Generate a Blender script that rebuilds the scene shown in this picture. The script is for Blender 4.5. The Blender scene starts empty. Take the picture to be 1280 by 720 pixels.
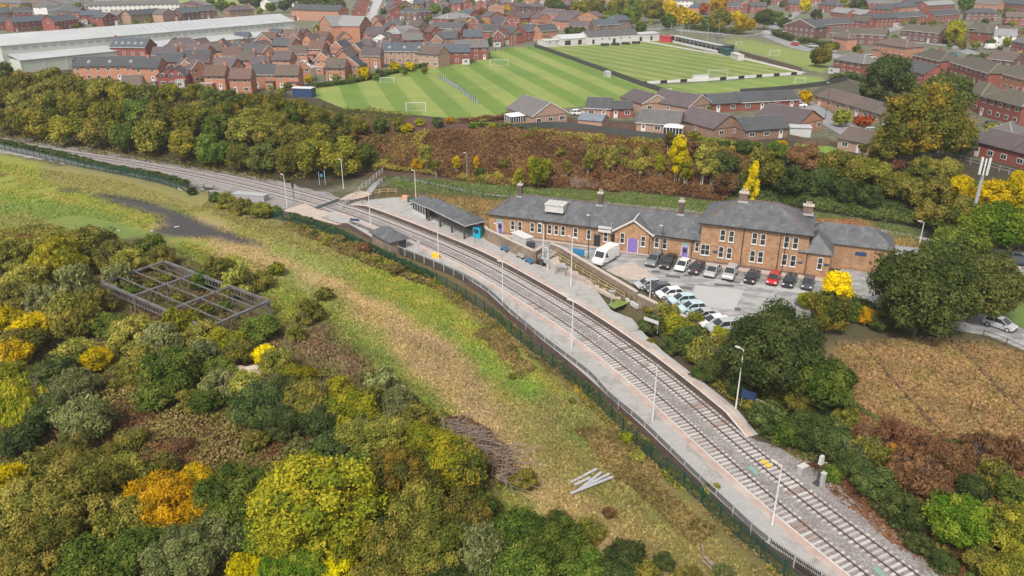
import bpy, bmesh, math, random
import numpy as np
from mathutils import Vector, Matrix
R = random.Random(7)
NR = np.random.RandomState(11)
C = bpy.context.scene.collection
# ---------------------------------------------------------------- camera model
F = 972.0; H = 50.0; TH = math.radians(23.47)
ST, CT = math.sin(TH), math.cos(TH)
def P(px, py, z=0.0):
    v = (py-360)/F; u = (px-640)/F
    t = (H-z)/(ST+CT*v)
    return Vector((u*t, t*(CT-ST*v), z))
def proj(x, y, z):
    dz = H-z
    t = y*CT+dz*ST
    return 640+F*x/t, 360+F*(-y*ST+dz*CT)/t, F/t
def P2(px, py, z=0.0):
    p = P(px, py, z); return (p.x, p.y)
# ---------------------------------------------------------------- railway centreline
_c = [(-420,134),(-200,150),(-80,165),(0,176.5),(80,189),(160,201),(240,215.5),(320,233),(400,254.5),(460,274),(570.6,320),(600,334.4),(644,360),
      (720,406.8),(792,460),(820,482.5),(895.6,550),(920,572),(986,630),(1097,718),(1165,770),(1300,880),(1400,990)]
_w = np.array([P2(a,b) for a,b in _c])
def catmull(pts, n=12):
    pts = np.array(pts); q = np.vstack([2*pts[0]-pts[1], pts, 2*pts[-1]-pts[-2]]); out=[]
    for i in range(1, len(q)-2):
        for k in range(n):
            t=k/n
            out.append(.5*((2*q[i])+(-q[i-1]+q[i+1])*t+(2*q[i-1]-5*q[i]+4*q[i+1]-q[i+2])*t*t+(-q[i-1]+3*q[i]-3*q[i+1]+q[i+2])*t**3))
    out.append(q[-2]); return np.array(out)
def resample(pts, step):
    pts=np.array(pts,dtype=float); d=np.r_[0,np.cumsum(np.linalg.norm(np.diff(pts,axis=0),axis=1))]
    n=max(2,int(round(d[-1]/step))+1); s=np.linspace(0,d[-1],n)
    return np.stack([np.interp(s,d,pts[:,k]) for k in range(pts.shape[1])],1)
CL = resample(catmull(_w), 1.0)
for _ in range(60):
    m = CL.copy(); m[1:-1] = .25*CL[:-2]+.5*CL[1:-1]+.25*CL[2:]; CL = m
for _ in range(3): CL = resample(CL, 1.0)
CLS = np.r_[0,np.cumsum(np.linalg.norm(np.diff(CL,axis=0),axis=1))]
_t = np.gradient(CL,axis=0); _t/= np.linalg.norm(_t,axis=1)[:,None]
CLN = np.stack([-_t[:,1], _t[:,0]],1)      # points to the station side (left of travel towards camera = +x/+y)
if CLN[len(CLN)//2] @ np.array([1,1]) < 0: CLN = -CLN
def SD(x, y):
    d = np.hypot(CL[:,0]-x, CL[:,1]-y); i = int(d.argmin())
    v = np.array([x,y])-CL[i]
    return CLS[i]+v@_t[i], v@CLN[i]
def sdp(px, py, z=0.0):
    p = P(px,py,z); return SD(p.x,p.y)
def TP(s, d):
    x=np.interp(s,CLS,CL[:,0]); y=np.interp(s,CLS,CL[:,1]); nx=np.interp(s,CLS,CLN[:,0]); ny=np.interp(s,CLS,CLN[:,1])
    return x+nx*d, y+ny*d
# ---------------------------------------------------------------- terrain
ZF = 2.2; ZU = 8.0
def fline(pts):
    a=np.array(sorted(P2(x,y,z) for x,y,z in pts)); return lambda X: np.interp(X,a[:,0],a[:,1])
LB = fline([(-300,120,1),(0,158,1),(200,203,1),(330,219,1),(420,214,1.4),(480,205,1.6),(600,228,2),(740,236,2.2),(900,256,2.2),(1000,266,2.2),(1150,288,2.2),(1290,305,2.2),(1600,330,2.2)])
LT = fline([(-300,70,8),(0,95,8),(200,120,8),(400,146,8),(560,158,8),(640,161,8),(760,168,8),(860,180,8),(960,183,8),(1060,196,8),(1150,222,8),(1290,232,8),(1600,260,8)])
WL = np.array([P2(x,y,.5) for x,y in [(-300,120),(0,168),(330,224),(430,243),(520,266),(600,300),(650,322),(690,338),(745,368),(800,392),(870,455),(960,540),(1005,572),(1080,632),(1140,676),(1210,724),(1420,880)]])
WL = resample(WL, 1.5)
_wt = np.gradient(WL,axis=0); _wt/=np.linalg.norm(_wt,axis=1)[:,None]
_wn = np.stack([-_wt[:,1],_wt[:,0]],1)
if _wn[len(_wn)//2] @ np.array([1,1]) < 0: _wn=-_wn
WPX = np.array([proj(x,y,0.5)[0] for x,y in WL])
def sstep(t): t=np.clip(t,0,1); return t*t*(3-2*t)
def noise2(x, y, s, seed=0):
    x=x/s; y=y/s
    return (np.sin(x*1.7+seed)+np.sin(y*1.3+1.9*seed+x*.6)+np.sin((x+y)*.9+2.3*seed)+np.sin((x-y)*2.1+seed*.7)*.6+np.sin(x*3.3-y*2.7+seed*3.1)*.4)/4.0
def terr_arr(X, Y):
    X=np.asarray(X,float); Y=np.asarray(Y,float)
    shp=X.shape; x=X.ravel(); y=Y.ravel(); out=np.zeros(len(x))
    for a in range(0,len(x),20000):
        xx=x[a:a+20000]; yy=y[a:a+20000]
        D=(xx[:,None]-WL[None,:,0])**2+(yy[:,None]-WL[None,:,1])**2
        i=D.argmin(1); sd=(xx-WL[i,0])*_wn[i,0]+(yy-WL[i,1])*_wn[i,1]
        px=WPX[i]
        wid=np.where(px<430,14,np.where(px<600,9,np.where(px<800,.8,6.0)))
        base=np.where(px<430,1.2,np.where(px<600,1.5,2.2))
        lo=base*sstep(sd/wid)
        b=LB(xx); t=LT(xx)
        e=sstep((yy-b)/(t-b))
        n=noise2(xx,yy,9,1)*.12*np.clip((np.abs(sd)-3)/6,0,1)*(sd<0)
        n=n+noise2(xx,yy,7,4)*.5*np.clip(4*e*(1-e),0,1)
        # right hand rough field dips a little
        fld=np.clip((px-900)/80,0,1)*np.clip((sd-6)/8,0,1)*(e<=0)
        n=n-fld*(.12+.1*noise2(xx,yy,6,3))
        out[a:a+20000]=lo*(1-e)+ZU*e+n
    return out.reshape(shp)
def T(x,y): return float(terr_arr(np.array([x]),np.array([y]))[0])
def G(px,py):
    zs=np.arange(9.0,-1.3,-.25)
    v=(py-360)/F; u=(px-640)/F; t=(H-zs)/(ST+CT*v); X=u*t; Y=t*(CT-ST*v)
    g=terr_arr(X,Y)-zs
    k=np.argmax(g>=0) if (g>=0).any() else len(zs)-1
    if k==0: z=zs[0] if g[0]<0 else zs[0]
    else:
        f=g[k-1]/(g[k-1]-g[k]+1e-9); z=zs[k-1]+(zs[k]-zs[k-1])*max(0,min(1,f))
    p=P(px,py,z); p.z=T(p.x,p.y); return p
# ---------------------------------------------------------------- object helpers
def tag(o, label=None, cat=None, group=None, kind=None):
    if label: o['label']=label
    if cat: o['category']=cat
    if group: o['group']=group
    if kind: o['kind']=kind
    return o
ORD=['first','second','third','fourth','fifth','sixth','seventh','eighth','ninth','tenth','eleventh','twelfth','thirteenth','fourteenth','fifteenth','sixteenth','seventeenth','eighteenth','nineteenth','twentieth']
def ordw(k):
    if k<20: return ORD[k]
    tens={2:'twenty',3:'thirty',4:'forty',5:'fifty'}[(k+1)//10]
    u=(k+1)%10
    return tens+'-'+ORD[u-1] if u else {20:'twentieth',30:'thirtieth',40:'fortieth',50:'fiftieth'}[k+1]
REG=[]      # (object, description, area, px)
def reg(o, desc, area, px): REG.append((o,desc,area,px))
def finish_labels():
    d={}
    for o,desc,area,px in REG: d.setdefault((desc,area),[]).append((px,o.name,o))
    for (desc,area),l in d.items():
        l.sort(key=lambda e:(e[0],e[1]))
        for k,(_,_,o) in enumerate(l):
            if len(l)==1: o['label']=f"{desc} {area}"
            elif len(l)==2: o['label']=f"{desc} {area}, {'left' if k==0 else 'right'} of two"
            else: o['label']=f"{desc} {area}, {ordw(k)} from left"
            n=len(o['label'].split())
            if n>16: print('LONG',n,desc,'|',area)
def empty(name, loc, rz=0.0, label=None, cat=None, group=None):
    o=bpy.data.objects.new(name,None); o.empty_display_size=.3; C.objects.link(o)
    o.location=loc; o.rotation_euler=(0,0,rz); tag(o,label,cat,group); return o
class MB:
    def __init__(s): s.v=[]; s.f=[]; s.m=[]
    def add(s,vs,fs,m=0):
        b=len(s.v); s.v+= [tuple(v) for v in vs]
        for f in fs: s.f.append(tuple(b+i for i in f)); s.m.append(m)
        return s
    def box(s,c,sz,rz=0,m=0,top=1.0):
        x,y,z=c; a,b,h=sz[0]/2,sz[1]/2,sz[2]/2; cs,sn=math.cos(rz),math.sin(rz); vs=[]
        for k,zz in ((1,-h),(top,h)):
            for i,j in ((-a,-b),(a,-b),(a,b),(-a,b)):
                vs.append((x+(i*cs-j*sn)*k,y+(i*sn+j*cs)*k,z+zz))
        return s.add(vs,[(3,2,1,0),(4,5,6,7),(0,1,5,4),(1,2,6,5),(2,3,7,6),(3,0,4,7)],m)
    def bx(s,x0,x1,y0,y1,z0,z1,m=0): return s.box(((x0+x1)/2,(y0+y1)/2,(z0+z1)/2),(x1-x0,y1-y0,z1-z0),0,m)
    def bar(s,p,q,w,h=None,m=0):
        p=Vector(p);q=Vector(q);h=h or w; d=(q-p)
        if d.length<1e-6: return s
        d.normalize(); up=Vector((0,0,1)) if abs(d.z)<.95 else Vector((0,1,0))
        a=d.cross(up).normalized()*w/2; b=a.cross(d).normalized()*h/2
        vs=[p-a-b,p+a-b,p+a+b,p-a+b,q-a-b,q+a-b,q+a+b,q-a+b]
        return s.add(vs,[(3,2,1,0),(4,5,6,7),(0,1,5,4),(1,2,6,5),(2,3,7,6),(3,0,4,7)],m)
    def tube(s,p,q,r0,r1=None,n=8,m=0,caps=True):
        p=Vector(p);q=Vector(q);r1=r0 if r1 is None else r1; d=(q-p).normalized()
        up=Vector((0,0,1)) if abs(d.z)<.95 else Vector((1,0,0)); a=d.cross(up).normalized(); b=d.cross(a)
        vs=[p+(a*math.cos(2*math.pi*k/n)+b*math.sin(2*math.pi*k/n))*r0 for k in range(n)]
        vs+=[q+(a*math.cos(2*math.pi*k/n)+b*math.sin(2*math.pi*k/n))*r1 for k in range(n)]
        fs=[(k,(k+1)%n,n+(k+1)%n,n+k) for k in range(n)]
        if caps: fs+=[tuple(range(n))[::-1],tuple(range(n,2*n))]
        return s.add(vs,fs,m)
    def poly(s,pts,z0,z1,m=0,mt=None):
        n=len(pts); ar=sum(pts[i][0]*pts[(i+1)%n][1]-pts[(i+1)%n][0]*pts[i][1] for i in range(n))
        if ar<0: pts=pts[::-1]
        g=lambda p,z:(p[0],p[1],z(p) if callable(z) else z)
        vs=[g(p,z0) for p in pts]+[g(p,z1) for p in pts]
        s.add(vs,[tuple(range(n,2*n))],mt if mt is not None else m)
        s.add(vs,[(i,(i+1)%n,n+(i+1)%n,n+i) for i in range(n)],m); return s
    def build(s,name,mats,parent=None,smooth=False):
        me=bpy.data.meshes.new(name); me.from_pydata(s.v,[],s.f); 
        for m in (mats if isinstance(mats,(list,tuple)) else [mats]): me.materials.append(m)
        if max(s.m,default=0)>0: me.polygons.foreach_set('material_index',s.m)
        if smooth: me.polygons.foreach_set('use_smooth',[True]*len(me.polygons))
        me.update()
        o=bpy.data.objects.new(name,me); C.objects.link(o)
        if parent: o.parent=parent
        return o
def part(name, me, parent, loc=(0,0,0), rz=0, col=None):
    o=bpy.data.objects.new(name,me); C.objects.link(o); o.parent=parent; o.location=loc; o.rotation_euler=(0,0,rz)
    if col: o.color=col
    return o
def copy_tree(o,parent=None):
    c=o.copy(); C.objects.link(c); c.parent=parent
    for ch in CH.get(o.name,()) if False else list(o.children): copy_tree(ch,c)
    return c
# ---------------------------------------------------------------- materials
def mat(name): 
    m=bpy.data.materials.new(name); m.use_nodes=True; nt=m.node_tree; return m,nt,nt.nodes,nt.links,nt.nodes['Principled BSDF']
def ramp(n,pts,fac=None,l=None):
    r=n.new('ShaderNodeValToRGB'); e=r.color_ramp.elements
    while len(e)<len(pts): e.new(.5)
    for k,(p,c) in enumerate(pts): e[k].position=p; e[k].color=(*c,1)
    if fac is not None: l.new(fac,r.inputs[0])
    return r
def tex(n,l,kind='NOISE',scale=1,detail=4,rough=.55,coord='Object',sc=(1,1,1),dist=0,rot=(0,0,0)):
    tc=n.new('ShaderNodeTexCoord') if coord!='World' else n.new('ShaderNodeNewGeometry')
    mp=n.new('ShaderNodeMapping'); mp.inputs['Scale'].default_value=sc; mp.inputs['Rotation'].default_value=rot
    l.new(tc.outputs['Position' if coord=='World' else coord],mp.inputs[0])
    t=n.new('ShaderNodeTexNoise' if kind=='NOISE' else 'ShaderNodeTexVoronoi')
    t.inputs['Scale'].default_value=scale
    if kind=='NOISE':
        t.inputs['Detail'].default_value=detail; t.inputs['Roughness'].default_value=rough; t.inputs['Distortion'].default_value=dist
    l.new(mp.outputs[0],t.inputs['Vector']); return t
def bump(n,l,h,b,strength=.3,dist=.05):
    k=n.new('ShaderNodeBump'); k.inputs['Strength'].default_value=strength; k.inputs['Distance'].default_value=dist
    l.new(h,k.inputs['Height']); l.new(k.outputs[0],b.inputs['Normal']); return k
def simple(name,col,rough=.7,var=.25,scale=1.5,metal=0,objcol=False,coord='World',bmp=0,dirt=None):
    m,nt,n,l,b=mat(name)
    b.inputs['Roughness'].default_value=rough; b.inputs['Metallic'].default_value=metal
    t=tex(n,l,'NOISE',scale,6,.65,coord)
    lo=tuple(max(0,c*(1-var)) for c in col); hi=tuple(min(1,c*(1+var)) for c in col)
    r=ramp(n,[(.28,lo),(.72,hi)],t.outputs['Fac'],l); out=r.outputs[0]
    if dirt:
        t2=tex(n,l,'NOISE',scale*.23,4,.6,coord); r2=ramp(n,[(.45,(0,0,0)),(.7,(1,1,1))],t2.outputs['Fac'],l)
        mx=n.new('ShaderNodeMix'); mx.data_type='RGBA'; l.new(r2.outputs[0],mx.inputs[0]); l.new(out,mx.inputs[6]); mx.inputs[7].default_value=(*dirt,1); out=mx.outputs[2]
    if objcol:
        oi=n.new('ShaderNodeObjectInfo'); mx=n.new('ShaderNodeMix'); mx.data_type='RGBA'; mx.blend_type='MULTIPLY'; mx.inputs[0].default_value=1
        l.new(out,mx.inputs[6]); l.new(oi.outputs['Color'],mx.inputs[7]); out=mx.outputs[2]
    l.new(out,b.inputs['Base Color'])
    if bmp: bump(n,l,t.outputs['Fac'],b,bmp,.05)
    return m
def streaky(name,base,dark,light,sc=(1,1,.15),scale=1.2,rough=.75,objcol=True,rows=0.0):
    """slate / tile / render surface with weather streaks"""
    m,nt,n,l,b=mat(name); b.inputs['Roughness'].default_value=rough
    t=tex(n,l,'NOISE',scale,9,.75,'World',sc,.5); r=ramp(n,[(.3,dark),(.5,base),(.72,light)],t.outputs['Fac'],l)
    t2=tex(n,l,'NOISE',9,3,.7,'World'); mx=n.new('ShaderNodeMix'); mx.data_type='RGBA'; mx.blend_type='OVERLAY'; mx.inputs[0].default_value=.35
    l.new(r.outputs[0],mx.inputs[6]); l.new(t2.outputs['Color'],mx.inputs[7])
    hs=n.new('ShaderNodeHueSaturation'); hs.inputs['Saturation'].default_value=.8; l.new(mx.outputs[2],hs.inputs['Color']); out=hs.outputs[0]
    if objcol:
        oi=n.new('ShaderNodeObjectInfo'); m2=n.new('ShaderNodeMix'); m2.data_type='RGBA'; m2.blend_type='MULTIPLY'; m2.inputs[0].default_value=1
        l.new(out,m2.inputs[6]); l.new(oi.outputs['Color'],m2.inputs[7]); out=m2.outputs[2]
    l.new(out,b.inputs['Base Color'])
    if rows:
        g=n.new('ShaderNodeNewGeometry'); sx=n.new('ShaderNodeSeparateXYZ'); l.new(g.outputs['Position'],sx.inputs[0])
        mu=n.new('ShaderNodeMath'); mu.operation='MULTIPLY'; mu.inputs[1].default_value=rows; l.new(sx.outputs['Z'],mu.inputs[0])
        fr=n.new('ShaderNodeMath'); fr.operation='FRACT'; l.new(mu.outputs[0],fr.inputs[0]); bump(n,l,fr.outputs[0],b,.6,.04)
    return m
def brick(name,c1,c2,mortar,rough=.85,scale=1.0,blot=(.5,.5,.5)):
    m,nt,n,l,b=mat(name); b.inputs['Roughness'].default_value=rough
    g=n.new('ShaderNodeTexCoord'); sx=n.new('ShaderNodeSeparateXYZ'); l.new(g.outputs['Object'],sx.inputs[0])
    ad=n.new('ShaderNodeMath'); ad.operation='ADD'; l.new(sx.outputs['X'],ad.inputs[0]); l.new(sx.outputs['Y'],ad.inputs[1])
    cb=n.new('ShaderNodeCombineXYZ'); l.new(ad.outputs[0],cb.inputs[0]); l.new(sx.outputs['Z'],cb.inputs[1])
    bt=n.new('ShaderNodeTexBrick'); bt.inputs['Scale'].default_value=scale; bt.inputs['Color1'].default_value=(*c1,1); bt.inputs['Color2'].default_value=(*c2,1); bt.inputs['Mortar'].default_value=(*mortar,1)
    bt.inputs['Mortar Size'].default_value=.012; bt.inputs['Brick Width'].default_value=.45; bt.inputs['Row Height'].default_value=.15; l.new(cb.outputs[0],bt.inputs['Vector'])
    t=tex(n,l,'NOISE',1.1,7,.7,'World'); r=ramp(n,[(.3,blot),(.7,(1,1,1))],t.outputs['Fac'],l)
    mx=n.new('ShaderNodeMix'); mx.data_type='RGBA'; mx.blend_type='MULTIPLY'; mx.inputs[0].default_value=1; l.new(bt.outputs[0],mx.inputs[6]); l.new(r.outputs[0],mx.inputs[7])
    oi=n.new('ShaderNodeObjectInfo'); m2=n.new('ShaderNodeMix'); m2.data_type='RGBA'; m2.blend_type='MULTIPLY'; m2.inputs[0].default_value=1
    l.new(mx.outputs[2],m2.inputs[6]); l.new(oi.outputs['Color'],m2.inputs[7]); l.new(m2.outputs[2],b.inputs['Base Color']); return m
def paint(name,col,rough=.35,objcol=False,metal=0,coat=0):
    m,nt,n,l,b=mat(name); b.inputs['Roughness'].default_value=rough; b.inputs['Metallic'].default_value=metal; b.inputs['Coat Weight'].default_value=coat
    if objcol:
        oi=n.new('ShaderNodeObjectInfo'); t=tex(n,l,'NOISE',2.5,5,.6,'Object'); r=ramp(n,[(.3,(.8,.8,.8)),(.7,(1,1,1))],t.outputs['Fac'],l)
        m2=n.new('ShaderNodeMix'); m2.data_type='RGBA'; m2.blend_type='MULTIPLY'; m2.inputs[0].default_value=1; l.new(oi.outputs['Color'],m2.inputs[6]); l.new(r.outputs[0],m2.inputs[7]); l.new(m2.outputs[2],b.inputs['Base Color'])
    else:
        t=tex(n,l,'NOISE',3,4,.6,'World'); r=ramp(n,[(.3,tuple(c*.85 for c in col)),(.7,tuple(min(1,c*1.08) for c in col))],t.outputs['Fac'],l); l.new(r.outputs[0],b.inputs['Base Color'])
    return m
M={}
M['brick']=brick('station_brick',(.45,.245,.12),(.32,.17,.085),(.4,.31,.24),blot=(.55,.53,.5))
M['hbrick']=simple('house_brick',(.8,.8,.8),.85,.16,.9,objcol=True)
M['stone']=simple('old_stone',(.22,.165,.12),.9,.45,2.2,bmp=.4,dirt=(.13,.1,.08))
M['coping']=simple('pale_coping',(.42,.36,.31),.85,.2,3)
M['slate']=streaky('station_slate',(.078,.082,.092),(.042,.045,.053),(.15,.152,.158),(1,1,.25),.8,.6,True,4.0)
M['roof']=streaky('house_roof_tiles',(.8,.8,.8),(.55,.55,.56),(1,1,1),(1,1,.4),.9,.85,True,3.0)
M['white']=paint('white_paint',(.58,.575,.56),.4)
M['offwhite']=simple('weathered_white',(.45,.44,.42),.6,.15,1.5)
M['glass']=paint('dark_window_glass',(.03,.035,.04),.08)
M['purple']=paint('purple_paint',(.19,.13,.36),.5)
M['black']=paint('black_paint',(.02,.02,.022),.5)
M['dark']=simple('dark_iron',(.05,.05,.055),.6,.3,4)
M['framesteel']=simple('aged_frame_steel',(.12,.12,.125),.6,.4,3,dirt=(.09,.06,.045))
M['steel']=simple('grey_steel',(.3,.31,.33),.45,.2,4)
M['galv']=simple('pale_galvanised_steel',(.34,.35,.355),.45,.15,4)
M['postwhite']=paint('lamp_post_white',(.58,.57,.55),.4)
M['greenfence']=paint('green_fence_paint',(.008,.055,.042),.5)
M['greenpost']=paint('sage_green_paint',(.2,.3,.26),.5)
M['rail']=simple('rusty_rail',(.085,.052,.042),.55,.35,6)
M['railtop']=paint('worn_rail_head',(.16,.13,.12),.4,metal=.3)
M['sleeper']=simple('concrete_sleeper',(.42,.395,.38),.85,.18,3,objcol=True,coord='World')
M['ballast']=None
M['concrete']=simple('pale_concrete',(.5,.49,.47),.85,.14,1.2,dirt=(.4,.38,.35))
M['deck']=simple('pink_concrete',(.4,.325,.28),.85,.2,1.5,dirt=(.36,.3,.26))
M['facing']=brick('platform_face_brick',(.1,.06,.05),(.14,.09,.075),(.12,.1,.09))
M['wallbrick']=brick('old_brown_brick',(.17,.105,.085),(.22,.14,.11),(.2,.17,.15))
M['timber']=simple('yellow_timber',(.5,.36,.2),.7,.2,3)
M['orangepaving']=simple('orange_paving',(.5,.27,.16),.85,.25,2)
M['greywood']=simple('weathered_plank',(.34,.33,.34),.85,.2,2.5)
M['bark']=simple('tree_bark',(.13,.1,.075),.9,.35,3,coord='Object')
M['birchbark']=simple('birch_bark',(.55,.52,.46),.8,.3,3,coord='Object')
M['twig']=simple('dead_branch_wood',(.22,.17,.14),.9,.3,3)
M['carpaint']=paint('car_paint',(1,1,1),.25,objcol=True,coat=.6)
M['tyre']=paint('tyre_rubber',(.015,.015,.015),.8)
M['lampglass']=paint('headlamp_glass',(.6,.62,.62),.15)
M['redlamp']=paint('tail_lamp',(.35,.02,.015),.25)
M['number_plate']=paint('number_plate_yellow',(.7,.6,.12),.4)
M['navy']=paint('navy_paint',(.02,.045,.12),.5)
M['bluebench']=paint('blue_bench',(.03,.17,.33),.5)
M['teal']=paint('teal_panel',(.0,.33,.46),.4)
M['yellowpaint']=paint('yellow_paint',(.75,.45,.03),.5)
M['redpaint']=paint('red_paint',(.35,.03,.04),.5)
M['net']=paint('goal_net',(.5,.52,.48),.8)
M['greypanel']=simple('grey_render',(.4,.41,.4),.8,.12,1)
M['shedroof']=streaky('white_metal_roof',(.37,.385,.39),(.31,.32,.33),(.43,.44,.445),(.3,.3,1),.15,.5,False)
M['shedwall']=simple('shed_wall_cladding',(.43,.46,.4),.7,.08,.3)
M['gutter']=M['black']
# ---------------------------------------------------------------- ground sheet
def axis(lo,hi,step,a,b,g=1.18):
    c=list(np.arange(lo,hi+step/2,step)); s=step; x=c[-1]
    while x<b: s=min(s*g,400); x+=s; c.append(x)
    s=step; x=c[0]; pre=[]
    while x>a: s=min(s*g,400); x-=s; pre.append(x)
    return np.array(pre[::-1]+c)
XS=axis(-150,150,1.0,-2200,2200); YS=axis(20,300,1.0,-150,3200)
GX,GY=np.meshgrid(XS,YS); GZ=terr_arr(GX,GY)
# lower the sheet a little under hard paving so nothing pokes through
def pip(poly,X,Y):
    inside=np.zeros(X.shape,bool); n=len(poly)
    for i in range(n):
        x1,y1=poly[i];x2,y2=poly[(i+1)%n]
        if y1==y2: continue
        c=((y1>Y)!=(y2>Y))&(X<(x2-x1)*(Y-y1)/(y2-y1)+x1); inside^=c
    return inside
def blur(a,k=1):
    for _ in range(k):
        b=a.copy(); b[1:-1]=.25*a[:-2]+.5*a[1:-1]+.25*a[2:]; a=b; b=a.copy(); b[:,1:-1]=.25*a[:,:-2]+.5*a[:,1:-1]+.25*a[:,2:]; a=b
    return a
CA=np.zeros(GX.shape+(3,)); CB=np.zeros_like(CA)
green=((.18,.25,.022),(.33,.285,.05)); 
def setz(poly,z,ca,cb,jit=1.5,bl=2,amt=1.0):
    w=[P2(q[0],q[1],q[2] if len(q)>2 else z) for q in poly]
    dx=noise2(GX,GY,2.5,5)*jit+noise2(GX,GY,.9,8)*jit*.4; dy=noise2(GX,GY,2.8,9)*jit*1.3+noise2(GX,GY,1.0,3)*jit*.5
    m=blur(pip(w,GX+dx,GY+dy).astype(float),bl)[...,None]*amt
    CA[:]=CA*(1-m)+np.array(ca)*m; CB[:]=CB*(1-m)+np.array(cb)*m
CA[:]=(.07,.095,.03); CB[:]=(.19,.165,.135)          # gardens and yards of the town
CA[GY<170]=(.085,.085,.035); CB[GY<170]=(.12,.09,.045)  # scrub
# green open space beyond the shed
setz([(150,0),(175,14),(320,10),(345,16),(352,12),(330,-4),(600,-30),(150,-30)],8,(.2,.26,.06),(.26,.28,.09),2,2)
# woodland slope floor
setz([(-200,80),(0,80),(400,140),(640,158),(860,175),(1290,230),(1500,260),(1500,330),(1000,275),(480,205),(330,225),(0,175),(-200,150)],4,(.035,.04,.018),(.07,.045,.025),2,2)
# bracken slope
setz([(440,170),(640,160),(740,170),(860,178),(960,186),(900,250),(740,238),(600,232),(520,222),(440,205)],4,(.075,.033,.022),(.12,.06,.035),2,2)
# green verge behind station
setz([(470,214),(600,224),(740,234),(900,252),(1000,262),(1150,286),(1150,310),(1000,283),(880,270),(740,256),(600,243),(500,232)],2.2,(.08,.13,.028),(.13,.15,.04),.6,1)
# orange grass field
setz([(475,238),(600,244),(740,256),(880,270),(1000,282),(1150,300),(1160,330),(1000,320),(600,300),(520,262),(470,247)],2,(.27,.17,.06),(.2,.16,.055),1,1)
setz([(940,268),(1080,276),(1130,300),(1000,292)],2.2,(.3,.13,.07),(.25,.15,.06),1,1)
setz([(566,258),(600,262),(600,274),(570,270)],2.2,(.12,.07,.06),(.2,.14,.06),1,1)
# scrub floor: rough grass and bracken between the bushes
setz([(-300,300),(0,290),(60,280),(150,295),(330,400),(430,420),(600,560),(700,760),(-300,800)],0,(.13,.085,.035),(.1,.1,.03),2,2)
# meadow
mead=[(-300,160),(0,190),(100,212),(200,232),(260,245),(355,280),(440,308),(540,350),(600,387),(700,462),(800,546),(900,640),(1000,730),(1100,830),(820,830),(760,720),(640,660),(600,560),(560,520),(500,455),(430,400),(350,400),(330,370),(260,330),(200,300),(120,280),(60,300),(0,330),(-300,330)]
setz(mead,0,*green,2,3)
setz([(-300,290),(60,250),(160,270),(60,300),(0,310)],0,(.16,.18,.04),(.22,.2,.07),2,2,.6)
# tan worn strip along the meadow
setz([(240,270),(330,300),(420,330),(520,395),(590,450),(640,520),(700,590),(760,640),(800,720),(720,720),(640,600),(560,500),(490,430),(420,385),(330,335),(250,300),(190,280)],0,(.44,.32,.165),(.38,.29,.11),2,1,1.0)
setz([(60,205),(110,205),(160,222),(250,240),(330,262),(420,305),(470,335),(400,318),(300,285),(220,262),(120,240),(50,225)],0,(.26,.2,.1),(.22,.2,.07),2,2,.6)
setz([(530,380),(600,430),(680,490),(740,545),(700,540),(640,490),(560,420)],0,(.15,.25,.03),(.2,.25,.05),1.5,1,.9)
setz([(330,300),(400,320),(470,350),(530,385),(600,440),(560,420),(480,370),(400,340),(340,320)],0,(.15,.25,.03),(.2,.25,.045),1.5,1,.7)
setz([(340,350),(420,400),(480,470),(540,540),(560,520),(500,440),(440,380),(360,335)],0,(.16,.24,.03),(.24,.25,.06),1.5,1,.8)
setz([(0,240),(60,250),(120,262),(200,300),(140,300),(60,270),(0,265)],0,(.13,.24,.03),(.2,.25,.05),1.5,1,.8)
setz([(1085,425),(1110,452),(1160,505),(1190,545),(1170,545),(1140,505),(1095,455),(1070,428)],2.2,(.14,.09,.05),(.2,.13,.07),.5,0)
setz([(1195,425),(1240,470),(1290,515),(1280,525),(1225,472),(1185,430)],2.2,(.14,.09,.05),(.2,.13,.07),.5,0)
setz([(480,400),(560,430),(640,500),(700,540),(670,545),(600,500),(520,440)],0,(.3,.21,.13),(.27,.21,.1),2,2,.6)
# dry long grass near the bottom fence
setz([(690,480),(800,550),(900,640),(1020,750),(830,760),(760,660),(690,600),(660,540)],0,(.2,.175,.06),(.27,.19,.09),2,2,.7)
setz([(690,500),(760,545),(740,560),(700,540)],0,(.12,.17,.035),(.16,.18,.04),1,2,.8)
# strip between the fences
setz([(355,268),(440,292),(560,335),(640,400),(760,497),(870,600),(960,690),(1050,770),(1010,760),(900,648),(800,556),(700,470),(600,395),(540,352),(440,312),(355,282)],0,(.2,.11,.055),(.12,.12,.045),.7,1)
# dark tarmac patch
setz([(108,240),(135,242),(165,246),(205,258),(235,270),(262,282),(300,292),(345,312),(310,305),(270,297),(210,296),(188,292),(208,282),(205,270),(175,262),(140,252)],0,(.05,.048,.05),(.065,.062,.062),.6,1)
setz([(70,236),(96,234),(98,240),(74,242)],0,(.06,.05,.05),(.1,.08,.07),1,1)
setz([(-40,222),(0,214),(10,218),(0,222)],0,(.08,.07,.06),(.1,.08,.07),1,1)
# scrub and soil by the frame
setz([(330,430),(400,400),(440,440),(470,470),(420,480),(340,470)],0,(.2,.12,.07),(.16,.15,.05),2,2)
setz([(150,510),(260,490),(360,560),(300,590),(180,590),(130,560)],0,(.1,.07,.035),(.15,.1,.05),2,2)
setz([(110,410),(150,400),(160,470),(120,480)],0,(.15,.08,.05),(.1,.09,.04),2,2)
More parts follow.
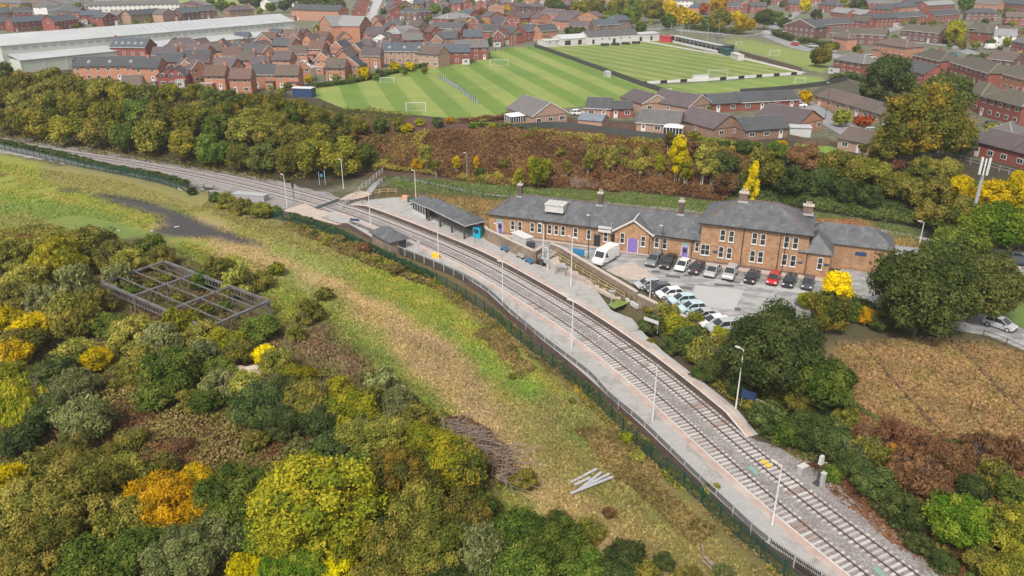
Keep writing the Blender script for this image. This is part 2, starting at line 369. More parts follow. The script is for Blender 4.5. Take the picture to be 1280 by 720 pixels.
# right: embankment scrub and rough brown field
setz([(800,392),(870,455),(960,560),(1060,655),(1170,745),(1500,900),(1500,560),(1150,560),(1060,520),(1000,450),(880,420)],1.5,(.05,.055,.025),(.12,.07,.045),1,2)
setz([(1040,430),(1150,425),(1230,430),(1290,445),(1500,490),(1500,640),(1290,570),(1200,560),(1120,540),(1060,510)],2.2,(.3,.18,.08),(.24,.17,.06),1.5,2)
setz([(960,545),(1000,585),(1070,640),(1130,684),(1230,760),(1290,800),(1250,730),(1180,690),(1090,600),(1020,550)],.3,(.13,.065,.045),(.17,.1,.07),1,1)
setz([(1255,380),(1300,375),(1320,420),(1280,412),(1258,402)],2.2,(.12,.2,.03),(.16,.23,.05),.5,1)
setz([(995,178),(1035,182),(1062,189),(1040,192),(1000,186)],8,(.16,.27,.03),(.2,.3,.05),.3,0)
setz([(925,48),(1040,70),(1030,92),(1010,86),(925,62),(910,54)],8,(.16,.25,.04),(.24,.24,.07),2,1)
setz([(1040,96),(1140,120),(1100,150),(1010,120)],8,(.05,.055,.03),(.09,.08,.05),1,1)
nz,nx=GX.shape
me=bpy.data.meshes.new('ground'); me.vertices.add(nx*nz)
me.vertices.foreach_set('co',np.stack([GX,GY,GZ],-1).astype(np.float32).ravel())
ii=(np.arange(nz-1)[:,None]*nx+np.arange(nx-1)[None,:]).ravel()
q=np.stack([ii,ii+1,ii+nx+1,ii+nx],1).astype(np.int32)
me.loops.add(q.size); me.loops.foreach_set('vertex_index',q.ravel()); me.polygons.add(len(q)); me.polygons.foreach_set('loop_start',np.arange(0,q.size,4,dtype=np.int32)); me.polygons.foreach_set('loop_total',np.full(len(q),4,np.int32))
me.polygons.foreach_set('use_smooth',[True]*len(q)); me.update(); me.validate()
for nm,arr in (('ca',CA),('cb',CB)):
    at=me.attributes.new(nm,'FLOAT_COLOR','POINT'); at.data.foreach_set('color',np.concatenate([arr,np.ones(arr.shape[:2]+(1,))],-1).astype(np.float32).ravel())
m,nt,n,l,b=mat('ground_cover'); b.inputs['Roughness'].default_value=.95
a1=n.new('ShaderNodeAttribute'); a1.attribute_name='ca'; a2=n.new('ShaderNodeAttribute'); a2.attribute_name='cb'
t=tex(n,l,'NOISE',.55,9,.68,'World'); r=ramp(n,[(.38,(0,0,0)),(.62,(1,1,1))],t.outputs['Fac'],l)
mx=n.new('ShaderNodeMix'); mx.data_type='RGBA'; l.new(r.outputs[0],mx.inputs[0]); l.new(a1.outputs['Color'],mx.inputs[6]); l.new(a2.outputs['Color'],mx.inputs[7])
t2=tex(n,l,'NOISE',3.2,8,.75,'World',(1,1.6,1),.6); r2=ramp(n,[(.25,(.62,.6,.55)),(.5,(.97,.97,.97)),(.8,(1.3,1.27,1.22))],t2.outputs['Fac'],l)
mm=n.new('ShaderNodeMix'); mm.data_type='RGBA'; mm.blend_type='MULTIPLY'; mm.inputs[0].default_value=1; l.new(mx.outputs[2],mm.inputs[6]); l.new(r2.outputs[0],mm.inputs[7]); l.new(mm.outputs[2],b.inputs['Base Color'])
bump(n,l,t2.outputs['Fac'],b,1.0,.35)
me.materials.append(m); go=bpy.data.objects.new('ground',me); C.objects.link(go); go['kind']='structure'
# ---------------------------------------------------------------- surfaces on it
def strip(name,line,width,dz,m,wl=None,step=1.5,drape=True,kind='structure'):
    """ribbon following a world polyline; width = (left,right)"""
    L=resample(np.array(line)[:,:2],step); t=np.gradient(L,axis=0); t/=np.linalg.norm(t,axis=1)[:,None]; nn=np.stack([-t[:,1],t[:,0]],1)
    ks=np.linspace(-1,1,5); vs=[];fs=[]
    for i,(p,q) in enumerate(zip(L,nn)):
        for k in ks:
            x,y=p+q*k*width/2; vs.append((x,y,0))
    v=np.array(vs); v[:,2]=terr_arr(v[:,0],v[:,1])+dz if drape else dz
    for i in range(len(L)-1):
        for k in range(4): a=i*5+k; fs.append((a+5,a+6,a+1,a))
    mb=MB(); mb.add(v.tolist(),fs); o=mb.build(name,m)
    if kind: o['kind']=kind
    return o
# ballast
m,nt,n,l,b=mat('track_ballast'); b.inputs['Roughness'].default_value=.95
t=tex(n,l,'VORONOI',9,coord='World'); t2=tex(n,l,'NOISE',.5,6,.7,'World'); 
r=ramp(n,[(0,(.125,.115,.108)),(.5,(.235,.218,.21)),(1,(.37,.352,.342))],t.outputs['Color'],l); r2=ramp(n,[(.35,(.78,.72,.72)),(.65,(1.12,1.12,1.14))],t2.outputs['Fac'],l)
mm=n.new('ShaderNodeMix'); mm.data_type='RGBA'; mm.blend_type='MULTIPLY'; mm.inputs[0].default_value=1; l.new(r.outputs[0],mm.inputs[6]); l.new(r2.outputs[0],mm.inputs[7]); l.new(mm.outputs[2],b.inputs['Base Color']); bump(n,l,t.outputs['Distance'],b,.8,.06)
M['ballast']=m
ZB=.17; ZS=.22
s_p0=sdp(392,262,1)[0]; s_f0=sdp(428,252,1)[0]; s_f1=sdp(931,538,1)[0]
def dl(s):
    k=sstep((s-(s_p0-14))/14); return -8.2*(1-k)-3.6*k
def dr(s):
    k=sstep((s-(s_f0-10))/10); k2=sstep((s-s_f1)/5); px=None
    return 5.6*(1-k)+3.3*k*(1-k2)+6.6*k2
mb=MB(); S=np.arange(2,CLS[-1]-2,1.0)
for i,s in enumerate(S):
    a,c=dl(s),dr(s)
    prof=[(a-.9,-.12),(a,ZB-.03),(-1,ZB),(1,ZB),(c,ZB-.03),(c+.9,-.12)]
    j1=.35*math.sin(s*1.3)+.3*math.sin(s*.47); j2=.4*math.sin(s*1.1+2)+.4*math.sin(s*.37)
    if c<4: j2=0
    if a>-4: j1=0
    mb.v+= [(*TP(s,d+(j1 if k<2 else j2 if k>3 else 0)),z) for k,(d,z) in enumerate(prof)]
for i in range(len(S)-1):
    for k in range(5): a=i*6+k; mb.f.append((a,a+1,a+7,a+6)); mb.m.append(0)
o=mb.build('ballast',M['ballast']); o['kind']='structure'
# tracks
slp=MB().box((0,0,-.02),(2.5,.27,.16),0,0).build('sleeper',M['sleeper']).data
bpy.data.objects.remove(bpy.data.objects['sleeper'])
def track(off,label):
    root=empty('railway_track',(*TP(S[0],off),0),0,label,'railway track')
    ox,oy=root.location.x,root.location.y
    for sd in (-.75,.75):
        mb=MB(); ss=np.arange(3,CLS[-1]-3,1.5); prof=[(-.07,0),(-.035,.05),(-.035,.13),(-.037,.17),(.037,.17),(.035,.13),(.035,.05),(.07,0)]
        for s in ss:
            for d,z in prof: x,y=TP(s,off+sd+d); mb.v.append((x-ox,y-oy,ZS+.01+z))
        npf=len(prof)
        for i in range(len(ss)-1):
            for k in range(npf-1): a=i*npf+k; mb.f.append((a,a+1,a+npf+1,a+npf)); mb.m.append(1 if k==3 else 0)
        mb.build('rail',[M['rail'],M['railtop']],root)
        # chairs / clips
    s_all=np.arange(4,CLS[-1]-4,.65); vis=[]
    for s in s_all:
        x,y=TP(s,off); a,bb,_=proj(x,y,.2); vis.append(-20<a<1320 and bb<735)
    near=[s for s,v in zip(s_all,vis) if v][-100:]
    ns=set(near); rest=MB()
    for s in s_all:
        x,y=TP(s,off); x2,y2=TP(s+.3,off); rz=math.atan2(y2-y,x2-x)+math.pi/2+R.uniform(-.012,.012)
        g=R.uniform(.8,1.12); dd=R.uniform(-.05,.05)
        x,y=TP(s,off+dd)
        if s in ns:
            o=part('sleeper',slp,root,(x-ox,y-oy,ZS-.02),rz)
            k=R.random()
            o.color=(g,g,g,1) if k>.05 else (g*.7,g*.55,g*.48,1)
        else: rest.box((x-ox,y-oy,ZS-.04),(2.5,.27,.16),rz)
    o=rest.build('sleepers',M['sleeper'],root); o['kind']='stuff'; o.color=(1,1,1,1)
    return root
track(-1.95,'near track of the double line curving past the station, beside the fenced platform')
track(1.95,'far track of the double line, beside the platform with the slate canopy')
# platforms
def platform(name,s0,s1,edge,outer,z,lead=6.0,tail=6.0,mats=None,band=1.0):
    """outer: list of (s,d)"""
    o_s=[a for a,_ in outer]; o_d=[b for _,b in outer]; sg=1 if edge>0 else -1
    mb=MB(); ss=np.arange(s0,s1+.5,1.0); 
    for s in ss:
        zz=z*min(1,.25+.75*(s-s0)/lead if lead else 1, .15+.85*(s1-s)/tail if tail else 1)
        od=np.interp(s,o_s,o_d)
        for d,q in ((edge+sg*.12,-.1),(edge+sg*.12,zz-.12),(edge,zz-.12),(edge,zz),(edge+sg*.12,zz),(edge+sg*band,zz),(od,zz),(od,-.1)):
            mb.v.append((*TP(s,d),q))
    mi=[1,1,3,3,2,0,1]
    for i in range(len(ss)-1):
        for k in range(7):
            a=i*8+k; f=(a,a+1,a+9,a+8); mb.f.append(f if sg<0 else f[::-1]); mb.m.append(mi[k])
    e=(len(ss)-1)*8
    mb.f.append(tuple(range(e,e+8))); mb.m.append(1); mb.f.append(tuple(range(0,8))[::-1]); mb.m.append(1)
    o=mb.build(name,mats or [M['platform'],M['facing'],M['edgeslab'],M['edgewhite']]); o['kind']='structure'; return o
m,nt,n,l,b=mat('platform_surface'); b.inputs['Roughness'].default_value=.85
t=tex(n,l,'NOISE',.35,8,.7,'World',(1,1,1),.8); r=ramp(n,[(.3,(.2,.185,.175)),(.42,(.28,.265,.25)),(.5,(.34,.325,.31)),(.58,(.3,.3,.295)),(.7,(.4,.39,.38))],t.outputs['Fac'],l)
t2=tex(n,l,'VORONOI',.5,coord='World'); t2.feature='DISTANCE_TO_EDGE'; r2=ramp(n,[(0,(.6,.58,.56)),(.05,(1,1,1))],t2.outputs['Distance'],l); t3=tex(n,l,'NOISE',6,5,.7,'World'); r3=ramp(n,[(.3,(.8,.8,.8)),(.7,(1.12,1.12,1.12))],t3.outputs['Fac'],l)
q=r.outputs[0]
for k_ in (r3,):
    mx=n.new('ShaderNodeMix'); mx.data_type='RGBA'; mx.blend_type='MULTIPLY'; mx.inputs[0].default_value=.8; l.new(q,mx.inputs[6]); l.new(k_.outputs[0],mx.inputs[7]); q=mx.outputs[2]
l.new(q,b.inputs['Base Color']); M['platform']=m
M['edgeslab']=simple('platform_edge_slabs',(.36,.27,.23),.85,.2,1.5,dirt=(.42,.37,.33))
M['edgewhite']=simple('platform_edge_line',(.55,.52,.49),.8,.15,3)
ZP=1.08
pout=[sdp(x,y,ZP) for x,y in [(428,250),(436,248),(455,246),(490,246),(512,256),(522,248),(560,262),(606,290),(609,300),(667,329),(690,336),(715,345),(735,355),(748,366),(764,388),(790,398),(806,418),(830,440),(850,457),(880,482),(905,510),(936,537)]]
pout=[(s,max(d,4.9)) for s,d in pout]; pout.sort()
platform('station_platform',s_f0+1,s_f1,3.35,pout,ZP,5,4)
fence_px=[(470,300),(520,318),(575,340),(610,366),(640,394),(680,427),(735,472),(760,495),(800,530),(847,575),(875,602),(905,630),(940,662),(960,680),(1000,706),(1042,732),(1100,780),(1200,850)]
fw=[sdp(x,y,.9) for x,y in fence_px]; fw.sort()
fw2=[(s,min(-5.6,d-.15)) for s,d in fw]
nout=[(s_p0,-7.5),(sdp(432,277,1)[0],-7.2),(sdp(440,278,1)[0],-6)]+[e for e in fw2 if e[0]>sdp(455,280,1)[0]]
platform('station_platform',s_p0+1,CLS[-1]-6,-3.35,nout,ZP,5,0)
# brick walled crossing landing
dk=[P2(x,y,.95) for x,y in [(353,263),(381,254),(398,262),(440,271),(436,278),(421,281)]]
o=MB().poly(dk,-.4,.95,1,0).build('crossing_landing',[M['deck'],M['wallbrick']]); o['kind']='structure'
dk=[P2(x,y,.55) for x,y in [(424,250),(436,243),(452,238),(470,242),(455,247),(440,250)]]
o=MB().poly(dk,-.3,.62,1,0).build('crossing_path',[M['deck'],M['wallbrick']]); o['kind']='structure'
# boarded foot crossing
a=P(382,265,ZS+.2); c=P(428,248,ZS+.2)
root=empty('foot_crossing',(a.x,a.y,0),math.atan2(c.y-a.y,c.x-a.x),'dark boarded foot crossing laid over both tracks at the far platform end','crossing')
L=(c-a).length; mb=MB()
for k in range(int(L/.62)): mb.box(((k+.5)*.62,0,ZS+.16),(.58,1.9,.07))
mb.build('boards',M['dark'],root)
MB().box((L/2,1.05,ZS+.16),(L,.12,.09)).box((L/2,-1.05,ZS+.16),(L,.12,.09)).build('edge_beam',M['edgewhite'],root)
# forecourt / car park
m,nt,n,l,b=mat('patched_asphalt'); b.inputs['Roughness'].default_value=.85
t=tex(n,l,'NOISE',.35,8,.7,'World',(1,2.2,1),.4,rot=(0,0,.4)); r=ramp(n,[(.3,(.14,.138,.14)),(.48,(.22,.218,.22)),(.56,(.3,.297,.295)),(.7,(.38,.375,.37))],t.outputs['Fac'],l)
t2=tex(n,l,'NOISE',14,3,.7,'World'); mx=n.new('ShaderNodeMix'); mx.data_type='RGBA'; mx.blend_type='OVERLAY'; mx.inputs[0].default_value=.3; l.new(r.outputs[0],mx.inputs[6]); l.new(t2.outputs['Fac'],mx.inputs[7]); l.new(mx.outputs[2],b.inputs['Base Color'])
M['asphalt']=m
M['road']=simple('road_asphalt',(.2,.2,.21),.88,.15,.8,dirt=(.27,.265,.26))
park=[(684,326),(700,312),(760,338),(812,367),(850,388),(905,415),(950,412),(1010,398),(1060,385),(1110,400),(1180,410),(1235,420),(1275,436),(1400,470),(1400,440),(1290,416),(1240,396),(1235,370),(1245,352),(1300,358),(1400,372),(1400,335),(1300,320),(1240,310),(1160,318),(1110,330),(1060,333),(1036,345),(900,325),(790,306),(690,292),(640,286),(612,284),(609,292),(672,320)]
kp=[P2(x,y,ZF) for x,y in park]
o=MB().poly(kp,1.6,ZF+.06,0,0).build('car_park',M['asphalt']); o['kind']='structure'
mk=MB()
for q,z in (([(869,357),(930,363),(918,388),(862,381)],0),([(858,346),(1008,368),(1008,362),(900,350)],0)):
    mk.add([(*P2(x,y,ZF),ZF+.064+z) for x,y in q[::-1]],[(0,1,2,3)],0)
M['newtar']=simple('pale_resurfaced_tarmac',(.36,.355,.35),.85,.08,1)
o=mk.build('resurfaced_patch',M['newtar']); o['kind']='structure'
mk=MB()
for cx,cy,w,h in [(841,346,18,3),(860,345,10,2),(905,357,24,3),(917,353,16,2),(853,360,24,3),(820,340,10,3),(1000,380,16,3),(922,387,8,4)]:
    q=[P(cx-w/2,cy-h/2-w*.05,ZF),P(cx+w/2,cy-h/2+w*.05,ZF),P(cx+w/2,cy+h/2+w*.05,ZF),P(cx-w/2,cy+h/2-w*.05,ZF)]
    mk.add([(p.x,p.y,ZF+.068) for p in q[::-1]],[(0,1,2,3)])
M['darktar']=simple('dark_trench_tarmac',(.09,.088,.09),.85,.2,2)
o=mk.build('tarmac_patches',M['darktar']); o['kind']='structure'
o=MB().add([(*P2(x,y,ZF),ZF+.066) for x,y in [(757,338),(790,328),(818,345),(812,352),(790,350),(770,345)]][::-1],[(0,1,2,3,4,5)]).build('paved_corner',M['deck']); o['kind']='structure'
# ---------------------------------------------------------------- football grounds
fd=(Vector(P(840,118,8))-Vector(P(668,58,8))).normalized(); 
def stripes(name,c1,c2,ang,width,phase=0.0,fine=.25):
    m,nt,n,l,b=mat(name); b.inputs['Roughness'].default_value=.9
    g=n.new('ShaderNodeNewGeometry'); mp=n.new('ShaderNodeMapping'); mp.inputs['Rotation'].default_value=(0,0,-ang); l.new(g.outputs['Position'],mp.inputs[0])
    sx=n.new('ShaderNodeSeparateXYZ'); l.new(mp.outputs[0],sx.inputs[0])
    dv=n.new('ShaderNodeMath'); dv.operation='MULTIPLY_ADD'; dv.inputs[1].default_value=.5/width; dv.inputs[2].default_value=phase; l.new(sx.outputs['Y'],dv.inputs[0])
    fr=n.new('ShaderNodeMath'); fr.operation='FRACT'; l.new(dv.outputs[0],fr.inputs[0])
    r=ramp(n,[(.44,c1),(.56,c2)],fr.outputs[0],l); tw=tex(n,l,'NOISE',.5,5,.7,'World'); da=n.new('ShaderNodeMath'); da.operation='MULTIPLY_ADD'; da.inputs[1].default_value=.13; l.new(tw.outputs['Fac'],da.inputs[0]); l.new(dv.outputs[0],da.inputs[2]); l.new(da.outputs[0],fr.inputs[0])
    t=tex(n,l,'NOISE',.05,9,.72,'World'); r2=ramp(n,[(.32,(.78,.82,.7)),(.5,(1,1,1)),(.68,(1.3,1.1,1.25))],t.outputs['Fac'],l)
    mm=n.new('ShaderNodeMix'); mm.data_type='RGBA'; mm.blend_type='MULTIPLY'; mm.inputs[0].default_value=1; l.new(r.outputs[0],mm.inputs[6]); l.new(r2.outputs[0],mm.inputs[7]); l.new(mm.outputs[2],b.inputs['Base Color']); return m
def sheet(name,pts,z,m,mz=None):
    w=[(*P2(x,y,8.0),z) for x,y in pts]; ar=sum(w[i][0]*w[(i+1)%len(w)][1]-w[(i+1)%len(w)][0]*w[i][1] for i in range(len(w)))
    if ar<0: w=w[::-1]
    o=MB().add(w,[tuple(range(len(w)))]).build(name,m); o['kind']='structure'; return o
sd1=P(510,102,8)-P(545,140,8); a1=math.atan2(-sd1.y,-sd1.x)
sheet('training_pitch',[(393,108),(470,92),(560,74),(640,59),(668,58),(760,92),(840,120),(812,124),(730,133),(648,140),(600,152),(575,149),(520,144),(480,141),(430,136),(396,122)],8.03,stripes('mown_stripes',(.1,.17,.018),(.175,.225,.045),a1,6.5))
a2=math.atan2(P(935,92,8).y-P(740,60,8).y,P(935,92,8).x-P(740,60,8).x)
sheet('football_pitch',[(670,58),(690,55),(826,50),(868,62),(925,72),(1003,92),(960,95),(880,102),(803,105)],8.035,stripes('pitch_stripes',(.115,.165,.022),(.18,.215,.055),a2,4.2))
sheet('side_pitch',[(806,107),(880,104),(960,97),(1003,94),(1025,96),(1037,104),(960,110),(900,116),(838,119)],8.037,stripes('side_grass',(.12,.19,.03),(.15,.21,.04),a2,5))
# white path beyond the touchline and roads up in the town
def line(pts,z): return [P2(x,y,z) for x,y in pts]
strip('touchline_path',line([(792,49),(830,56),(868,63),(925,72),(1004,91)],8),2.6,.06,M['offwhite'])
strip('clubhouse_path',line([(672,59),(735,56),(790,53),(826,50)],8),2.4,.062,M['offwhite'])
strip('road',line([(775,38),(830,36),(870,40),(925,44),(955,43),(1000,60),(1045,70),(1080,78),(1130,95)],8),8,.07,M['road'])
strip('footpath',line([(955,39),(1000,54),(1045,65)],8),2,.1,M['newtar'])
strip('road',line([(955,43),(990,20),(1010,8),(1060,-20)],8),6,.072,M['road'])
strip('road',line([(983,120),(1000,127),(1020,140),(1045,155),(1075,172),(1120,186)],8),7.5,.07,M['road'])
strip('road',line([(462,30),(464,15),(472,0),(478,-12)],8),9,.07,M['newtar'])
strip('road',line([(390,32),(430,30),(500,30),(560,28),(640,20),(700,12)],8),7,.075,M['road'])
strip('road',line([(360,90),(375,82),(400,84),(440,96)],8),6,.075,M['newtar'])
strip('road',line([(240,112),(300,85),(340,96)],8),5,.075,M['newtar'])
strip('road',line([(1120,53),(1160,54),(1190,58),(1230,72),(1290,90)],8),7,.075,M['road'])
strip('road',line([(1180,165),(1230,172),(1300,190)],8),6,.075,M['road'])
strip('road',line([(1020,28),(1090,44),(1140,30),(1200,36),(1290,42)],8),6,.075,M['road'])
# paths behind the station and in the scrub
strip('footpath',line([(426,249),(445,243),(470,227),(479,218),(520,223),(600,240),(740,253),(880,267),(1000,279),(1090,287),(1180,305)],2.0),1.6,.05,M['road'])
strip('footpath',line([(612,293),(700,303),(790,316),(860,325),(925,338),(1018,349),(1038,352)],ZF),1.8,.16,M['deck'],drape=True)
strip('worn_track',line([(1085,425),(1110,455),(1150,500),(1178,540)],2.2),1.1,.05,simple('bare_soil',(.2,.14,.09),.9,.3,2))
# ---------------------------------------------------------------- generic building parts
def fr(vs): return vs
WIN={}
def window_mesh(w,h,bars=(1,1),fr_=.09):
    k=(round(w,2),round(h,2),bars)
    if k not in WIN:
        f=MB(); f.bx(-w/2,w/2,-.07,.03,-h/2,-h/2+fr_); f.bx(-w/2,w/2,-.07,.03,h/2-fr_,h/2); f.bx(-w/2,-w/2+fr_,-.07,.03,-h/2+fr_,h/2-fr_); f.bx(w/2-fr_,w/2,-.07,.03,-h/2+fr_,h/2-fr_)
        for i in range(bars[0]): x=-w/2+w*(i+1)/(bars[0]+1); f.bx(x-.03,x+.03,-.05,.02,-h/2+fr_,h/2-fr_)
        for i in range(bars[1]): z=-h/2+h*(i+1)/(bars[1]+1); f.bx(-w/2+fr_,w/2-fr_,-.052,.022,z-.035,z+.035)
        f.bx(-w/2-.08,w/2+.08,-.14,.03,-h/2-.1,-h/2-.002)
        o=f.build('window',M['white']); fm=o.data; bpy.data.objects.remove(o)
        o=MB().bx(-w/2+.02,w/2-.02,-.03,0,-h/2+.02,h/2-.02).build('pane',M['glass']); pm=o.data; bpy.data.objects.remove(o)
        WIN[k]=(fm,pm)
    return WIN[k]
def add_window(root,x,z,y=0,w=.95,h=1.7,bars=(0,1),rz=0,pane=True):
    fm,pm=window_mesh(w,h,bars); o=part('window',fm,root,(x,y-.005,z),rz)
    if pane: part('pane',pm,o,(0,0,0))
    return o
FAR={}
def far_window(w,h):
    k=(round(w,1),round(h,1))
    if k not in FAR:
        f=MB(); f.bx(-w/2,w/2,-.06,.02,-h/2,h/2,0); t=.13
        f.bx(-w/2+t,-.05,-.075,.02,-h/2+t,h/2-t,1); f.bx(.05,w/2-t,-.075,.02,-h/2+t,h/2-t,1)
        o=f.build('window',[M['white'],M['glass']]); FAR[k]=o.data; bpy.data.objects.remove(o)
    return FAR[k]
FD={}
def far_door():
    if 'd' not in FD:
        f=MB(); f.bx(-.55,.55,-.06,.02,-1.05,1.05,0); f.bx(-.25,.25,-.075,.02,.1,.8,1)
        o=f.build('door',[M['white'],M['glass']]); FD['d']=o.data; bpy.data.objects.remove(o)
    return FD['d']
def roof_mesh(mb,L,D,z,rise,kind,ov=.35,m=0,th=.14,y0=0,x0=0):
    """hip/gable/cross roof over footprint x0..x0+L, y0..y0+D (y away from front)"""
    a,b,c,d=x0-ov,x0+L+ov,y0-ov,y0+D+ov
    if kind=='g': a+=ov*.6;b-=ov*.6
    if kind=='x': c+=ov*.6;d-=ov*.6
    base=[(a,c,z),(b,c,z),(b,d,z),(a,d,z)]; lo=[(p[0],p[1],z-th) for p in base]
    if kind=='x': r=[((a+b)/2,c,z+rise),((a+b)/2,d,z+rise)]
    elif kind=='g': r=[(a,(c+d)/2,z+rise),(b,(c+d)/2,z+rise)]
    else:
        if L>=D: h=(d-c)/2; r=[(a+h,(c+d)/2,z+rise),(b-h,(c+d)/2,z+rise)]
        else: h=(b-a)/2; r=[((a+b)/2,c+h,z+rise),((a+b)/2,d-h,z+rise)]
    vs=base+lo+r
    if kind=='x' or (kind=='h' and L<D): fs=[(3,0,8,9),(1,2,9,8),(0,1,8),(2,3,9)]
    else: fs=[(0,1,9,8),(2,3,8,9),(1,2,9),(3,0,8)]
    if kind=='g': fs=[(0,1,9,8),(2,3,8,9)]
    if kind=='x': fs=[(3,0,8,9),(1,2,9,8)]
    if kind in 'gx':   # underside so that the slopes have thickness
        lr=[(r[0][0],r[0][1],r[0][2]-th),(r[1][0],r[1][1],r[1][2]-th)]; vs=vs+lr
        if kind=='g': fs+=[(4,5,11,10)[::-1],(6,7,10,11)[::-1],(0,8,10,4),(3,7,10,8),(1,5,11,9),(2,9,11,6)]
        else: fs+=[(7,4,10,11)[::-1],(5,6,11,10)[::-1],(0,4,10,8),(1,8,10,5),(2,6,11,9),(3,9,11,7)]
    fs+=[(4,5,1,0),(5,6,2,1),(6,7,3,2),(7,4,0,3)]
    if kind=='h': fs+=[(7,6,5,4)]
    mb.add(vs,fs,m); return mb
def walls_mesh(mb,L,D,z0,z1,rise,kind,x0=0,y0=0,m=0):
    vs=[(x0,y0,z0),(x0+L,y0,z0),(x0+L,y0+D,z0),(x0,y0+D,z0),(x0,y0,z1),(x0+L,y0,z1),(x0+L,y0+D,z1),(x0,y0+D,z1)]
    fs=[(0,1,5,4),(1,2,6,5),(2,3,7,6),(3,0,4,7)]
    if kind=='g': vs+=[(x0,y0+D/2,z1+rise-.14),(x0+L,y0+D/2,z1+rise-.14)]; fs+=[(4,8,7),(5,6,9)]
    if kind=='x': vs+=[(x0+L/2,y0,z1+rise-.14),(x0+L/2,y0+D,z1+rise-.14)]; fs+=[(4,5,8),(6,7,9)]
    return mb.add(vs,fs,m)
# ---------------------------------------------------------------- station building
A=P(612,291,ZF); B=P(1036,348,ZF); dv=(B-A); dv.z=0; LB_=dv.length; ang=math.atan2(dv.y,dv.x); ex=dv.normalized(); ey=Vector((-ex.y,ex.x,0))
ZB0=ZF+.06
def wh(px,py,yoff=0.0):
    """pixel -> (x,z) on the station's front wall plane (local)"""
    v=(py-360)/F;u=(px-640)/F; d=Vector((u,CT-ST*v,-(ST+CT*v))); o=Vector((0,0,H)); pl=A+ey*yoff
    t=(pl-o).dot(ey)/d.dot(ey); p=o+d*t; return (p-A).dot(ex), p.z-ZF
root=empty('station_building',(A.x,A.y,ZF),ang,'long orange brick railway station with slate roofs and purple doors behind the car park','station')
x1=wh(874,320)[0]; x2=wh(1005,342)[0]; x3=wh(1034,346)[0]
E1=3.75; E2=7.0; D1=9.0
w=MB(); walls_mesh(w,x1,D1,-.3,E1,0,'h')
xa,xb=wh(769,300)[0],wh(815,305)[0]; GZ_=2.0   # projecting gabled bay
w.add([(xa,-.5,-.3),(xb,-.5,-.3),(xb,-.5,E1),(xa,-.5,E1),((xa+xb)/2,-.5,E1+GZ_),(xa,0,-.3),(xb,0,-.3),(xb,0,E1),(xa,0,E1)],[(0,1,2,4,3),(5,0,3,8),(1,6,7,2)])
w.build('wall',M['brick'],root)
w=MB(); walls_mesh(w,x2-x1,D1+1.6,-.3,E2,0,'h',x1,-.5); w.bx(x1-.02,x2+.02,-.56,-.5,E2*.46,E2*.46+.22); w.build('wall',M['brick'],root)
w=MB(); walls_mesh(w,x3-x2,7,-.3,E1+.4,0,'h',x2,-.45); w.build('wall',M['brick'],root)
x4=wh(1110,334,7)[0]; YB=5.0
w=MB(); walls_mesh(w,x4-x3+3,6.5,-.3,E1+.6,0,'h',x3-3,YB)
for px in (1058,1071,1086):
    a=wh(px,322,YB)[0]; w.bx(a-.75,a+.75,YB-.06,YB,.3,3.1)
w.build('wall',M['brick'],root)
w=MB(); walls_mesh(w,7,5,-.3,3.2,0,'h',x4,YB+.6); w.build('wall',M['stone'],root)
# plinth
w=MB(); w.bx(0,xa,-.06,-.003,-.3,.45); w.bx(xb,x1,-.06,-.003,-.3,.45); w.bx(x1,x2,-.57,-.503,-.3,.5); w.build('plinth',M['wallbrick'],root)
# main roof: left end hipped, ridge running into the tower block
rr=MB(); ov=.45; rise=2.9; ry=D1/2
vs=[(-ov,-ov,E1),(x1+1.5,-ov,E1),(x1+1.5,D1+ov,E1),(-ov,D1+ov,E1),(ry-ov,ry,E1+rise),(x1+1.5,ry,E1+rise),(-ov,-ov,E1-.15),(x1+1.5,-ov,E1-.15),(x1+1.5,D1+ov,E1-.15),(-ov,D1+ov,E1-.15)]
rr.add(vs,[(0,1,5,4),(2,3,4,5),(3,0,4),(6,7,1,0),(8,9,3,2),(9,6,0,3),(9,8,7,6)])
o=rr.build('roof',M['slate'],root); o.color=(1,1,1,1)
# gable bay roof
g=MB(); xm=(xa+xb)/2; hz=E1+GZ_+.22; yb=ry*GZ_/rise
g.add([(xa-.35,-.85,E1-.05),(xm,-.85,hz),(xm,yb,hz),(xa-.35,0,E1-.05+.0),(xb+.35,-.85,E1-.05),(xb+.35,0,E1-.05)],[(0,1,2,3),(1,4,5,2)])
g.build('bay_roof',M['slate'],root)
g=MB(); 
for s,xe in ((1,xa-.4),(-1,xb+.4)): g.bar((xe,-.9,E1-.1),(xm,-.9,hz+.05),.12,.3); g.bar((xe,-.9,E1+.0),(xe,0.1,E1+.05),.12,.16)
g.bar((xm,-.9,hz+.08),(xm,yb,hz+.08),.25,.1); g.build('bargeboard',M['offwhite'],root)
# roof lantern + flue pipes
a=wh(697,258,2.6)[0]
g=MB(); g.box((a,1.9,E1+2.1),(3.4,2.6,1.3),0,0); g.box((a,1.9,E1+2.8),(3.7,2.9,.14),0,0); 
for k in range(5): g.bx(a-1.7+.85*k-.03,a-1.7+.85*k+.03,.45,3.35,E1+2.87,E1+2.92,1)
g.build('rooflight',[M['offwhite'],M['steel']],root)
# tower roof (hipped) with higher eave
rh=MB(); roof_mesh(rh,x2-x1,D1+1.6,E2,3.0,'h',.5,y0=-.5,x0=x1); rh.build('roof',M['slate'],root)
rh=MB(); roof_mesh(rh,x3-x2+1,7,E1+.4,2.4,'h',.35,y0=-.45,x0=x2-1); rh.build('roof',M['slate'],root)
rh=MB(); roof_mesh(rh,x4-x3+5,6.5,E1+.6,2.3,'h',.35,y0=YB,x0=x3-5); rh.build('roof',M['slate'],root)
rh=MB(); roof_mesh(rh,7,5,3.2,.5,'g',.2,y0=YB+.6,x0=x4); rh.build('roof',M['steel'],root)
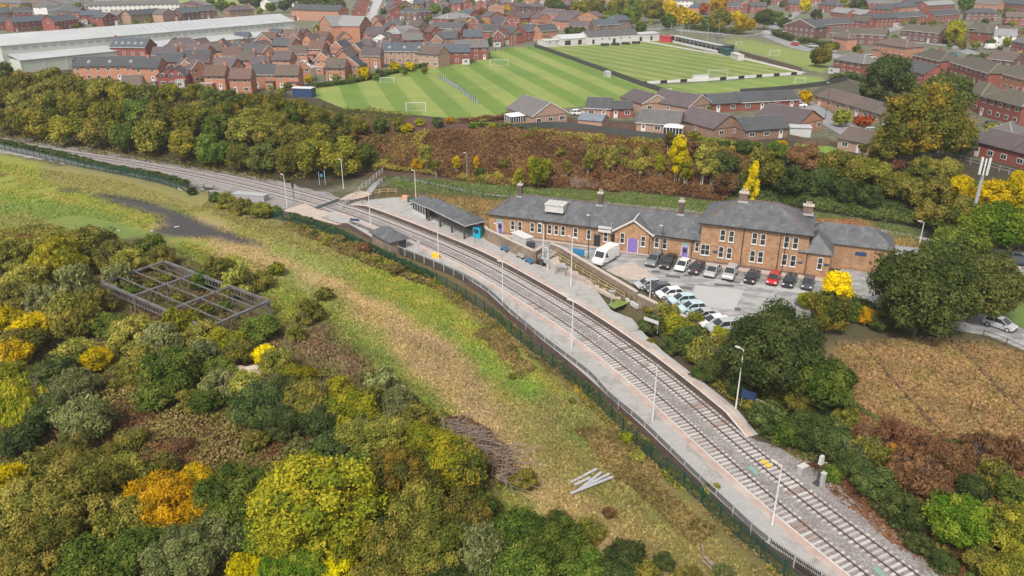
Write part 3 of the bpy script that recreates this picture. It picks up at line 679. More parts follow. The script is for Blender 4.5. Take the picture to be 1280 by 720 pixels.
# hip ridge tiles (paler lines)
g=MB()
def ridgeline(*pts):
    for p,q in zip(pts[:-1],pts[1:]): g.bar(p,q,.22,.12)
ridgeline((-ov,-ov,E1+.05),(ry-ov,ry,E1+rise+.05),(x1,ry,E1+rise+.05))
Dt=D1+1.6+1.0; hh=Dt/2; c0=(x1-.5,-1.0,E2+.04); c1=(x2+.5,-1.0,E2+.04); r0=(x1-.5+hh,-1+hh,E2+3.04); r1=(x2+.5-hh,-1+hh,E2+3.04)
ridgeline(c0,r0,r1,c1); ridgeline((x1-.5,-1+Dt,E2+.04),r0); ridgeline((x2+.5,-1+Dt,E2+.04),r1)
g.build('ridge_tiles',M['wallbrick'],root)
# gutters + downpipes
g=MB(); g.bar((-ov,-ov-.06,E1-.08),(xa-.3,-ov-.06,E1-.08),.13); g.bar((xb+.3,-ov-.06,E1-.08),(x1,-ov-.06,E1-.08),.13); g.bar((x1-.5,-1.06,E2-.08),(x2+.5,-1.06,E2-.08),.14)
for px,py,y,z1 in ((925,334,-.6,E2),(970,340,-.6,E2),(977,341,-.6,E2),(864,320,-.1,E1),(812,312,-.56,E1),(1005,345,-.6,E1+.4),(682,300,-.1,E1)):
    a=wh(px,py)[0]; g.bar((a,y,-.1),(a,y,z1),.12)
g.build('downpipe',M['gutter'],root)
# chimneys
def chimney(x,y,z,h,w_=.8,d=.7,pots=3,mt='facing',cap='coping'):
    c=MB().box((x,y,z+h/2),(w_,d,h)).build('chimney',M[mt],root); 
    MB().box((x,y,z+h+.1),(w_+.25,d+.25,.22)).build('chimney_cap',M[cap],c)
    for k in range(pots): MB().tube((x+(k-(pots-1)/2)*.34,y,z+h+.2),(x+(k-(pots-1)/2)*.34,y,z+h+.75),.13,.11,8).build('chimney_pot',M['deck'],c)
    MB().box((x,y-.1,z+.12),(w_+.35,d+.5,.2)).build('flashing',M['galv'],c)
chimney(ry-.2,ry,E1+rise-.5,2.2,.75,.7,1)
chimney(wh(750,262,ry)[0],ry,E1+rise-.4,2.2,.8,.7,2)
chimney(wh(851,270,ry)[0],ry,E1+rise-.4,2.3,.8,.7,2)
chimney(r0[0]+.3,hh-1,E2+2.6,1.5,1.3,.8,3,'wallbrick','coping')
chimney(x2-.9,hh+1.4,E2+.9,1.5,1.5,.8,3,'wallbrick','coping')
# windows / doors
def win(px,py,w_=.8,h=1.75,y=0,bars=(0,1)):
    a,z=wh(px,py,y); add_window(root,a,z,y,w_,h,bars)
for px,py in ((641,281.5),(650,282.5),(665.5,284),(674.5,285),(687,286.5),(695.5,287.5),(704,288.5),(719.5,290.5),(736,293),(757,296)): win(px,py)
for px,py in ((778,297.5),(804,301.5)): win(px,py,.8,1.9,-.5)
for px,py in ((821,303),(831,304.5)): win(px,py,.8,1.9)
win(871.3,308.5,.7,1.7,0,(0,1)); win(881.5,312,1.5,1.9,-.5,(1,1))
for px,py in ((901.3,315),(911.5,316.5),(940.5,320),(950.5,321.3),(980.5,324.5),(991.3,326)): win(px,py,.85,1.95,-.5)
for px,py in ((903.5,294),(914.3,295.5),(943.3,298),(953.8,299.5),(983.3,302.5),(994.4,304)): win(px,py,.85,1.95,-.5)
win(1025,329.5,.8,2.0,-.45)
def door(px,py,w_,h,mt,y=0,arch=False,name='door'):
    a,_=wh(px,py,y); f=MB(); f.bx(a-w_/2-.12,a+w_/2+.12,y-.05,y,0,h+.12); d=f.build('door_frame',M['white'] if mt!='black' else M['stone'],root)
    f=MB(); f.bx(a-w_/2,a+w_/2,y-.09,y-.052,.02,h*.97)
    if arch:
        pts=[(a+w_/2*math.cos(t),h*.97+.45*math.sin(t)) for t in np.linspace(0,math.pi,9)]
        vs=[(x,y-.09,z) for x,z in pts]; f.add(vs,[tuple(range(9))]); 
        for k in range(1,6): x=a-w_/2+w_*k/6; f.bx(x-.015,x+.015,y-.105,y-.088,.05,h)
    f.build(name,M[mt],d)
    if not arch and mt=='purple': MB().bx(a-w_*.3,a+w_*.3,y-.1,y-.088,h*.5,h*.85).build('pane',M['glass'],d); MB().bx(a-w_/2-.15,a+w_/2+.15,y-.14,y-.0,h+.13,h+.6).build('fanlight',M['greenpost'],d)
door(625,290,1.05,2.3,'purple'); door(855.5,320,1.05,2.3,'purple'); door(790.5,312,1.7,2.4,'purple',-.5,True); door(746,306,1.1,2.4,'black'); door(766.5,308,1.0,2.9,'black',-.02)
a,z=wh(757,286.5); MB().bx(a-1.2,a+1.15,-.55,-.01,z-.45,z+.5).build('canopy',M['offwhite'],root)
for px,py,y in ((894,314.5,-.5),(1000,328,-.45),(1033,331,-.45)):
    a,z=wh(px,py,y); MB().bx(a-.35,a+.35,y-.06,y-.01,z-.2,z+.15).build('plaque',M['navy'],root)
a,z=wh(1076,317.5,YB); MB().bx(a-.85,a+.85,YB-.08,YB-.01,z-.32,z+.32).build('blank_sign',M['navy'],root)
# small items against the building
a=wh(1048,337,0)
# ---------------------------------------------------------------- platform wall, ramp, retaining wall
def wall(name,pts,zb,zt,th,mt,label,cat,cap=None,group=None,zref=None):
    w_=[P2(x,y,zref if zref is not None else zb) for x,y in pts]; o0=empty(name,(*w_[0],zb),0,label,cat,group)
    mb=MB(); cp=MB()
    for k,((a,b_),(c,d)) in enumerate(zip(w_[:-1],w_[1:])):
        a-=o0.location.x;c-=o0.location.x;b_-=o0.location.y;d-=o0.location.y
        zt0,zt1=(zt[k],zt[k+1]) if isinstance(zt,(list,tuple)) else (zt,zt)
        v=Vector((c-a,d-b_,0)).normalized(); n_=Vector((-v.y,v.x,0))*th/2; p,q=Vector((a,b_,0)),Vector((c,d,0))+v*.01
        vs=[p-n_,q-n_,q+n_,p+n_]; mb.add([(e.x,e.y,0) for e in vs]+[(vs[0].x,vs[0].y,zt0-zb),(vs[1].x,vs[1].y,zt1-zb),(vs[2].x,vs[2].y,zt1-zb),(vs[3].x,vs[3].y,zt0-zb)],[(4,5,6,7),(0,1,5,4),(1,2,6,5),(2,3,7,6),(3,0,4,7)])
        if cap: cp.bar((a,b_,zt0-zb+.07),(c,d,zt1-zb+.07),th+.14,.14)
    mb.build('wall',M[mt],o0)
    if cap: cp.build('coping',M[cap],o0)
    return o0
wall('yard_wall',[(607,297),(609,300),(668,329),(676,324)],ZP,[ZF+1.0]*4,.4,'stone','weathered stone wall with pale coping between the platform and the station yard','wall','coping')
wall('retaining_wall',[(688,319),(701,324),(795,381)],ZP-.1,[ZF+.95,ZF+.95,ZF+.9],.45,'stone','long stone retaining wall holding up the car park above the platform ramp','wall','coping')
wall('retaining_wall',[(797,383),(840,404),(900,428),(930,440)],ZP-.1,[ZF+.7,ZF+.6,ZF+.5,ZF+.3],.45,'stone','low continuation of the car park wall among the bushes','wall','coping')
wall('ramp_side_wall',[(683,332),(690,336),(735,356)],ZP-.1,[ZF+.1,ZF+.05,ZP+.25],.3,'coping','sloping pale wall on the platform side of the long ramp','wall')
wall('ramp_end_wall',[(774,371),(797,386)],ZP-.1,[ZP+.55,ZP+.5],.45,'offwhite','short low pale wall at the foot of the ramp beside the bushes','wall')
# ramp surface
ra=[P(686,325,ZF),P(697,320,ZF),P(785,374,ZP+.2),P(765,372,ZP+.2)]
zz=[ZF+.05,ZF+.05,ZP+.25,ZP+.25]
mb=MB(); mb.add([(p.x,p.y,z) for p,z in zip(ra,zz)]+[(p.x,p.y,ZP-.1) for p in ra],[(3,2,1,0),(0,1,5,4),(1,2,6,5),(2,3,7,6),(3,0,4,7)]); o=mb.build('ramp',M['deck']); o['kind']='structure'
ra=[P(718,351,ZP),P(722,347,ZP),P(772,366,ZP+.2),P(770,373,ZP+.2)]; zz=[ZP+.03,ZP+.03,ZP+.25,ZP+.25]
mb=MB(); mb.add([(p.x,p.y,z) for p,z in zip(ra,zz)]+[(p.x,p.y,ZP-.1) for p in ra],[(3,2,1,0),(0,1,5,4),(1,2,6,5),(2,3,7,6),(3,0,4,7)]); o=mb.build('ramp',M['coping']); o['kind']='structure'
def railing(name,pts,zs,h,mt,label,cat,rails=2,step=2.0,off=(0,0),group=None,r=.035):
    w_=[Vector((*P2(x,y,z),z)) for (x,y),z in zip(pts,zs)]; o0=empty(name,w_[0],0,label,cat,group); b0=w_[0]; mb=MB(); pm=MB().tube((0,0,0),(0,0,h),r*1.2,n=6).build('post',M[mt]); pmd=pm.data; bpy.data.objects.remove(pm)
    for p,q in zip(w_[:-1],w_[1:]):
        for k in range(rails): zz=h*(1-k/rails); MB().tube(p-b0+Vector((0,0,zz)),q-b0+Vector((0,0,zz)),r,n=6).build('rail',M[mt],o0)
        nn=max(1,int((q-p).length/step))
        for i in range(nn): part('post',pmd,o0,p-b0+(q-p)*i/nn)
    part('post',pmd,o0,w_[-1]-b0); return o0
railing('handrail',[(692,321),(780,374)],[ZF,ZP+.3],1.0,'timber','yellow handrail running down the ramp along the retaining wall','railing')
railing('handrail',[(722,349),(768,369)],[ZP+.05,ZP+.25],.95,'timber','pinkish handrail on the short lower ramp near the lamp post','railing')
railing('handrail',[(684,330),(742,359)],[ZF,ZP+.3],.9,'steel','grey rail along the platform side of the ramp','railing')
railing('step_railing',[(671,330),(680,321)],[ZP,ZF],.9,'dark','dark railings at the steps beside the end of the yard wall','railing',3,.5)
# grass triangle
tri=[P2(*e,ZP) for e in [(760,381),(773,373),(785,379),(768,386)]]
o=MB().poly(tri,ZP-.05,ZP+.06).build('grass_triangle',simple('tuft_grass',(.14,.2,.04),.9,.4,3)); o['kind']='structure'
# ---------------------------------------------------------------- shelters
def front_frame(pa,pb,z):
    a=P(*pa,z); b_=P(*pb,z); d=b_-a; return a,math.atan2(d.y,d.x),d.length
a,rz,L=front_frame((515.5,266),(582,300),ZP)
root=empty('platform_canopy',a,rz,'long slate roofed waiting canopy on dark posts on the far platform','shelter')
Ls=L*.27; 
def canopy_roof(x0,L_,D_,z,rise,nm='roof',leftgable=True,rightgable=False):
    mb=MB(); ov=.35; a_,b_,c_,d_=x0-ov,x0+L_+ov,-ov,D_+ov; h=(d_-c_)/2
    r0=(a_ if leftgable else a_+h,(c_+d_)/2,z+rise); r1=(b_ if rightgable else b_-h,(c_+d_)/2,z+rise)
    mb.add([(a_,c_,z),(b_,c_,z),(b_,d_,z),(a_,d_,z),r0,r1],[(0,1,5,4),(2,3,4,5),(1,2,5),(3,0,4)]); mb.add([(a_,c_,z-.16),(b_,c_,z-.16),(b_,d_,z-.16),(a_,d_,z-.16),(a_,c_,z),(b_,c_,z),(b_,d_,z),(a_,d_,z)],[(3,2,1,0)]+[(i,(i+1)%4,4+(i+1)%4,4+i) for i in range(4)],1)
    mb.build(nm,[M['slate'],M['offwhite']],root)
canopy_roof(0,Ls-.1,3.6,2.75,1.1,leftgable=False,rightgable=True); canopy_roof(Ls+.7,L-Ls-.7,4.2,2.95,1.35)
mb=MB(); mb.bx(.1,.2,0,3.4,0,2.6); mb.bx(.1,Ls,3.3,3.4,0,2.6); mb.bx(.1,Ls,0,.08,0,.9); mb.build('wall_panel',M['greypanel'],root)
for k in range(6):
    x=.15+(Ls-.3)*k/5; MB().bx(x-.06,x+.06,-.02,.1,.0,2.6).build('mullion',M['offwhite'],root)
    if k<5: MB().bx(x+.06,x+(Ls-.3)/5-.06,.02,.05,.9,2.5).build('pane',M['glass'],root)
for k in range(4):
    x=Ls+1+(L-Ls-1.6)*k/3; MB().bx(x-.13,x+.13,-.0,.26,0,2.85).build('post',M['dark'],root)
mb=MB(); mb.bx(Ls+.6,L,4.0,4.15,0,2.85); mb.build('back_wall',M['facing'],root)
mb=MB()
for k in range(4):
    x=Ls+2+(L-Ls-4)*k/3; mb.bx(x-.9,x+.9,3.2,3.6,.4,.5); mb.bx(x-.9,x+.9,3.6,3.66,.5,.95)
mb.build('bench',M['steel'],root)
# poster cases / people-free clutter under canopy
for k,x in enumerate((Ls+4.2,L-2.2)): MB().bx(x-.6,x+.6,3.9,3.98,1.0,2.0).build('poster_case',M['offwhite'],root)
a,rz,L=front_frame((466,306),(489,319),.4)
root=empty('waiting_shelter',(a.x,a.y,0),rz,'small stone waiting shelter with hipped slate roof on the fenced platform','shelter')
L=max(3.8,L); mb=MB(); mb.bx(0,L,0,.25,-.6,2.9); mb.bx(0,.25,.25,3.2,-.6,2.9); mb.bx(L-.25,L,.25,1.7,-.6,2.9); mb.build('wall',M['stone'],root)
mb=MB(); roof_mesh(mb,L,3.4,2.95,1.25,'h',.45,y0=0); mb.build('roof',M['slate'],root)
for x in (.3,L*.5,L-.15):
    MB().bx(x-.08,x+.08,3.15,3.3,0.3,2.9).build('post',M['offwhite'],root)
MB().bx(L-.12,L-.04,1.7,3.2,1.0,2.6).build('pane',M['glass'],root)
# teal kiosk, benches, planters
a=P(597,297,ZP); root=empty('platform_kiosk',a,-.5,'bright teal ticket kiosk at the end of the canopy','kiosk')
MB().box((0,0,1.1),(1.5,.8,2.1)).build('cabinet',M['teal'],root); MB().box((0,0,2.2),(1.62,.92,.12)).build('cap',M['navy'],root); MB().box((.0,-.42,1.35),(.9,.04,.8)).build('screen',M['glass'],root)
def bench(px,py,rz,mt,label):
    p=P(px,py,ZP); r_=empty('bench',p,rz,label,'bench','benches along the platform wall'); mb=MB()
    for k in range(3): mb.bx(-.9,.9,-.2+.14*k,-.09+.14*k,.43,.47)
    mb.build('seat',M[mt],r_); mb=MB()
    for k in range(3): mb.bx(-.9,.9,.22,.26,.52+.13*k,.62+.13*k)
    mb.build('backrest',M[mt],r_)
    for x in (-.75,.75): MB().bx(x-.04,x+.04,-.2,.24,0,.43).build('leg',M['dark'],r_)
    return r_
wr=math.atan2(P(668,329,ZP).y-P(609,300,ZP).y,P(668,329,ZP).x-P(609,300,ZP).x)
bench(630,314,wr,'bluebench','blue bench against the stone wall, nearer to the teal kiosk'); bench(661,329,wr,'bluebench','blue bench against the stone wall, nearer to the ramp'); bench(650,323,wr,'galv','pale metal bench between the two blue benches')
p=P(641,314,ZP); r_=empty('notice_board',p,wr,'white notice board fixed on the stone platform wall','notice board'); MB().bx(-.55,.55,-.05,0,.7,2.1).build('board',M['offwhite'],r_); MB().bx(-.6,.6,-.02,.03,.65,2.15).build('frame',M['dark'],r_)
# parapet box / white tank roof in the yard
p=P(653,305,ZF); r_=empty('lean_to_shed',p,wr,'white flat topped lean-to in the yard between wall and station','shed'); MB().bx(-2.2,1.8,-.7,.9,0,1.6).build('body',M['offwhite'],r_); MB().bx(-2.35,1.95,-.85,1.05,1.6,1.75).build('roof',M['white'],r_); MB().bx(1.8,2.9,-.5,.6,0,1.1).build('bin_store',M['dark'],r_)
# ---------------------------------------------------------------- lamp posts, masts, signals
def lamp(px,py,topy,label,mt='postwhite',double=False,zg=None,lean=0,arm=1.0,az=None,name='lamp_post'):
    z=ZP if zg is None else zg
    p=P(px,py,z) if zg!='g' else G(px,py); z=p.z
    # find height so that the top projects to topy
    lo,hi=1,14
    for _ in range(30):
        m_=(lo+hi)/2
        if proj(p.x,p.y,z+m_)[1]>topy: lo=m_
        else: hi=m_
    h=lo; az=az if az is not None else math.pi*.75
    r_=empty(name,p,az,label,'lamp post','lamp posts around the station'); MB().tube((0,0,0),(0,0,1.1),.11,.1,8).build('base',M[mt],r_); MB().tube((0,0,1.1),(0,0,h),.085,.06,8).build('pole',M[mt],r_)
    for s in ((1,-1) if double else (1,)):
        MB().bar((0,0,h-.03),(s*arm*.5,0,h+.06),.06).build('arm',M[mt],r_); q=MB().box((s*(arm*.5+.25),0,h+.08),(.62,.26,.13),0,0,.8).build('lamp_head',M['offwhite'],r_)
        MB().box((s*(arm*.5+.25),0,h+.005),(.45,.18,.03)).build('lens',M['lampglass'],q)
    return r_
L_=lamp
L_(359,258,219,'white lamp post beside the left end of the foot crossing landing')
L_(429.5,236,200,'white lamp post in front of the woodland edge by the crossing path',zg=.6)
L_(520,248,214,'white lamp post just left of the platform canopy')
L_(463.5,282,242,'white lamp post on the fenced platform near the crossing landing')
L_(548.5,330,279,'white lamp post on the fenced platform right of the slate roofed shelter')
L_(628.3,381,328,'white lamp post on the fenced platform, below the steps of the yard wall')
L_(714.5,434,377,'white lamp post on the fenced platform below the double headed lamp')
L_(815.5,527,459,'white lamp post on the curving fenced platform, second from the bottom')
L_(965,656,582,'tall white lamp post on the fenced platform nearest the bottom edge')
L_(678.5,331,281,'white lamp post at the foot of the platform steps'); L_(684.5,337,311,'short white post with small lamp beside the platform steps',arm=.3)
L_(622.5,306,281,'slim white lamp post in front of the purple left door')
L_(713.5,358,297,'white lamp post with double head at the end of the ramp',double=True)
L_(811,386,352,'white lamp post rising from the bushes by the parked cars',zg=ZP)
L_(919.5,512,437,'leaning looking white lamp post in front of the round dark tree',zg=.9)
L_(1149,306,278,'grey street lamp beside the low end building of the station',zg=ZF)
L_(584,221,192,'green lamp post on the path behind the station',mt='greenpost',zg=ZF)
L_(1031,150,104,'dark street lamp beside the bungalow terrace and round bin','dark',zg=8)
L_(735,324,270,'thin dark lamp column between the ramp wall and the white van','dark',zg=ZF,arm=.2); L_(1107,160,128,'grey street lamp behind the long bungalow terrace','galv',zg=8)
for i,(x,y,t_) in enumerate([(898,45,24),(852,44,22),(884,52,30)]): L_(x,y,t_,['slim mast with floodlight beyond the football stand','double floodlight mast by the orange trees','short floodlight mast beside the football stand'][i],'galv',zg=8,name='floodlight_mast')
L_(826,324,283,'thick dark column standing between two parked cars and the station','dark',zg=ZF,arm=.3)
# dark downlight column in front of the station at px 826
# telecoms mast
p=G(1212,285); r_=empty('phone_mast',p,0,'thick grey phone mast with white antenna panels above the trees','mast')
MB().tube((0,0,0),(0,0,10.2),.34,.27,12).build('pole',M['steel'],r_); 
for k in range(6):
    t_=k*math.pi/3; MB().box((.7*math.cos(t_),.7*math.sin(t_),11.7),(.34,.22,3.0),t_).build('antenna_panel',M['white'],r_)
mb=MB()
for z_ in (10.5,12.9):
    for k in range(6): t_=k*math.pi/3; mb.bar((0,0,z_),(.7*math.cos(t_),.7*math.sin(t_),z_),.09)
mb.tube((0,0,10.2),(0,0,13.4),.13,n=8); mb.build('head_frame',M['dark'],r_)
# signal + trackside cabinets
p=P(1021,606,.1); r_=empty('railway_signal',p,.6,'railway signal seen from behind with white hood, beside the far track','signal')
MB().tube((0,0,0),(0,0,2.6),.09,.08,8).build('post',M['dark'],r_); MB().box((0,0,3.05),(.5,.35,1.0),0,0,.85).build('signal_head',M['offwhite'],r_); MB().box((.02,.3,3.1),(.7,.06,1.2)).build('backplate',M['black'],r_); MB().bar((.2,0,2.7),(.8,-.2,2.5),.06).build('bracket',M['offwhite'],r_); MB().box((0,0,.15),(.6,.6,.3)).build('base',M['dark'],r_)
p=P(1002,592,.1); r_=empty('trackside_cabinet',p,.55,'squat grey cabinet on the ballast between the lamp post and the signal','cabinet'); MB().box((0,0,.5),(1.0,.6,.9)).build('body',M['galv'],r_); MB().box((0,0,.98),(1.1,.7,.07)).build('lid',M['offwhite'],r_); MB().bx(-.45,.45,-.32,-.3,.1,.9).build('door',M['steel'],r_)
p=P(1027,608,.1); r_=empty('trackside_cabinet',p,.5,'narrow upright grey cabinet just right of the signal post','cabinet'); MB().box((0,0,.8),(.4,.35,1.6)).build('body',M['galv'],r_); MB().box((0,0,1.64),(.5,.45,.08)).build('lid',M['offwhite'],r_)
p=P(368,253,ZB); r_=empty('railway_signal',p,0,'slim dark colour light signal left of the foot crossing','signal'); MB().tube((0,0,0),(0,0,3.6),.07,n=8).build('post',M['dark'],r_); MB().box((0,0,3.9),(.4,.3,1.1)).build('signal_head',M['black'],r_); MB().box((0,0,.15),(.5,.5,.3)).build('base',M['steel'],r_)
# yellow track fitting, grey-green cover
s_,d_=sdp(951,582,.2); x,y=TP(s_,1.95); x2_,y2_=TP(s_+.5,1.95); az=math.atan2(y2_-y,x2_-x)
r_=empty('track_magnet',(x,y,ZS+.05),az,'yellow fitting fixed between the rails of the far track','track fitting'); MB().box((-.3,0,.08),(.55,.5,.16),0,0,.8).box((.4,0,.08),(.55,.5,.14),0,0,.8).build('cover',M['yellowpaint'],r_); MB().box((0,0,-.0),(1.5,.3,.05)).build('plate',M['dark'],r_)
x,y=TP(sdp(940,589,.2)[0],0.0); r_=tag(MB().box((0,0,0),(1.5,.6,.12),az).build('cable_cover',M['greenpost']),'grey green cover plate lying between the tracks','cover plate'); r_.location=(x,y,ZB+.06)
x,y=TP(sdp(1100,722,.2)[0]-.4,0.1); r_=tag(MB().box((0,0,0),(1.2,.6,.12),az).build('cable_cover',M['greenpost']),'green cover plate between the tracks at the bottom edge','cover plate'); r_.location=(x,y,ZB+.06)
# station signs
def signboard(px,py,z,rz,w_,h,mt,label,posts=True,zb=1.4,posth=None):
    p=P(px,py,z); r_=empty('sign',p,rz,label,'sign'); MB().bx(-w_/2,w_/2,-.03,.03,zb,zb+h).build('board',M[mt],r_)
    for x in (-w_/2+.1,w_/2-.1): MB().tube((x,.05,0),(x,.05,zb+h),.04,n=6).build('post',M['galv'],r_)
    return r_
signboard(813,414,ZP,-.75,2.4,.5,'offwhite','white edged blank station name board in front of the bushes')
signboard(934,508,.9,-.6,1.7,1.1,'navy','dark blue panel sign beside the leaning looking lamp post',zb=1.0); signboard(945,509,.9,-.65,2.2,.3,'offwhite','long thin white board right of the blue panel sign',zb=.8)
signboard(723,323,ZF,-.45,2.1,1.1,'bluebench','blue welcome panel behind the ramp wall, beside the dark lamp column',zb=.6)
signboard(444,281,ZP,-.35,2.0,.45,'navy','dark blue name board facing the track on the fenced platform',zb=.8)
p=P(545,322,ZP); r_=empty('grit_bin',p,-.5,'yellow grit bin on the fenced platform near the shelter','bin'); MB().box((0,0,.35),(1.3,.6,.7),0,0,1.1).build('body',M['yellowpaint'],r_); MB().box((0,0,.75),(1.45,.72,.12),0,0,.85).build('lid',M['yellowpaint'],r_)
p=P(524,318,ZP); r_=empty('information_post',p,-.4,'thin grey post with small panel beside the waiting shelter','post'); MB().tube((0,0,0),(0,0,2.4),.05,n=6).build('pole',M['steel'],r_); MB().box((0,-.06,2.2),(.6,.08,.5)).build('panel',M['galv'],r_)
p=P(594,304,ZP); r_=empty('information_post',p,-.4,'thin dark post in front of the teal kiosk','post'); MB().tube((0,0,0),(0,0,2.5),.05,n=6).build('pole',M['dark'],r_); MB().box((0,-.06,2.3),(.5,.08,.4)).build('panel',M['navy'],r_)
p=P(702,343,ZP); r_=empty('cycle_stand',p,-.5,'grey metal cycle stand cage beside the ramp','cycle stand'); mb=MB()
for x in (-.9,.9):
    for y in (-.35,.35): mb.tube((x,y,0),(x,y,1.4),.04,n=6)
mb.build('frame',M['dark'],r_); MB().box((0,0,1.45),(2.0,.9,.08)).build('roof',M['steel'],r_)
p=P(677,331,ZP); r_=empty('litter_bin',p,0,'small dark litter bin below the platform steps','bin'); MB().tube((0,0,0),(0,0,.9),.3,.33,12).build('body',M['dark'],r_); MB().tube((0,0,.9),(0,0,1.02),.35,.2,12).build('lid',M['black'],r_)
p=P(764,381,ZP); r_=empty('information_post',p,-.4,'grey post with a square cap at the foot of the lower ramp','post'); MB().tube((0,0,0),(0,0,2.2),.09,n=8).build('pole',M['steel'],r_); MB().box((0,0,2.25),(.9,.5,.12)).build('panel',M['steel'],r_)
p=G(586-0,238)
for i,(x,y) in enumerate([(507,249),(514,252)]):
    p=P(x,y,ZP); r_=empty('planter',p,-.4,['orange brown planter box left of the canopy','dark green planter box between the canopy and the orange brown planter'][i],'planter'); MB().box((0,0,.4),(1.3,.9,.8)).build('box',M['orangepaving' if i==0 else 'greenfence'],r_)
p=P(403,231,1); r_=empty('equipment_box',p,0,'blue grey equipment post cluster at the woodland edge','cabinet'); MB().tube((-.6,0,0),(-.6,0,3),.08,n=6).tube((.7,0,0),(.7,0,3.4),.08,n=6).build('posts',M['steel'],r_); MB().box((0,0,2.2),(.6,.4,.6)).build('box',M['bluebench'],r_)
p=P(318,250,.1); r_=empty('palisade_enclosure',p,-.25,'pale grey equipment cabin beside the track among shrubs','cabin'); MB().bx(-4.5,3.0,-1.0,1.0,0,1.35).build('body',M['steel'],r_); MB().bx(-4.6,3.1,-1.1,1.1,1.35,1.43).build('roof',M['galv'],r_); MB().bx(-1.5,-.6,-1.06,-1.0,0,1.3).build('door',M['steel'],r_)
# ---------------------------------------------------------------- fences
def fence(name,pts,zref,h,mt,label,style,step=2.75,group=None,ground=False,post_mt=None,post_h=None,z=0.0):
    w_=[P2(x,y,zref) for x,y in pts]; w_=resample(catmull(w_,6),.5); n_=len(w_)
    zs=terr_arr(w_[:,0],w_[:,1]) if ground else np.full(n_,z)
    o0=empty(name,(w_[0][0],w_[0][1],zs[0]),0,label,'fence',group); b0=np.array([w_[0][0],w_[0][1],zs[0]]); q=np.c_[w_,zs]-b0
    d=np.r_[0,np.cumsum(np.linalg.norm(np.diff(q[:,:2],axis=0),axis=1))]
    at=lambda s:Vector([np.interp(s,d,q[:,k]) for k in range(3)])
    ph=post_h or h+.1; pm=MB().bx(-.06,.06,-.06,.06,0,ph).build('post',M[post_mt or mt]); pmd=pm.data; bpy.data.objects.remove(pm)
    npst=int(d[-1]/step)+1
    if npst>95: step=d[-1]/94; npst=95
    for i in range(npst): 
        a=at(i*step); c=at(min(d[-1],i*step+.3)); part('post',pmd,o0,a,math.atan2(c.y-a.y,c.x-a.x))
    mb=MB(); rl=MB()
    ss=np.arange(0,d[-1],1.0)
    if style=='palisade':
        for s in np.arange(.1,d[-1],.17):
            a=at(s); c=at(min(d[-1],s+.1)); v=(c-a); v.z=0
            if v.length<1e-5: continue
            v.normalize(); v*=.035
            mb.add([(a.x-v.x,a.y-v.y,a.z+.08),(a.x+v.x,a.y+v.y,a.z+.08),(a.x+v.x,a.y+v.y,a.z+h-.1),(a.x,a.y,a.z+h+.06),(a.x-v.x,a.y-v.y,a.z+h-.1)],[(0,1,2,3,4)])
        for a,c in zip(ss[:-1],ss[1:]):
            for zz in (.35,h-.3): rl.bar(at(a)+Vector((0,0,zz)),at(c)+Vector((0,0,zz)),.05,.07)
        mb.build('pales',M[mt],o0); rl.build('rail',M[mt],o0)
    elif style=='panel':
        for a,c in zip(ss[:-1],ss[1:]):
            p,r_=at(a),at(c); mb.add([(p.x,p.y,p.z+.05),(r_.x,r_.y,r_.z+.05),(r_.x,r_.y,r_.z+h-.05),(p.x,p.y,p.z+h-.05)],[(0,1,2,3)])
            rl.bar(p+Vector((0,0,h)),r_+Vector((0,0,h)),.08,.1)
        mb.build('panel',M['meshpanel'] if mt=='meshpanel' else M[mt],o0); rl.build('rail',M[post_mt or mt],o0)
    elif style=='boards':
        for a,c in zip(ss[:-1],ss[1:]):
            p,r_=at(a),at(c); mb.bar(p+Vector((0,0,h/2)),r_+Vector((0,0,h/2)),.05,h)
        mb.build('panel',M[mt],o0)
    elif style=='rails':
        for zz in (h,h*.5):
            rl=MB()
            for a,c in zip(ss[:-1],ss[1:]): rl.bar(at(a)+Vector((0,0,zz)),at(c)+Vector((0,0,zz)),.06,.06)
            rl.build('rail',M[mt],o0)
    elif style=='net':
        for a,c in zip(ss[:-1],ss[1:]):
            for zz in (h,h*.75,h*.5,h*.25): rl.bar(at(a)+Vector((0,0,zz)),at(c)+Vector((0,0,zz)),.03,.03)
        for s in np.arange(0,d[-1],.8): a=at(s); rl.bar(a,a+Vector((0,0,h)),.025,.025)
        rl.build('netting',M[mt],o0)
    return o0
# mesh infill: dark chain link, really open
m,nt,n,l,b=mat('dark_mesh_infill'); b.inputs['Base Color'].default_value=(.07,.065,.06,1); b.inputs['Roughness'].default_value=.7
g=n.new('ShaderNodeTexCoord'); sx=n.new('ShaderNodeSeparateXYZ'); l.new(g.outputs['Object'],sx.inputs[0])
def wv(sock,f):
    mu=n.new('ShaderNodeMath'); mu.operation='MULTIPLY'; mu.inputs[1].default_value=f; l.new(sock,mu.inputs[0]); fr_=n.new('ShaderNodeMath'); fr_.operation='FRACT'; l.new(mu.outputs[0],fr_.inputs[0]); lt=n.new('ShaderNodeMath'); lt.operation='LESS_THAN'; lt.inputs[1].default_value=.6; l.new(fr_.outputs[0],lt.inputs[0]); return lt.outputs[0]
ad=n.new('ShaderNodeMath'); ad.operation='SUBTRACT'; l.new(sx.outputs['X'],ad.inputs[0]); l.new(sx.outputs['Y'],ad.inputs[1]); l.new(wv(ad.outputs[0],6.0),b.inputs['Alpha'])
M['meshpanel']=m; M['fenceboard']=simple('dark_fence_board',(.05,.055,.05),.85,.3,2); M['brownboard']=simple('brown_fence_board',(.1,.07,.05),.85,.3,2); M['netgreen']=paint('green_netting',(.03,.1,.08),.7)
EXTRA=[(120,217),(245,244),(300,256),(352,271)]
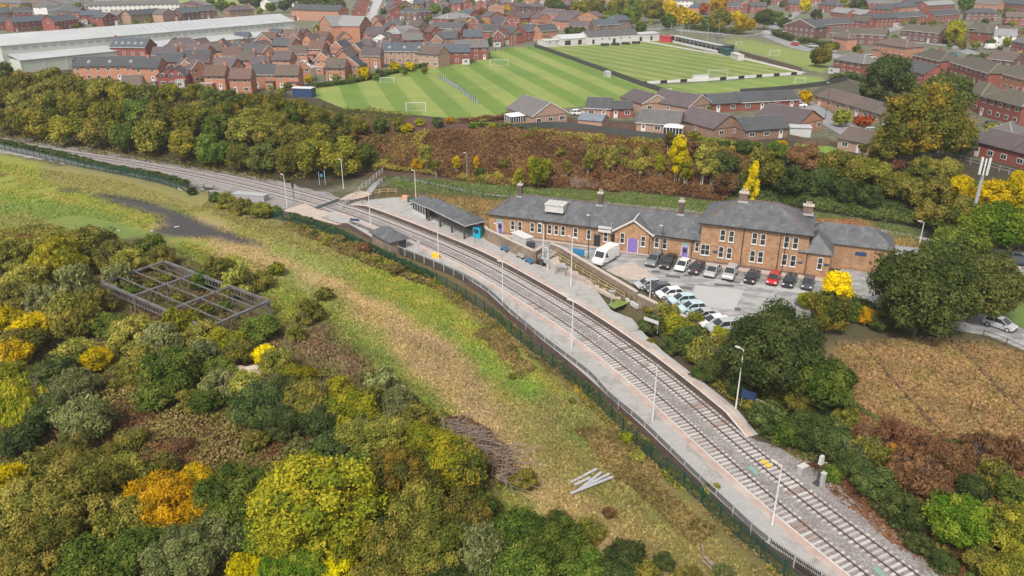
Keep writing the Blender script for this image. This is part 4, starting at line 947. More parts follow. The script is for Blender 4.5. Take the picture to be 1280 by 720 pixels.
fence('platform_fence',[(437,280),(455,287),(470,300-6),(490,310),(520,322),(575,345),(610,366),(640,394),(680,427),(735,469),(760,496),(800,530),(847,576),(875,603),(905,631),(940,664),(962,682)],.9,1.35,'meshpanel','grey post and mesh fence along the back of the near platform','panel',2.6,post_mt='galv',z=.45,post_h=1.5)
fence('platform_fence',[(962,682),(1000,708),(1042,736),(1100,785)],.9,1.45,'black','black upright bar fence behind the platform at the bottom edge','palisade',2.6,post_mt='galv',z=.3,post_h=1.6)
fence('palisade_fence',[(-60,172),(0,187),(50,198),(120,213),(190,227),(232,240)],0,1.9,'greenfence','far stretch of green palisade fence between the tracks and the upper meadow','palisade',2.75,ground=True)
fence('palisade_fence',[(262,250),(300,263),(355,277),(440,306),(490,330),(540,352),(580,374),(610,395),(650,428),(700,468),(745,507),(790,553),(830,590),(872,626),(915,666),(960,705),(1010,750),(1080,810)],0,2.0,'greenfence','long green palisade fence curving between the meadow and the platform fence','palisade',2.75,ground=True)
fence('trackside_fence',[(425,262-4),(440,244),(470,224),(480,216)],1,1.2,'greypanel','grey railed fence beside the path climbing from the crossing','rails',2,ground=True)
fence('trackside_fence',[(452,247),(470,234),(486,220),(520,226),(600,243),(740,257)],2,1.1,'dark','dark rail fence between the back path and the orange grass','rails',3,ground=True)
fence('dwarf_fence',[(440,244),(475,241),(500,243)],1.0,1.0,'timber','low yellowish timber rail behind the left end of the far platform','rails',2,ground=True)
fence('garden_fence',[(640,163),(700,160),(760,167),(800,172),(846,177)],8,1.6,'fenceboard','dark board fence along the top of the bracken bank behind the bungalows','boards',2.4,z=8.0)
fence('garden_fence',[(985,176),(1010,181),(1040,183)],8,1.6,'brownboard','brown board fence behind the small green lawn','boards',2.4,z=8.0)
fence('pitch_divider',[(668,59),(700,70),(760,92),(800,107),(846,122)],8,1.7,'fenceboard','long dark board fence dividing the two football fields','boards',2.4,z=8.0)
fence('pitch_boundary',[(925,117),(980,113),(1035,106),(1060,100)],8,1.5,'fenceboard','dark fence behind the bungalow gardens at the side pitch','boards',2.4,z=8.0)
fence('pitch_boundary',[(924,68),(960,78),(1003,90)],8,1.5,'brownboard','grey brown board fence beyond the long white touchline path','boards',2.4,z=8.0)
fence('ball_stop_net',[(396,110),(440,102),(500,88),(560,76),(600,69),(642,60)],8,6.5,'netgreen','tall ball stop netting on dark poles between football field and houses','net',5.5,z=8.0,post_mt='black')
fence('ball_stop_net',[(745,44),(790,42),(830,40),(868,43)],8,5,'netgreen','green ball stop netting behind the clubhouse','net',6,z=8.0,post_mt='galv')
fence('roadside_fence',[(1228,422),(1255,432),(1290,447),(1330,460)],2.2,1.1,'brownboard','low wire and post fence below the silver car on the lane','rails',3,ground=True)
fence('field_fence',[(1068,425),(1105,468),(1145,512),(1180,548)],2.2,.7,'brownboard','low broken timber fence crossing the brown field from the bushes','rails',2.5,ground=True)
fence('field_fence',[(1190,430),(1230,470),(1270,510),(1310,545)],2.2,.7,'brownboard','low timber fence crossing the brown field near the right edge','rails',2.5,ground=True)
fence('terrace_railing',[(1160,196),(1215,206),(1290,226)],8,1.3,'steel','grey garden railings below the terrace at the right edge','rails',2.2,z=8.0)
# pitch perimeter barrier of white boards
w_=[P2(x,y,8) for x,y in [(800,106),(850,103),(905,100),(960,96),(1003,93)]]; w_=resample(w_,2.6)
r_=empty('perimeter_barrier',(*w_[0],8),0,'low white and dark perimeter boards behind the near goal','barrier'); 
for k,(a,c) in enumerate(zip(w_[:-1],w_[1:])):
    mb=MB(); mb.bar(Vector((*(a-w_[0]),.55)),Vector((*(a+(c-a)*.97-w_[0]),.55)),.08,1.0); mb.build('board',M['white'] if k%3 else M['black'],r_)
# portable barrier line of dark panels on the training pitch
w_=resample([P2(549,98,8),P2(573,112,8),P2(597,131,8)],2.6)
r_=empty('portable_barrier',(*w_[0],8),0,'row of pale barrier panels with dark green posts standing on the training pitch','barrier')
for a,c in zip(w_[:-1],w_[1:]):
    MB().bar(Vector((*(a-w_[0]),.75)),Vector((*(a+(c-a)*.95-w_[0]),.75)),.06,1.4).build('panel',M['galv'],r_); MB().bar(Vector((*(a-w_[0]),0)),Vector((*(a-w_[0]),1.7)),.3).bar(Vector((*(a-w_[0]),.05)),Vector((*(a-w_[0]+np.array([.9,-.3])),.05)),.1).build('post',M['greenfence'],r_)
# goals
def goal(px,py,rz,w_,h,label,d=1.6,net=True,group='football goals'):
    p=P(px,py,8.03); r_=empty('goal',p,rz,label,'goal',group); t_=.11
    mb=MB(); mb.bar((-w_/2,0,0),(-w_/2,0,h),t_); mb.build('goalpost',M['white'],r_); mb=MB(); mb.bar((w_/2,0,0),(w_/2,0,h),t_); mb.build('goalpost',M['white'],r_); MB().bar((-w_/2,0,h),(w_/2,0,h),t_).build('crossbar',M['white'],r_)
    mb=MB(); 
    for x in (-w_/2,w_/2): mb.bar((x,0,h),(x,d*.5,h*.95),.05); mb.bar((x,d*.5,h*.95),(x,d,0),.05); mb.bar((x,0,.03),(x,d,.03),.05)
    mb.bar((-w_/2,d,.03),(w_/2,d,.03),.06); mb.build('stanchion',M['white'],r_)
    if net:
        mb=MB()
        for k in range(int(w_/.5)): x=-w_/2+.5*(k+1)-.25; mb.bar((x,d*.5,h*.95),(x,d,0),.02); mb.bar((x,0,h),(x,d*.5,h*.95),.02)
        for k in range(5): f_=k/5; mb.bar((-w_/2,d*.5+d*.5*f_,h*.95*(1-f_)),(w_/2,d*.5+d*.5*f_,h*.95*(1-f_)),.02)
        mb.build('net',M['net'],r_)
    return r_
goal(484,104,0.05,4.6,1.9,'small white goal at the left end of the training pitch'); goal(520,140,.0,5.6,2.6,'white netted goal on the lower left of the training pitch'); goal(624,82.5,.02,7.3,2.4,'full size white goal on the far side of the training pitch'); goal(897,98,.15,7.3,2.9,'full size white goal beside the near dugout on the club pitch'); goal(1000,104,.1,3.6,1.8,'small white goal on the side pitch'); goal(968,70,.3,5,2.4,'white goal frame standing on the small field by the road'); goal(924,56,.3,3,1.5,'small white goal beyond the covered stand'); goal(833,117,.2,3.5,1.5,'small white goal behind the divider fence corner'); goal(778,52,2.9,7.3,2.4,'full size goal in front of the clubhouse')
# dugouts
def dugout(px,py,rz,w_,label,mt='white'):
    p=P(px,py,8.03); r_=empty('dugout',p,rz,label,'dugout'); MB().bx(-w_/2,w_/2,.9,1.0,0,1.9).build('back_panel',M[mt],r_); MB().add([(-w_/2,-.5,2.1),(w_/2,-.5,2.1),(w_/2,1.05,1.9),(-w_/2,1.05,1.9),(-w_/2,-.5,2.0),(w_/2,-.5,2.0),(w_/2,1.05,1.8),(-w_/2,1.05,1.8)],[(0,1,2,3),(7,6,5,4),(0,4,5,1),(1,5,6,2),(2,6,7,3),(3,7,4,0)]).build('roof',M['galv'],r_)
    for x in (-w_/2+.04,w_/2-.04): MB().bx(x-.04,x+.04,-.4,.9,0,1.9).build('side_panel',M[mt],r_)
    MB().bx(-w_/2+.2,w_/2-.2,.4,.8,.35,.45).build('bench',M['dark'],r_)
dugout(875,101,math.pi+.15,5.5,'white dugout against the near perimeter boards'); dugout(760,96,math.radians(105),3.6,'grey dugout cabin halfway along the divider fence','galv')
# clubhouse range
def hut(px1,py1,px2,py2,D,eave,rise,kind,wallm,roofm,label,cat='building',name='clubhouse',doors=(),wins=(),z=8.0,rc=(1,1,1),wc=(1,1,1)):
    a=P(px1,py1,z); c=P(px2,py2,z); d=c-a; L=d.length; r_=empty(name,a,math.atan2(d.y,d.x),label,cat)
    mb=MB(); walls_mesh(mb,L,D,0,eave,rise,kind); o=mb.build('wall',M[wallm],r_); o.color=(*wc,1)
    mb=MB(); roof_mesh(mb,L,D,eave,rise,kind,.25); o=mb.build('roof',M[roofm],r_); o.color=(*rc,1)
    for x,w_,h in doors: MB().bx(x-w_/2,x+w_/2,-.06,-.0,0,h).build('door',M['black'],r_)
    for x,w_ in wins: part('window',far_window(w_,1.0),r_,(x,0,eave*.6))
    return r_
hut(681,58,700,56.5,6,2.6,.3,'g','offwhite','offwhite','low white changing hut left of the clubhouse',wins=((3,1.2),(7,1.2)))
hut(702,57,733,55,9,3,1.6,'g','offwhite','greypanel','white club building with pale green roof and two dark doorways',doors=((3.5,3.2,2.2),(10.5,2,2.2)),rc=(.7,.9,.75))
hut(735,55.5,797,52,10,3.6,2.2,'g','offwhite','roof','long white clubhouse with dark roof behind the far goal line',doors=((3,1.2,2.1),(15,1.6,2.1)),wins=((8,1.2),(12,1.2),(19,1.2),(24,1.2)),rc=(.1,.1,.105))
hut(797,52,824,50,9,3.4,.6,'g','offwhite','shedroof','white flat topped club building at the right end of the clubhouse',doors=((2,1.6,2.1),(9,1.2,2.2)))
for i,(x,y) in enumerate([(756,57.5),(769,57),(782,56),(795,55)]):
    p=P(x,y,8.04); r_=empty('advertising_board',p,-.05,ORD[i]+' dark board from the left in front of the clubhouse','board','dark boards in front of the clubhouse'); MB().bx(-2,2,-.04,.04,.1,1.3).build('panel',M['black'],r_)
    for xx in (-1.8,1.8): MB().bx(xx-.05,xx+.05,.04,.4,0,1.1).build('leg',M['galv'],r_)
# covered stand along the right touchline
a=P(838,52.5,8); c=P(897,66,8); d=c-a; L=d.length; r_=empty('covered_stand',a,math.atan2(d.y,d.x),'long low covered spectator stand with dark seats and white front wall','stand')
MB().bx(0,L,-.1,.1,0,1.0).build('front_wall',M['white'],r_); MB().bx(0,L,3.2,3.4,0,3.2).build('back_wall',M['greypanel'],r_)
MB().add([(-.3,-.4,3.3),(L+.3,-.4,3.3),(L+.3,3.6,3.0),(-.3,3.6,3.0),(-.3,-.4,3.2),(L+.3,-.4,3.2),(L+.3,3.6,2.9),(-.3,3.6,2.9)],[(0,1,2,3),(7,6,5,4),(0,4,5,1),(1,5,6,2),(2,6,7,3),(3,7,4,0)]).build('roof',M['shedroof'],r_)
for k in range(3): MB().bx(.3,L-.3,.9+.75*k,1.5+.75*k,0,.4+.4*k).build('terrace_step',M['dark'],r_)
for k in range(int(L/4)+1): MB().bx(min(L-.1,k*4),min(L,k*4+.12),-.1,.02,0,3.2).build('post',M['white'],r_)
hut(824,52.5,838,53.5,4,2.8,.3,'g','redpaint','redpaint','small dark red turnstile building between clubhouse and stand')
hut(899,67,908,70,3,2.6,.4,'g','greenfence','greenfence','small dark green hut at the end of the covered stand'); hut(909,68,917,66,3,3.4,.1,'g','black','black','black container behind the green hut'); hut(913,73,922,76,2.6,2.4,.2,'g','offwhite','offwhite','small white kiosk at the start of the white path')
hut(366,121,390,122,3,2.8,.1,'g','navy','white','navy blue container with white roof at the corner of the football field','container','container')
# shed / warehouse
def P_(a,z): p=P(a[0],a[1],z); return p
a0=P(24,75,13.2); a1=P(377,40.5,13.2); d=(a1-a0); d.z=0; L=d.length; rz=math.atan2(d.y,d.x); a0.z=8
r_=empty('factory_shed',a0,rz,'very long pale factory shed with white roof beyond the orange brick estate','factory')
mb=MB(); mb.bx(0,L,0,8.2,0,5.0); mb.bx(-2,L+3,8.25,30,0,9.8); mb.add([(-2,8.25,9.8),(-2,30,9.8),(-2,19,12.9),(L+3,8.25,9.8),(L+3,30,9.8),(L+3,19,12.9)],[(0,1,2),(5,4,3)]); mb.build('wall',M['shedwall'],r_)
mb=MB(); 
for k in range(int(L/8.2)+1): x=min(L-.5,k*8.2); mb.bx(x,x+.5,-.12,0,0,5)
mb.build('pier',M['offwhite'],r_)
mb=MB(); mb.add([(-.3,-.4,5.1),(L+.3,-.4,5.1),(L+.3,8.2,6.6),(-.3,8.2,6.6),(-.3,-.4,4.9),(L+.3,-.4,4.9)],[(0,1,2,3),(4,5,1,0)]); mb.build('aisle_roof',M['shedroof'],r_)
mb=MB(); roof_mesh(mb,L+5,21.75,9.8,3.1,'g',.4,y0=8.25,x0=-2); mb.build('roof',M['shedroof'],r_)
for k in range(36):
    x=3+k*(L-4)/36; o=MB().bx(x-1.0,x+1.0,8.16,8.24,8.0,8.8).build('window',M['steel'],r_)
for k in range(24):
    x=L*.42+k*(L*.57)/24
    vs=[(x-.35,10.6,9.8+3.1*(2.4/11.3)+.14),(x+.35,10.6,9.8+3.1*(2.4/11.3)+.14),(x+.35,17.6,9.8+3.1*(9.4/11.3)+.14),(x-.35,17.6,9.8+3.1*(9.4/11.3)+.14)]
    MB().add(vs+[(a_,b_,c_-.3) for a_,b_,c_ in vs],[(0,1,2,3),(4,5,1,0),(5,6,2,1),(6,7,3,2),(7,4,0,3)]).build('skylight',M['steel'],r_)
# ---------------------------------------------------------------- houses
ROOFC={'dark grey':(.075,.078,.085),'grey':(.14,.132,.13),'brown':(.125,.095,.08),'purple grey':(.11,.085,.09),'slate blue':(.08,.095,.115),'mossy':(.1,.088,.066),'pale grey':(.24,.24,.24),'red brown':(.14,.08,.062)}
HOUSES=[]
BRC={'orange brick':(.45,.21,.13),'red brick':(.27,.085,.065),'pink brick':(.4,.26,.19),'brown brick':(.27,.17,.12),'white':(.72,.7,.68),'dark brick':(.17,.09,.08),'pale stone':(.42,.33,.25)}
def house_at(a,rz,L,D,eave,rise,kind,roofc,wallc,area,stor=2,name='house',chim=True,desc=None,px=None,extra=None,group=None,sky=0,near=False,porch=True):
    jit=R.uniform(.88,1.12); rc=tuple(c*jit for c in ROOFC[roofc]); j2=R.uniform(.88,1.12); wc=tuple(min(1,c*j2) for c in BRC[wallc])
    r_=empty(name,a,rz,None,'bungalow' if stor==1 else 'house',group)
    mb=MB(); walls_mesh(mb,L,D,-.5,eave,rise,kind); o=mb.build('wall',M['hbrick'],r_); o.color=(*wc,1)
    mb=MB(); roof_mesh(mb,L,D,eave,rise,kind,.35); ro=mb.build('roof',M['roof'],r_); ro.color=(*rc,1)
    if kind=='x':
        mb=MB(); mb.bar((-.4,-.16,eave-.03),(L/2,-.16,eave+rise+.02),.05,.22); mb.bar((L+.4,-.16,eave-.03),(L/2,-.16,eave+rise+.02),.05,.22); mb.build('bargeboard',M['white' if R.random()<.35 else 'dark'],r_)
    else:
        mb=MB(); mb.bar((-.3,-.4,eave-.1),(L+.3,-.4,eave-.1),.1,.14); mb.build('gutter',M['white' if R.random()<.4 else 'dark'],r_)
    if chim and kind!='x':
        cx=R.choice([.02,.5,.97])*L; cx=max(.5,min(L-.5,cx))
        if kind=='h': cx=L/2
        c=MB().box((cx,D/2+.2,eave+rise+.25),(.8,.6,1.5)).build('chimney',M['hbrick'],ro); c.color=(*wc,1)
    n_=max(2,int(L/3.2)); dk_=R.randrange(n_)
    for s in range(stor):
        z_=1.45+2.6*s if near is False else 1.4+2.6*s
        for k in range(n_):
            x=L*(k+.5)/n_
            if s==0 and k==dk_ and kind!='x': part('door',far_door(),r_,(x,0,1.05)); continue
            part('window',far_window(1.5 if s==0 else 1.3,1.15),r_,(x,0,z_))
        # side windows on both ends and the rear
    for x,rr_ in ((L,math.pi/2),(0,-math.pi/2)):
        if stor==2 or near: part('window',far_window(1.0,1.1),r_,(x,D*.5,1.5+2.6*(stor-1)),rr_)
    for k in range(sky): part('skylight',far_window(.8,1.1),r_,(L*(k+.7)/sky*.9,D*.22,eave+rise*.42+.2)).rotation_euler=(math.radians(-55),0,0)
    if kind=='g': mb=MB().bar((-.2,D/2,eave+rise+.04),(L+.2,D/2,eave+rise+.04),.3,.12)
    elif kind=='x': mb=MB().bar((L/2,-.2,eave+rise+.04),(L/2,D+.2,eave+rise+.04),.3,.12)
    else:
        h_=(D+.7)/2; mb=MB()
        if L>=D: q0,q1=(h_-.35,D/2,eave+rise+.04),(L+.35-h_,D/2,eave+rise+.04)
        else: h_=(L+.7)/2; q0,q1=(L/2,h_-.35,eave+rise+.04),(L/2,D+.35-h_,eave+rise+.04)
        mb.bar(q0,q1,.28,.12)
        for cx_,cy_ in ((-.35,-.35),(L+.35,-.35)): mb.bar((cx_,cy_,eave+.03),q0 if (cx_<0 or L<D) else q1,.24,.1)
    rg_=mb.build('ridge_tiles',M['hbrick'],ro); rg_.color=(*[min(1,c_*1.9+.05) for c_ in rc],1)
    if near is False and stor==2 and R.random()<.45:
        xw=R.uniform(2.2,3.6); x0=R.choice([.3,max(.3,L-xw-.3)]); e_=MB().bx(x0,x0+xw,-2.2,-.01,-.3,2.4).build('porch',M['hbrick'] if R.random()<.6 else M['offwhite'],r_); e_.color=(*wc,1); MB().bx(x0-.15,x0+xw+.15,-2.35,0,2.4,2.55).build('porch_roof',M['galv' if R.random()<.5 else 'dark'],e_); part('window',far_window(1.4,1.1),e_,(x0+xw/2,-2.2,1.3))
    cc_=Vector(a)+Vector((math.cos(rz)*L/2-math.sin(rz)*D/2,math.sin(rz)*L/2+math.cos(rz)*D/2,0)); HOUSES.append((cc_.x,cc_.y,rz,L/2,D/2))
    if px is None: px=proj(*a)[0]
    reg(r_,desc or f"{wallc} {'bungalow' if stor==1 else 'house'}, {roofc} roof",area,px); return r_
def H2(x1,y1,x2,y2,D,kind,roofc,wallc,area,eave=5.0,rise=2.6,stor=2,z=8.0,**k):
    a=P(x1,y1,z); c=P(x2,y2,z); d=c-a; return house_at(a,math.atan2(d.y,d.x),d.length,D,eave,rise,kind,roofc,wallc,area,stor,px=(x1+x2)/2,**k)
def HC(xc,yb,L,D,deg,kind,roofc,wallc,area,eave=5.0,rise=2.7,stor=2,z=8.0,**k):
    p=P(xc,yb,z); rz=math.radians(deg); a=p-Vector((math.cos(rz),math.sin(rz),0))*L/2; return house_at(a,rz,L,D,eave,rise,kind,roofc,wallc,area,stor,px=xc,**k)
def row(x1,y1,x2,y2,n_,kind,roofs,walls,area,D=8,gap=.12,eave=5.0,rise=2.5,stor=2,z=8.0,jit=0,**k):
    for i in range(n_):
        f0=(i+gap/2)/n_; f1=(i+1-gap/2)/n_; a=P(x1+(x2-x1)*f0,y1+(y2-y1)*f0,z); c=P(x1+(x2-x1)*f1,y1+(y2-y1)*f1,z); d=c-a
        house_at(a,math.atan2(d.y,d.x)+R.uniform(-jit,jit),min(d.length,13 if jit else 99),D,eave,rise,kind if len(kind)==1 else R.choice(kind),R.choice(roofs),R.choice(walls),area,stor,px=x1+(x2-x1)*(f0+f1)/2,**k)
bg='in the front row above the bracken'; B=dict(eave=2.5,rise=2.2,stor=1,near=True,chim=False)
b1=H2(666,158,709,153,14,'x','grey','pink brick',bg,**{**B,'rise':3.2})
def conservatory(r_,x,y,w_=4.2,d=3.4):
    o=MB().bx(x,x+w_,y-d,y-.01,0,.7).build('conservatory',M['hbrick'],r_); o.color=(.4,.25,.18,1)
    mb=MB(); mb.bx(x+.1,x+w_-.1,y-d+.1,y-.02,.7,2.2); mb.build('glazing',M['glass'],o); mb=MB()
    for k in range(7): xx=x+(w_-.12)*k/6; mb.bx(xx,xx+.12,y-d,y-d+.12,.7,2.25)
    for k in range(5): yy=y-d+(d-.12)*k/4; mb.bx(x,x+.12,yy,yy+.12,.7,2.25); mb.bx(x+w_-.12,x+w_,yy,yy+.12,.7,2.25)
    mb.build('frame',M['white'],o); mb=MB(); mb.add([(x-.1,y-d-.1,2.25),(x+w_+.1,y-d-.1,2.25),(x+w_+.1,y,2.5),(x-.1,y,2.5),(x+w_*.3,y-d*.5,3.0),(x+w_*.7,y-d*.5,3.0)],[(0,1,5,4),(1,2,5),(2,3,4,5),(3,0,4)]); mb.build('roof',M['white'],o)
conservatory(b1,-4.6,7,4.4,3.6)
H2(731,146,762,147.5,8,'g','dark grey','pink brick','set back behind the front bungalow row',**B); H2(762,147.5,791,147,6,'g','dark grey','red brick','set back behind the front bungalow row',**{**B,'rise':1.6})
hut(722,160,752,163,5,2.3,1.3,'g','hbrick','roof','brick garage with half blue roof between the front bungalows','garage','garage',rc=(.17,.2,.24),wc=(.42,.25,.18))
b5=H2(795,165,848,169,8.5,'g','grey','pink brick',bg,**{**B,'rise':2.6}); conservatory(b5,7.2,0,4.6,2.6)
H2(803,141,836,138,12,'x','purple grey','pink brick','set back behind the front bungalow row',**B); H2(860,146,889,140,14,'x','purple grey','pink brick','set back behind the front bungalow row',**{**B,'rise':2.8})
H2(892,174,927,169,14,'x','purple grey','brown brick',bg,**{**B,'rise':2.8}); H2(930,176,984,172,9,'g','dark grey','brown brick',bg,**B); H2(997,168,1027,161,13,'x','purple grey','orange brick',bg,**{**B,'rise':2.8})
hut(986,171,1013,172,4,2.4,.25,'g','greypanel','shedroof','flat roofed pale grey garage beside the lawn','garage','garage')
row(888,141,998,135,3,'g',['dark grey'],['red brick'],'in the terrace by the side pitch',D=8,gap=.0,**{**B,'rise':2.0}); row(1018,130,1110,158,4,'g',['brown'],['pink brick','orange brick'],'in the terrace behind the red trees',D=8,gap=0,**{**B,'rise':2.0})
H2(1046,186,1100,197,8,'g','brown','pink brick','below the short road on the right',**B); row(1212,193,1310,220,2,'g',['purple grey'],['red brick'],'in the terrace beside the phone mast',D=9,gap=0,eave=3.2,rise=2.4,stor=1)
H2(1232,176,1262,182,7,'h','grey','pale stone','behind the phone mast terrace',**{**B})
ar='among the red brick semis'
for q in [(1040,91,1076,98,8,'h','grey','red brick'),(1138,85,1173,94,9,'h','mossy','red brick'),(1185,95,1232,111,9,'h','mossy','red brick'),(1238,108,1290,123,9,'h','mossy','orange brick'),(1221,143,1272,158,9,'h','mossy','red brick'),(1196,132,1222,141,8,'h','mossy','red brick'),(1108,101,1152,112,8,'g','dark grey','red brick'),(1092,69,1130,75,9,'h','brown','orange brick'),(1229,90,1262,94,9,'g','brown','dark brick'),(1262,66,1290,72,9,'g','grey','red brick')]: H2(*q,ar)
row(1036,54,1105,58,2,'g',['mossy'],['dark brick'],'in the terrace behind the roadside hedge',gap=0); H2(1025,43,1066,40,8,'g','dark grey','red brick','just behind the dark terrace'); H2(978,45,1017,49,10,'x','dark grey','dark brick','beside the roadside hedge',eave=5.6,rise=3.6)
ar='in the far right rows'
for q in [(1037,24,1057,27,8,'g','pale grey','red brick'),(1057,26,1078,29,8,'g','pale grey','red brick'),(1124,50,1172,55,8,'g','mossy','dark brick'),(1175,52,1198,50,8,'x','mossy','red brick'),(1206,47,1236,51,8,'g','mossy','dark brick'),(1206,26,1247,27,9,'h','dark grey','dark brick'),(1232,55,1275,52,9,'h','mossy','red brick'),(1240,57,1268,58,4,'g','pale grey','white'),(1083,35,1120,33,8,'g','dark grey','red brick'),(1120,33,1155,30,8,'g','dark grey','red brick'),(1165,30,1198,27,8,'g','dark grey','red brick'),(1115,19,1145,16,8,'g','slate blue','orange brick'),(1137,12,1160,9,8,'g','dark grey','dark brick'),(1158,16,1192,14,8,'g','pale grey','red brick'),(1215,12,1245,14,8,'g','grey','orange brick'),(1248,12,1290,16,8,'g','dark grey','red brick'),(985,14,1005,14,8,'g','dark grey','red brick'),(1022,14,1046,16,8,'h','dark grey','red brick'),(1083,12,1112,12,8,'g','grey','red brick'),(1088,20,1112,22,8,'g','dark grey','red brick'),(1255,32,1290,33,8,'g','brown','red brick'),(1060,37,1082,39,8,'g','mossy','red brick'),(1040,60,1058,63,5,'h','brown','orange brick')]: H2(*q,ar)
ar='near the orange trees beyond the stand'
for q in [(873,19,888,17,8,'x','slate blue','orange brick'),(905,17,925,17,8,'g','dark grey','red brick'),(923,16,936,16,8,'x','dark grey','red brick'),(937,17,958,17,8,'g','dark grey','red brick'),(840,9,866,9,8,'g','grey','white'),(910,4,930,3,8,'x','slate blue','red brick'),(940,3,965,3,8,'g','grey','red brick')]: H2(*q,ar)
# estate left: orange brick
ar='in the orange brick estate'; W1=['orange brick']; 
HC(138,101,24,9,3,'g','dark grey','orange brick',ar,sky=3); HC(184,103,9,9,3,'g','dark grey','orange brick',ar); HC(214,95,9,10,12,'g','dark grey','orange brick',ar); HC(163,80,15,9,-6,'g','slate blue','red brick',ar,eave=6.5,sky=5,rise=3); HC(212,109,7,8,10,'x','purple grey','red brick',ar,eave=3.6); HC(222,109,6,8,10,'x','purple grey','red brick',ar,eave=3.6); HC(166,117,6,6,10,'g','brown','pale stone',ar,eave=2.6,stor=1)
HC(231,76,14,10,5,'h','purple grey','pink brick',ar,eave=6); HC(246,83,9,9,-5,'g','purple grey','orange brick',ar); HC(207,86,9,9,8,'g','purple grey','pink brick',ar); HC(245,91,11,8,5,'g','dark grey','orange brick',ar)
for q in [(252,104,9,11,60,'x','purple grey'),(283,102,10,8,8,'g','brown'),(300,102,8,11,60,'x','purple grey'),(326,100,9,8,8,'g','purple grey'),(304,80,14,8,-6,'g','dark grey'),(278,74,9,9,8,'g','purple grey'),(303,63,9,8,0,'g','slate blue'),(330,66,9,9,20,'x','slate blue'),(343,58,9,8,-20,'g','slate blue'),(364,59,10,8,-10,'g','slate blue'),(350,72,10,8,-20,'g','dark grey'),(338,82,8,9,50,'x','dark grey'),(353,92,9,8,-10,'g','dark grey'),(330,112,11,8,0,'g','dark grey'),(360,113,10,8,0,'g','purple grey'),(380,104,7,8,20,'x','brown'),(372,72,8,9,60,'x','brown'),(385,66,10,8,-25,'g','brown'),(400,62,10,8,-20,'g','dark grey'),(410,72,8,9,30,'x','brown'),(395,77,9,8,-15,'g','dark grey'),(404,93,10,8,0,'g','dark grey'),(422,76,9,8,-20,'g','dark grey'),(430,90,10,8,-5,'g','purple grey'),(420,103,9,8,-5,'g','purple grey'),(438,100,9,8,-10,'x','dark grey'),(445,80,10,8,-10,'g','dark grey'),(433,62,8,8,20,'x','purple grey'),(455,72,11,9,-15,'h','purple grey'),(464,86,10,8,-5,'g','dark grey'),(478,76,8,8,-20,'g','dark grey'),(310,92,8,8,10,'g','brown'),(270,114,9,8,0,'g','dark grey'),(302,118,9,7,0,'g','purple grey'),(236,104,8,8,5,'x','brown')]: swp=(q[0]*7+q[1])%5<2 and q[5]=='g'; HC(q[0],q[1]-1,5.6 if swp else q[2]*.76,8 if swp else q[3]*.8,q[4],'x' if swp else q[5],R.choice([q[6],q[6],'red brown','brown','purple grey']),'orange brick',ar,rise=2.9,eave=4.6)
HC(477,64,10,8,-20,'x','dark grey','white',ar); HC(505,80,20,8,-2,'g','slate blue','pink brick','beside the tall netting poles',sky=3); HC(535,84,10,8,-30,'g','brown','pink brick','beside the tall netting poles'); HC(560,80,18,8,3,'g','slate blue','red brick','beside the tall netting poles',eave=4.6)
HC(590,75,14,8,10,'g','grey','red brick','beside the tall netting poles')
# three storey block with white gables
H2(415,53,452,54,10,'g','purple grey','orange brick','in the middle distance',eave=8.5,rise=3,stor=3,desc='three storey orange brick block with rows of windows'); H2(401,51,416,56,12,'x','pale grey','orange brick','joining the three storey block',eave=8.5,rise=4,stor=3); H2(451,56,466,52,12,'x','pale grey','orange brick','joining the three storey block',eave=8.5,rise=4,stor=3)
H2(365,25,424,27,12,'g','dark grey','orange brick','behind the right end of the long shed',eave=6.5,rise=3)
ar='in the terraces beyond the netting poles'
for q in [(538,47,577,49,8,'g','dark grey','red brick'),(579,60,603,60,8,'g','slate blue','red brick'),(604,52,624,52,8,'g','dark grey','red brick'),(623,54,637,56,8,'x','dark grey','red brick'),(550,62,572,62,8,'g','dark grey','brown brick'),(560,60,580,58,8,'x','grey','red brick'),(500,56,524,50,9,'h','pale grey','red brick'),(516,42,530,42,8,'x','purple grey','orange brick'),(524,46,538,44,8,'x','purple grey','pink brick'),(485,55,508,55,8,'h','grey','orange brick'),(505,65,530,64,8,'g','grey','red brick'),(478,58,488,50,9,'x','purple grey','orange brick'),(500,25,522,25,8,'h','dark grey','dark brick'),(522,25,540,24,8,'h','dark grey','dark brick'),(560,35,590,32,12,'h','pale grey','red brick'),(576,27,588,28,8,'g','slate blue','red brick'),(610,20,630,20,8,'x','purple grey','orange brick'),(612,32,632,30,8,'x','purple grey','orange brick'),(630,32,650,34,8,'x','purple grey','red brick'),(540,66,553,66,8,'x','brown','orange brick')]: H2(*q,ar)
ar='between the football pitch and far trees'
for q in [(658,52,678,50,8,'g','slate blue','red brick'),(677,52,698,50,8,'g','dark grey','orange brick'),(640,56,655,54,8,'x','dark grey','orange brick'),(660,33,676,32,8,'x','purple grey','orange brick'),(672,34,688,33,8,'x','purple grey','orange brick'),(675,26,700,28,10,'g','purple grey','orange brick'),(690,36,712,38,8,'g','purple grey','orange brick'),(700,30,725,30,9,'g','purple grey','orange brick'),(722,30,748,32,8,'x','purple grey','orange brick'),(745,44,775,42,8,'g','slate blue','brown brick'),(765,38,790,36,8,'h','slate blue','brown brick'),(710,45,735,46,8,'g','purple grey','pink brick')]: H2(*q,ar)
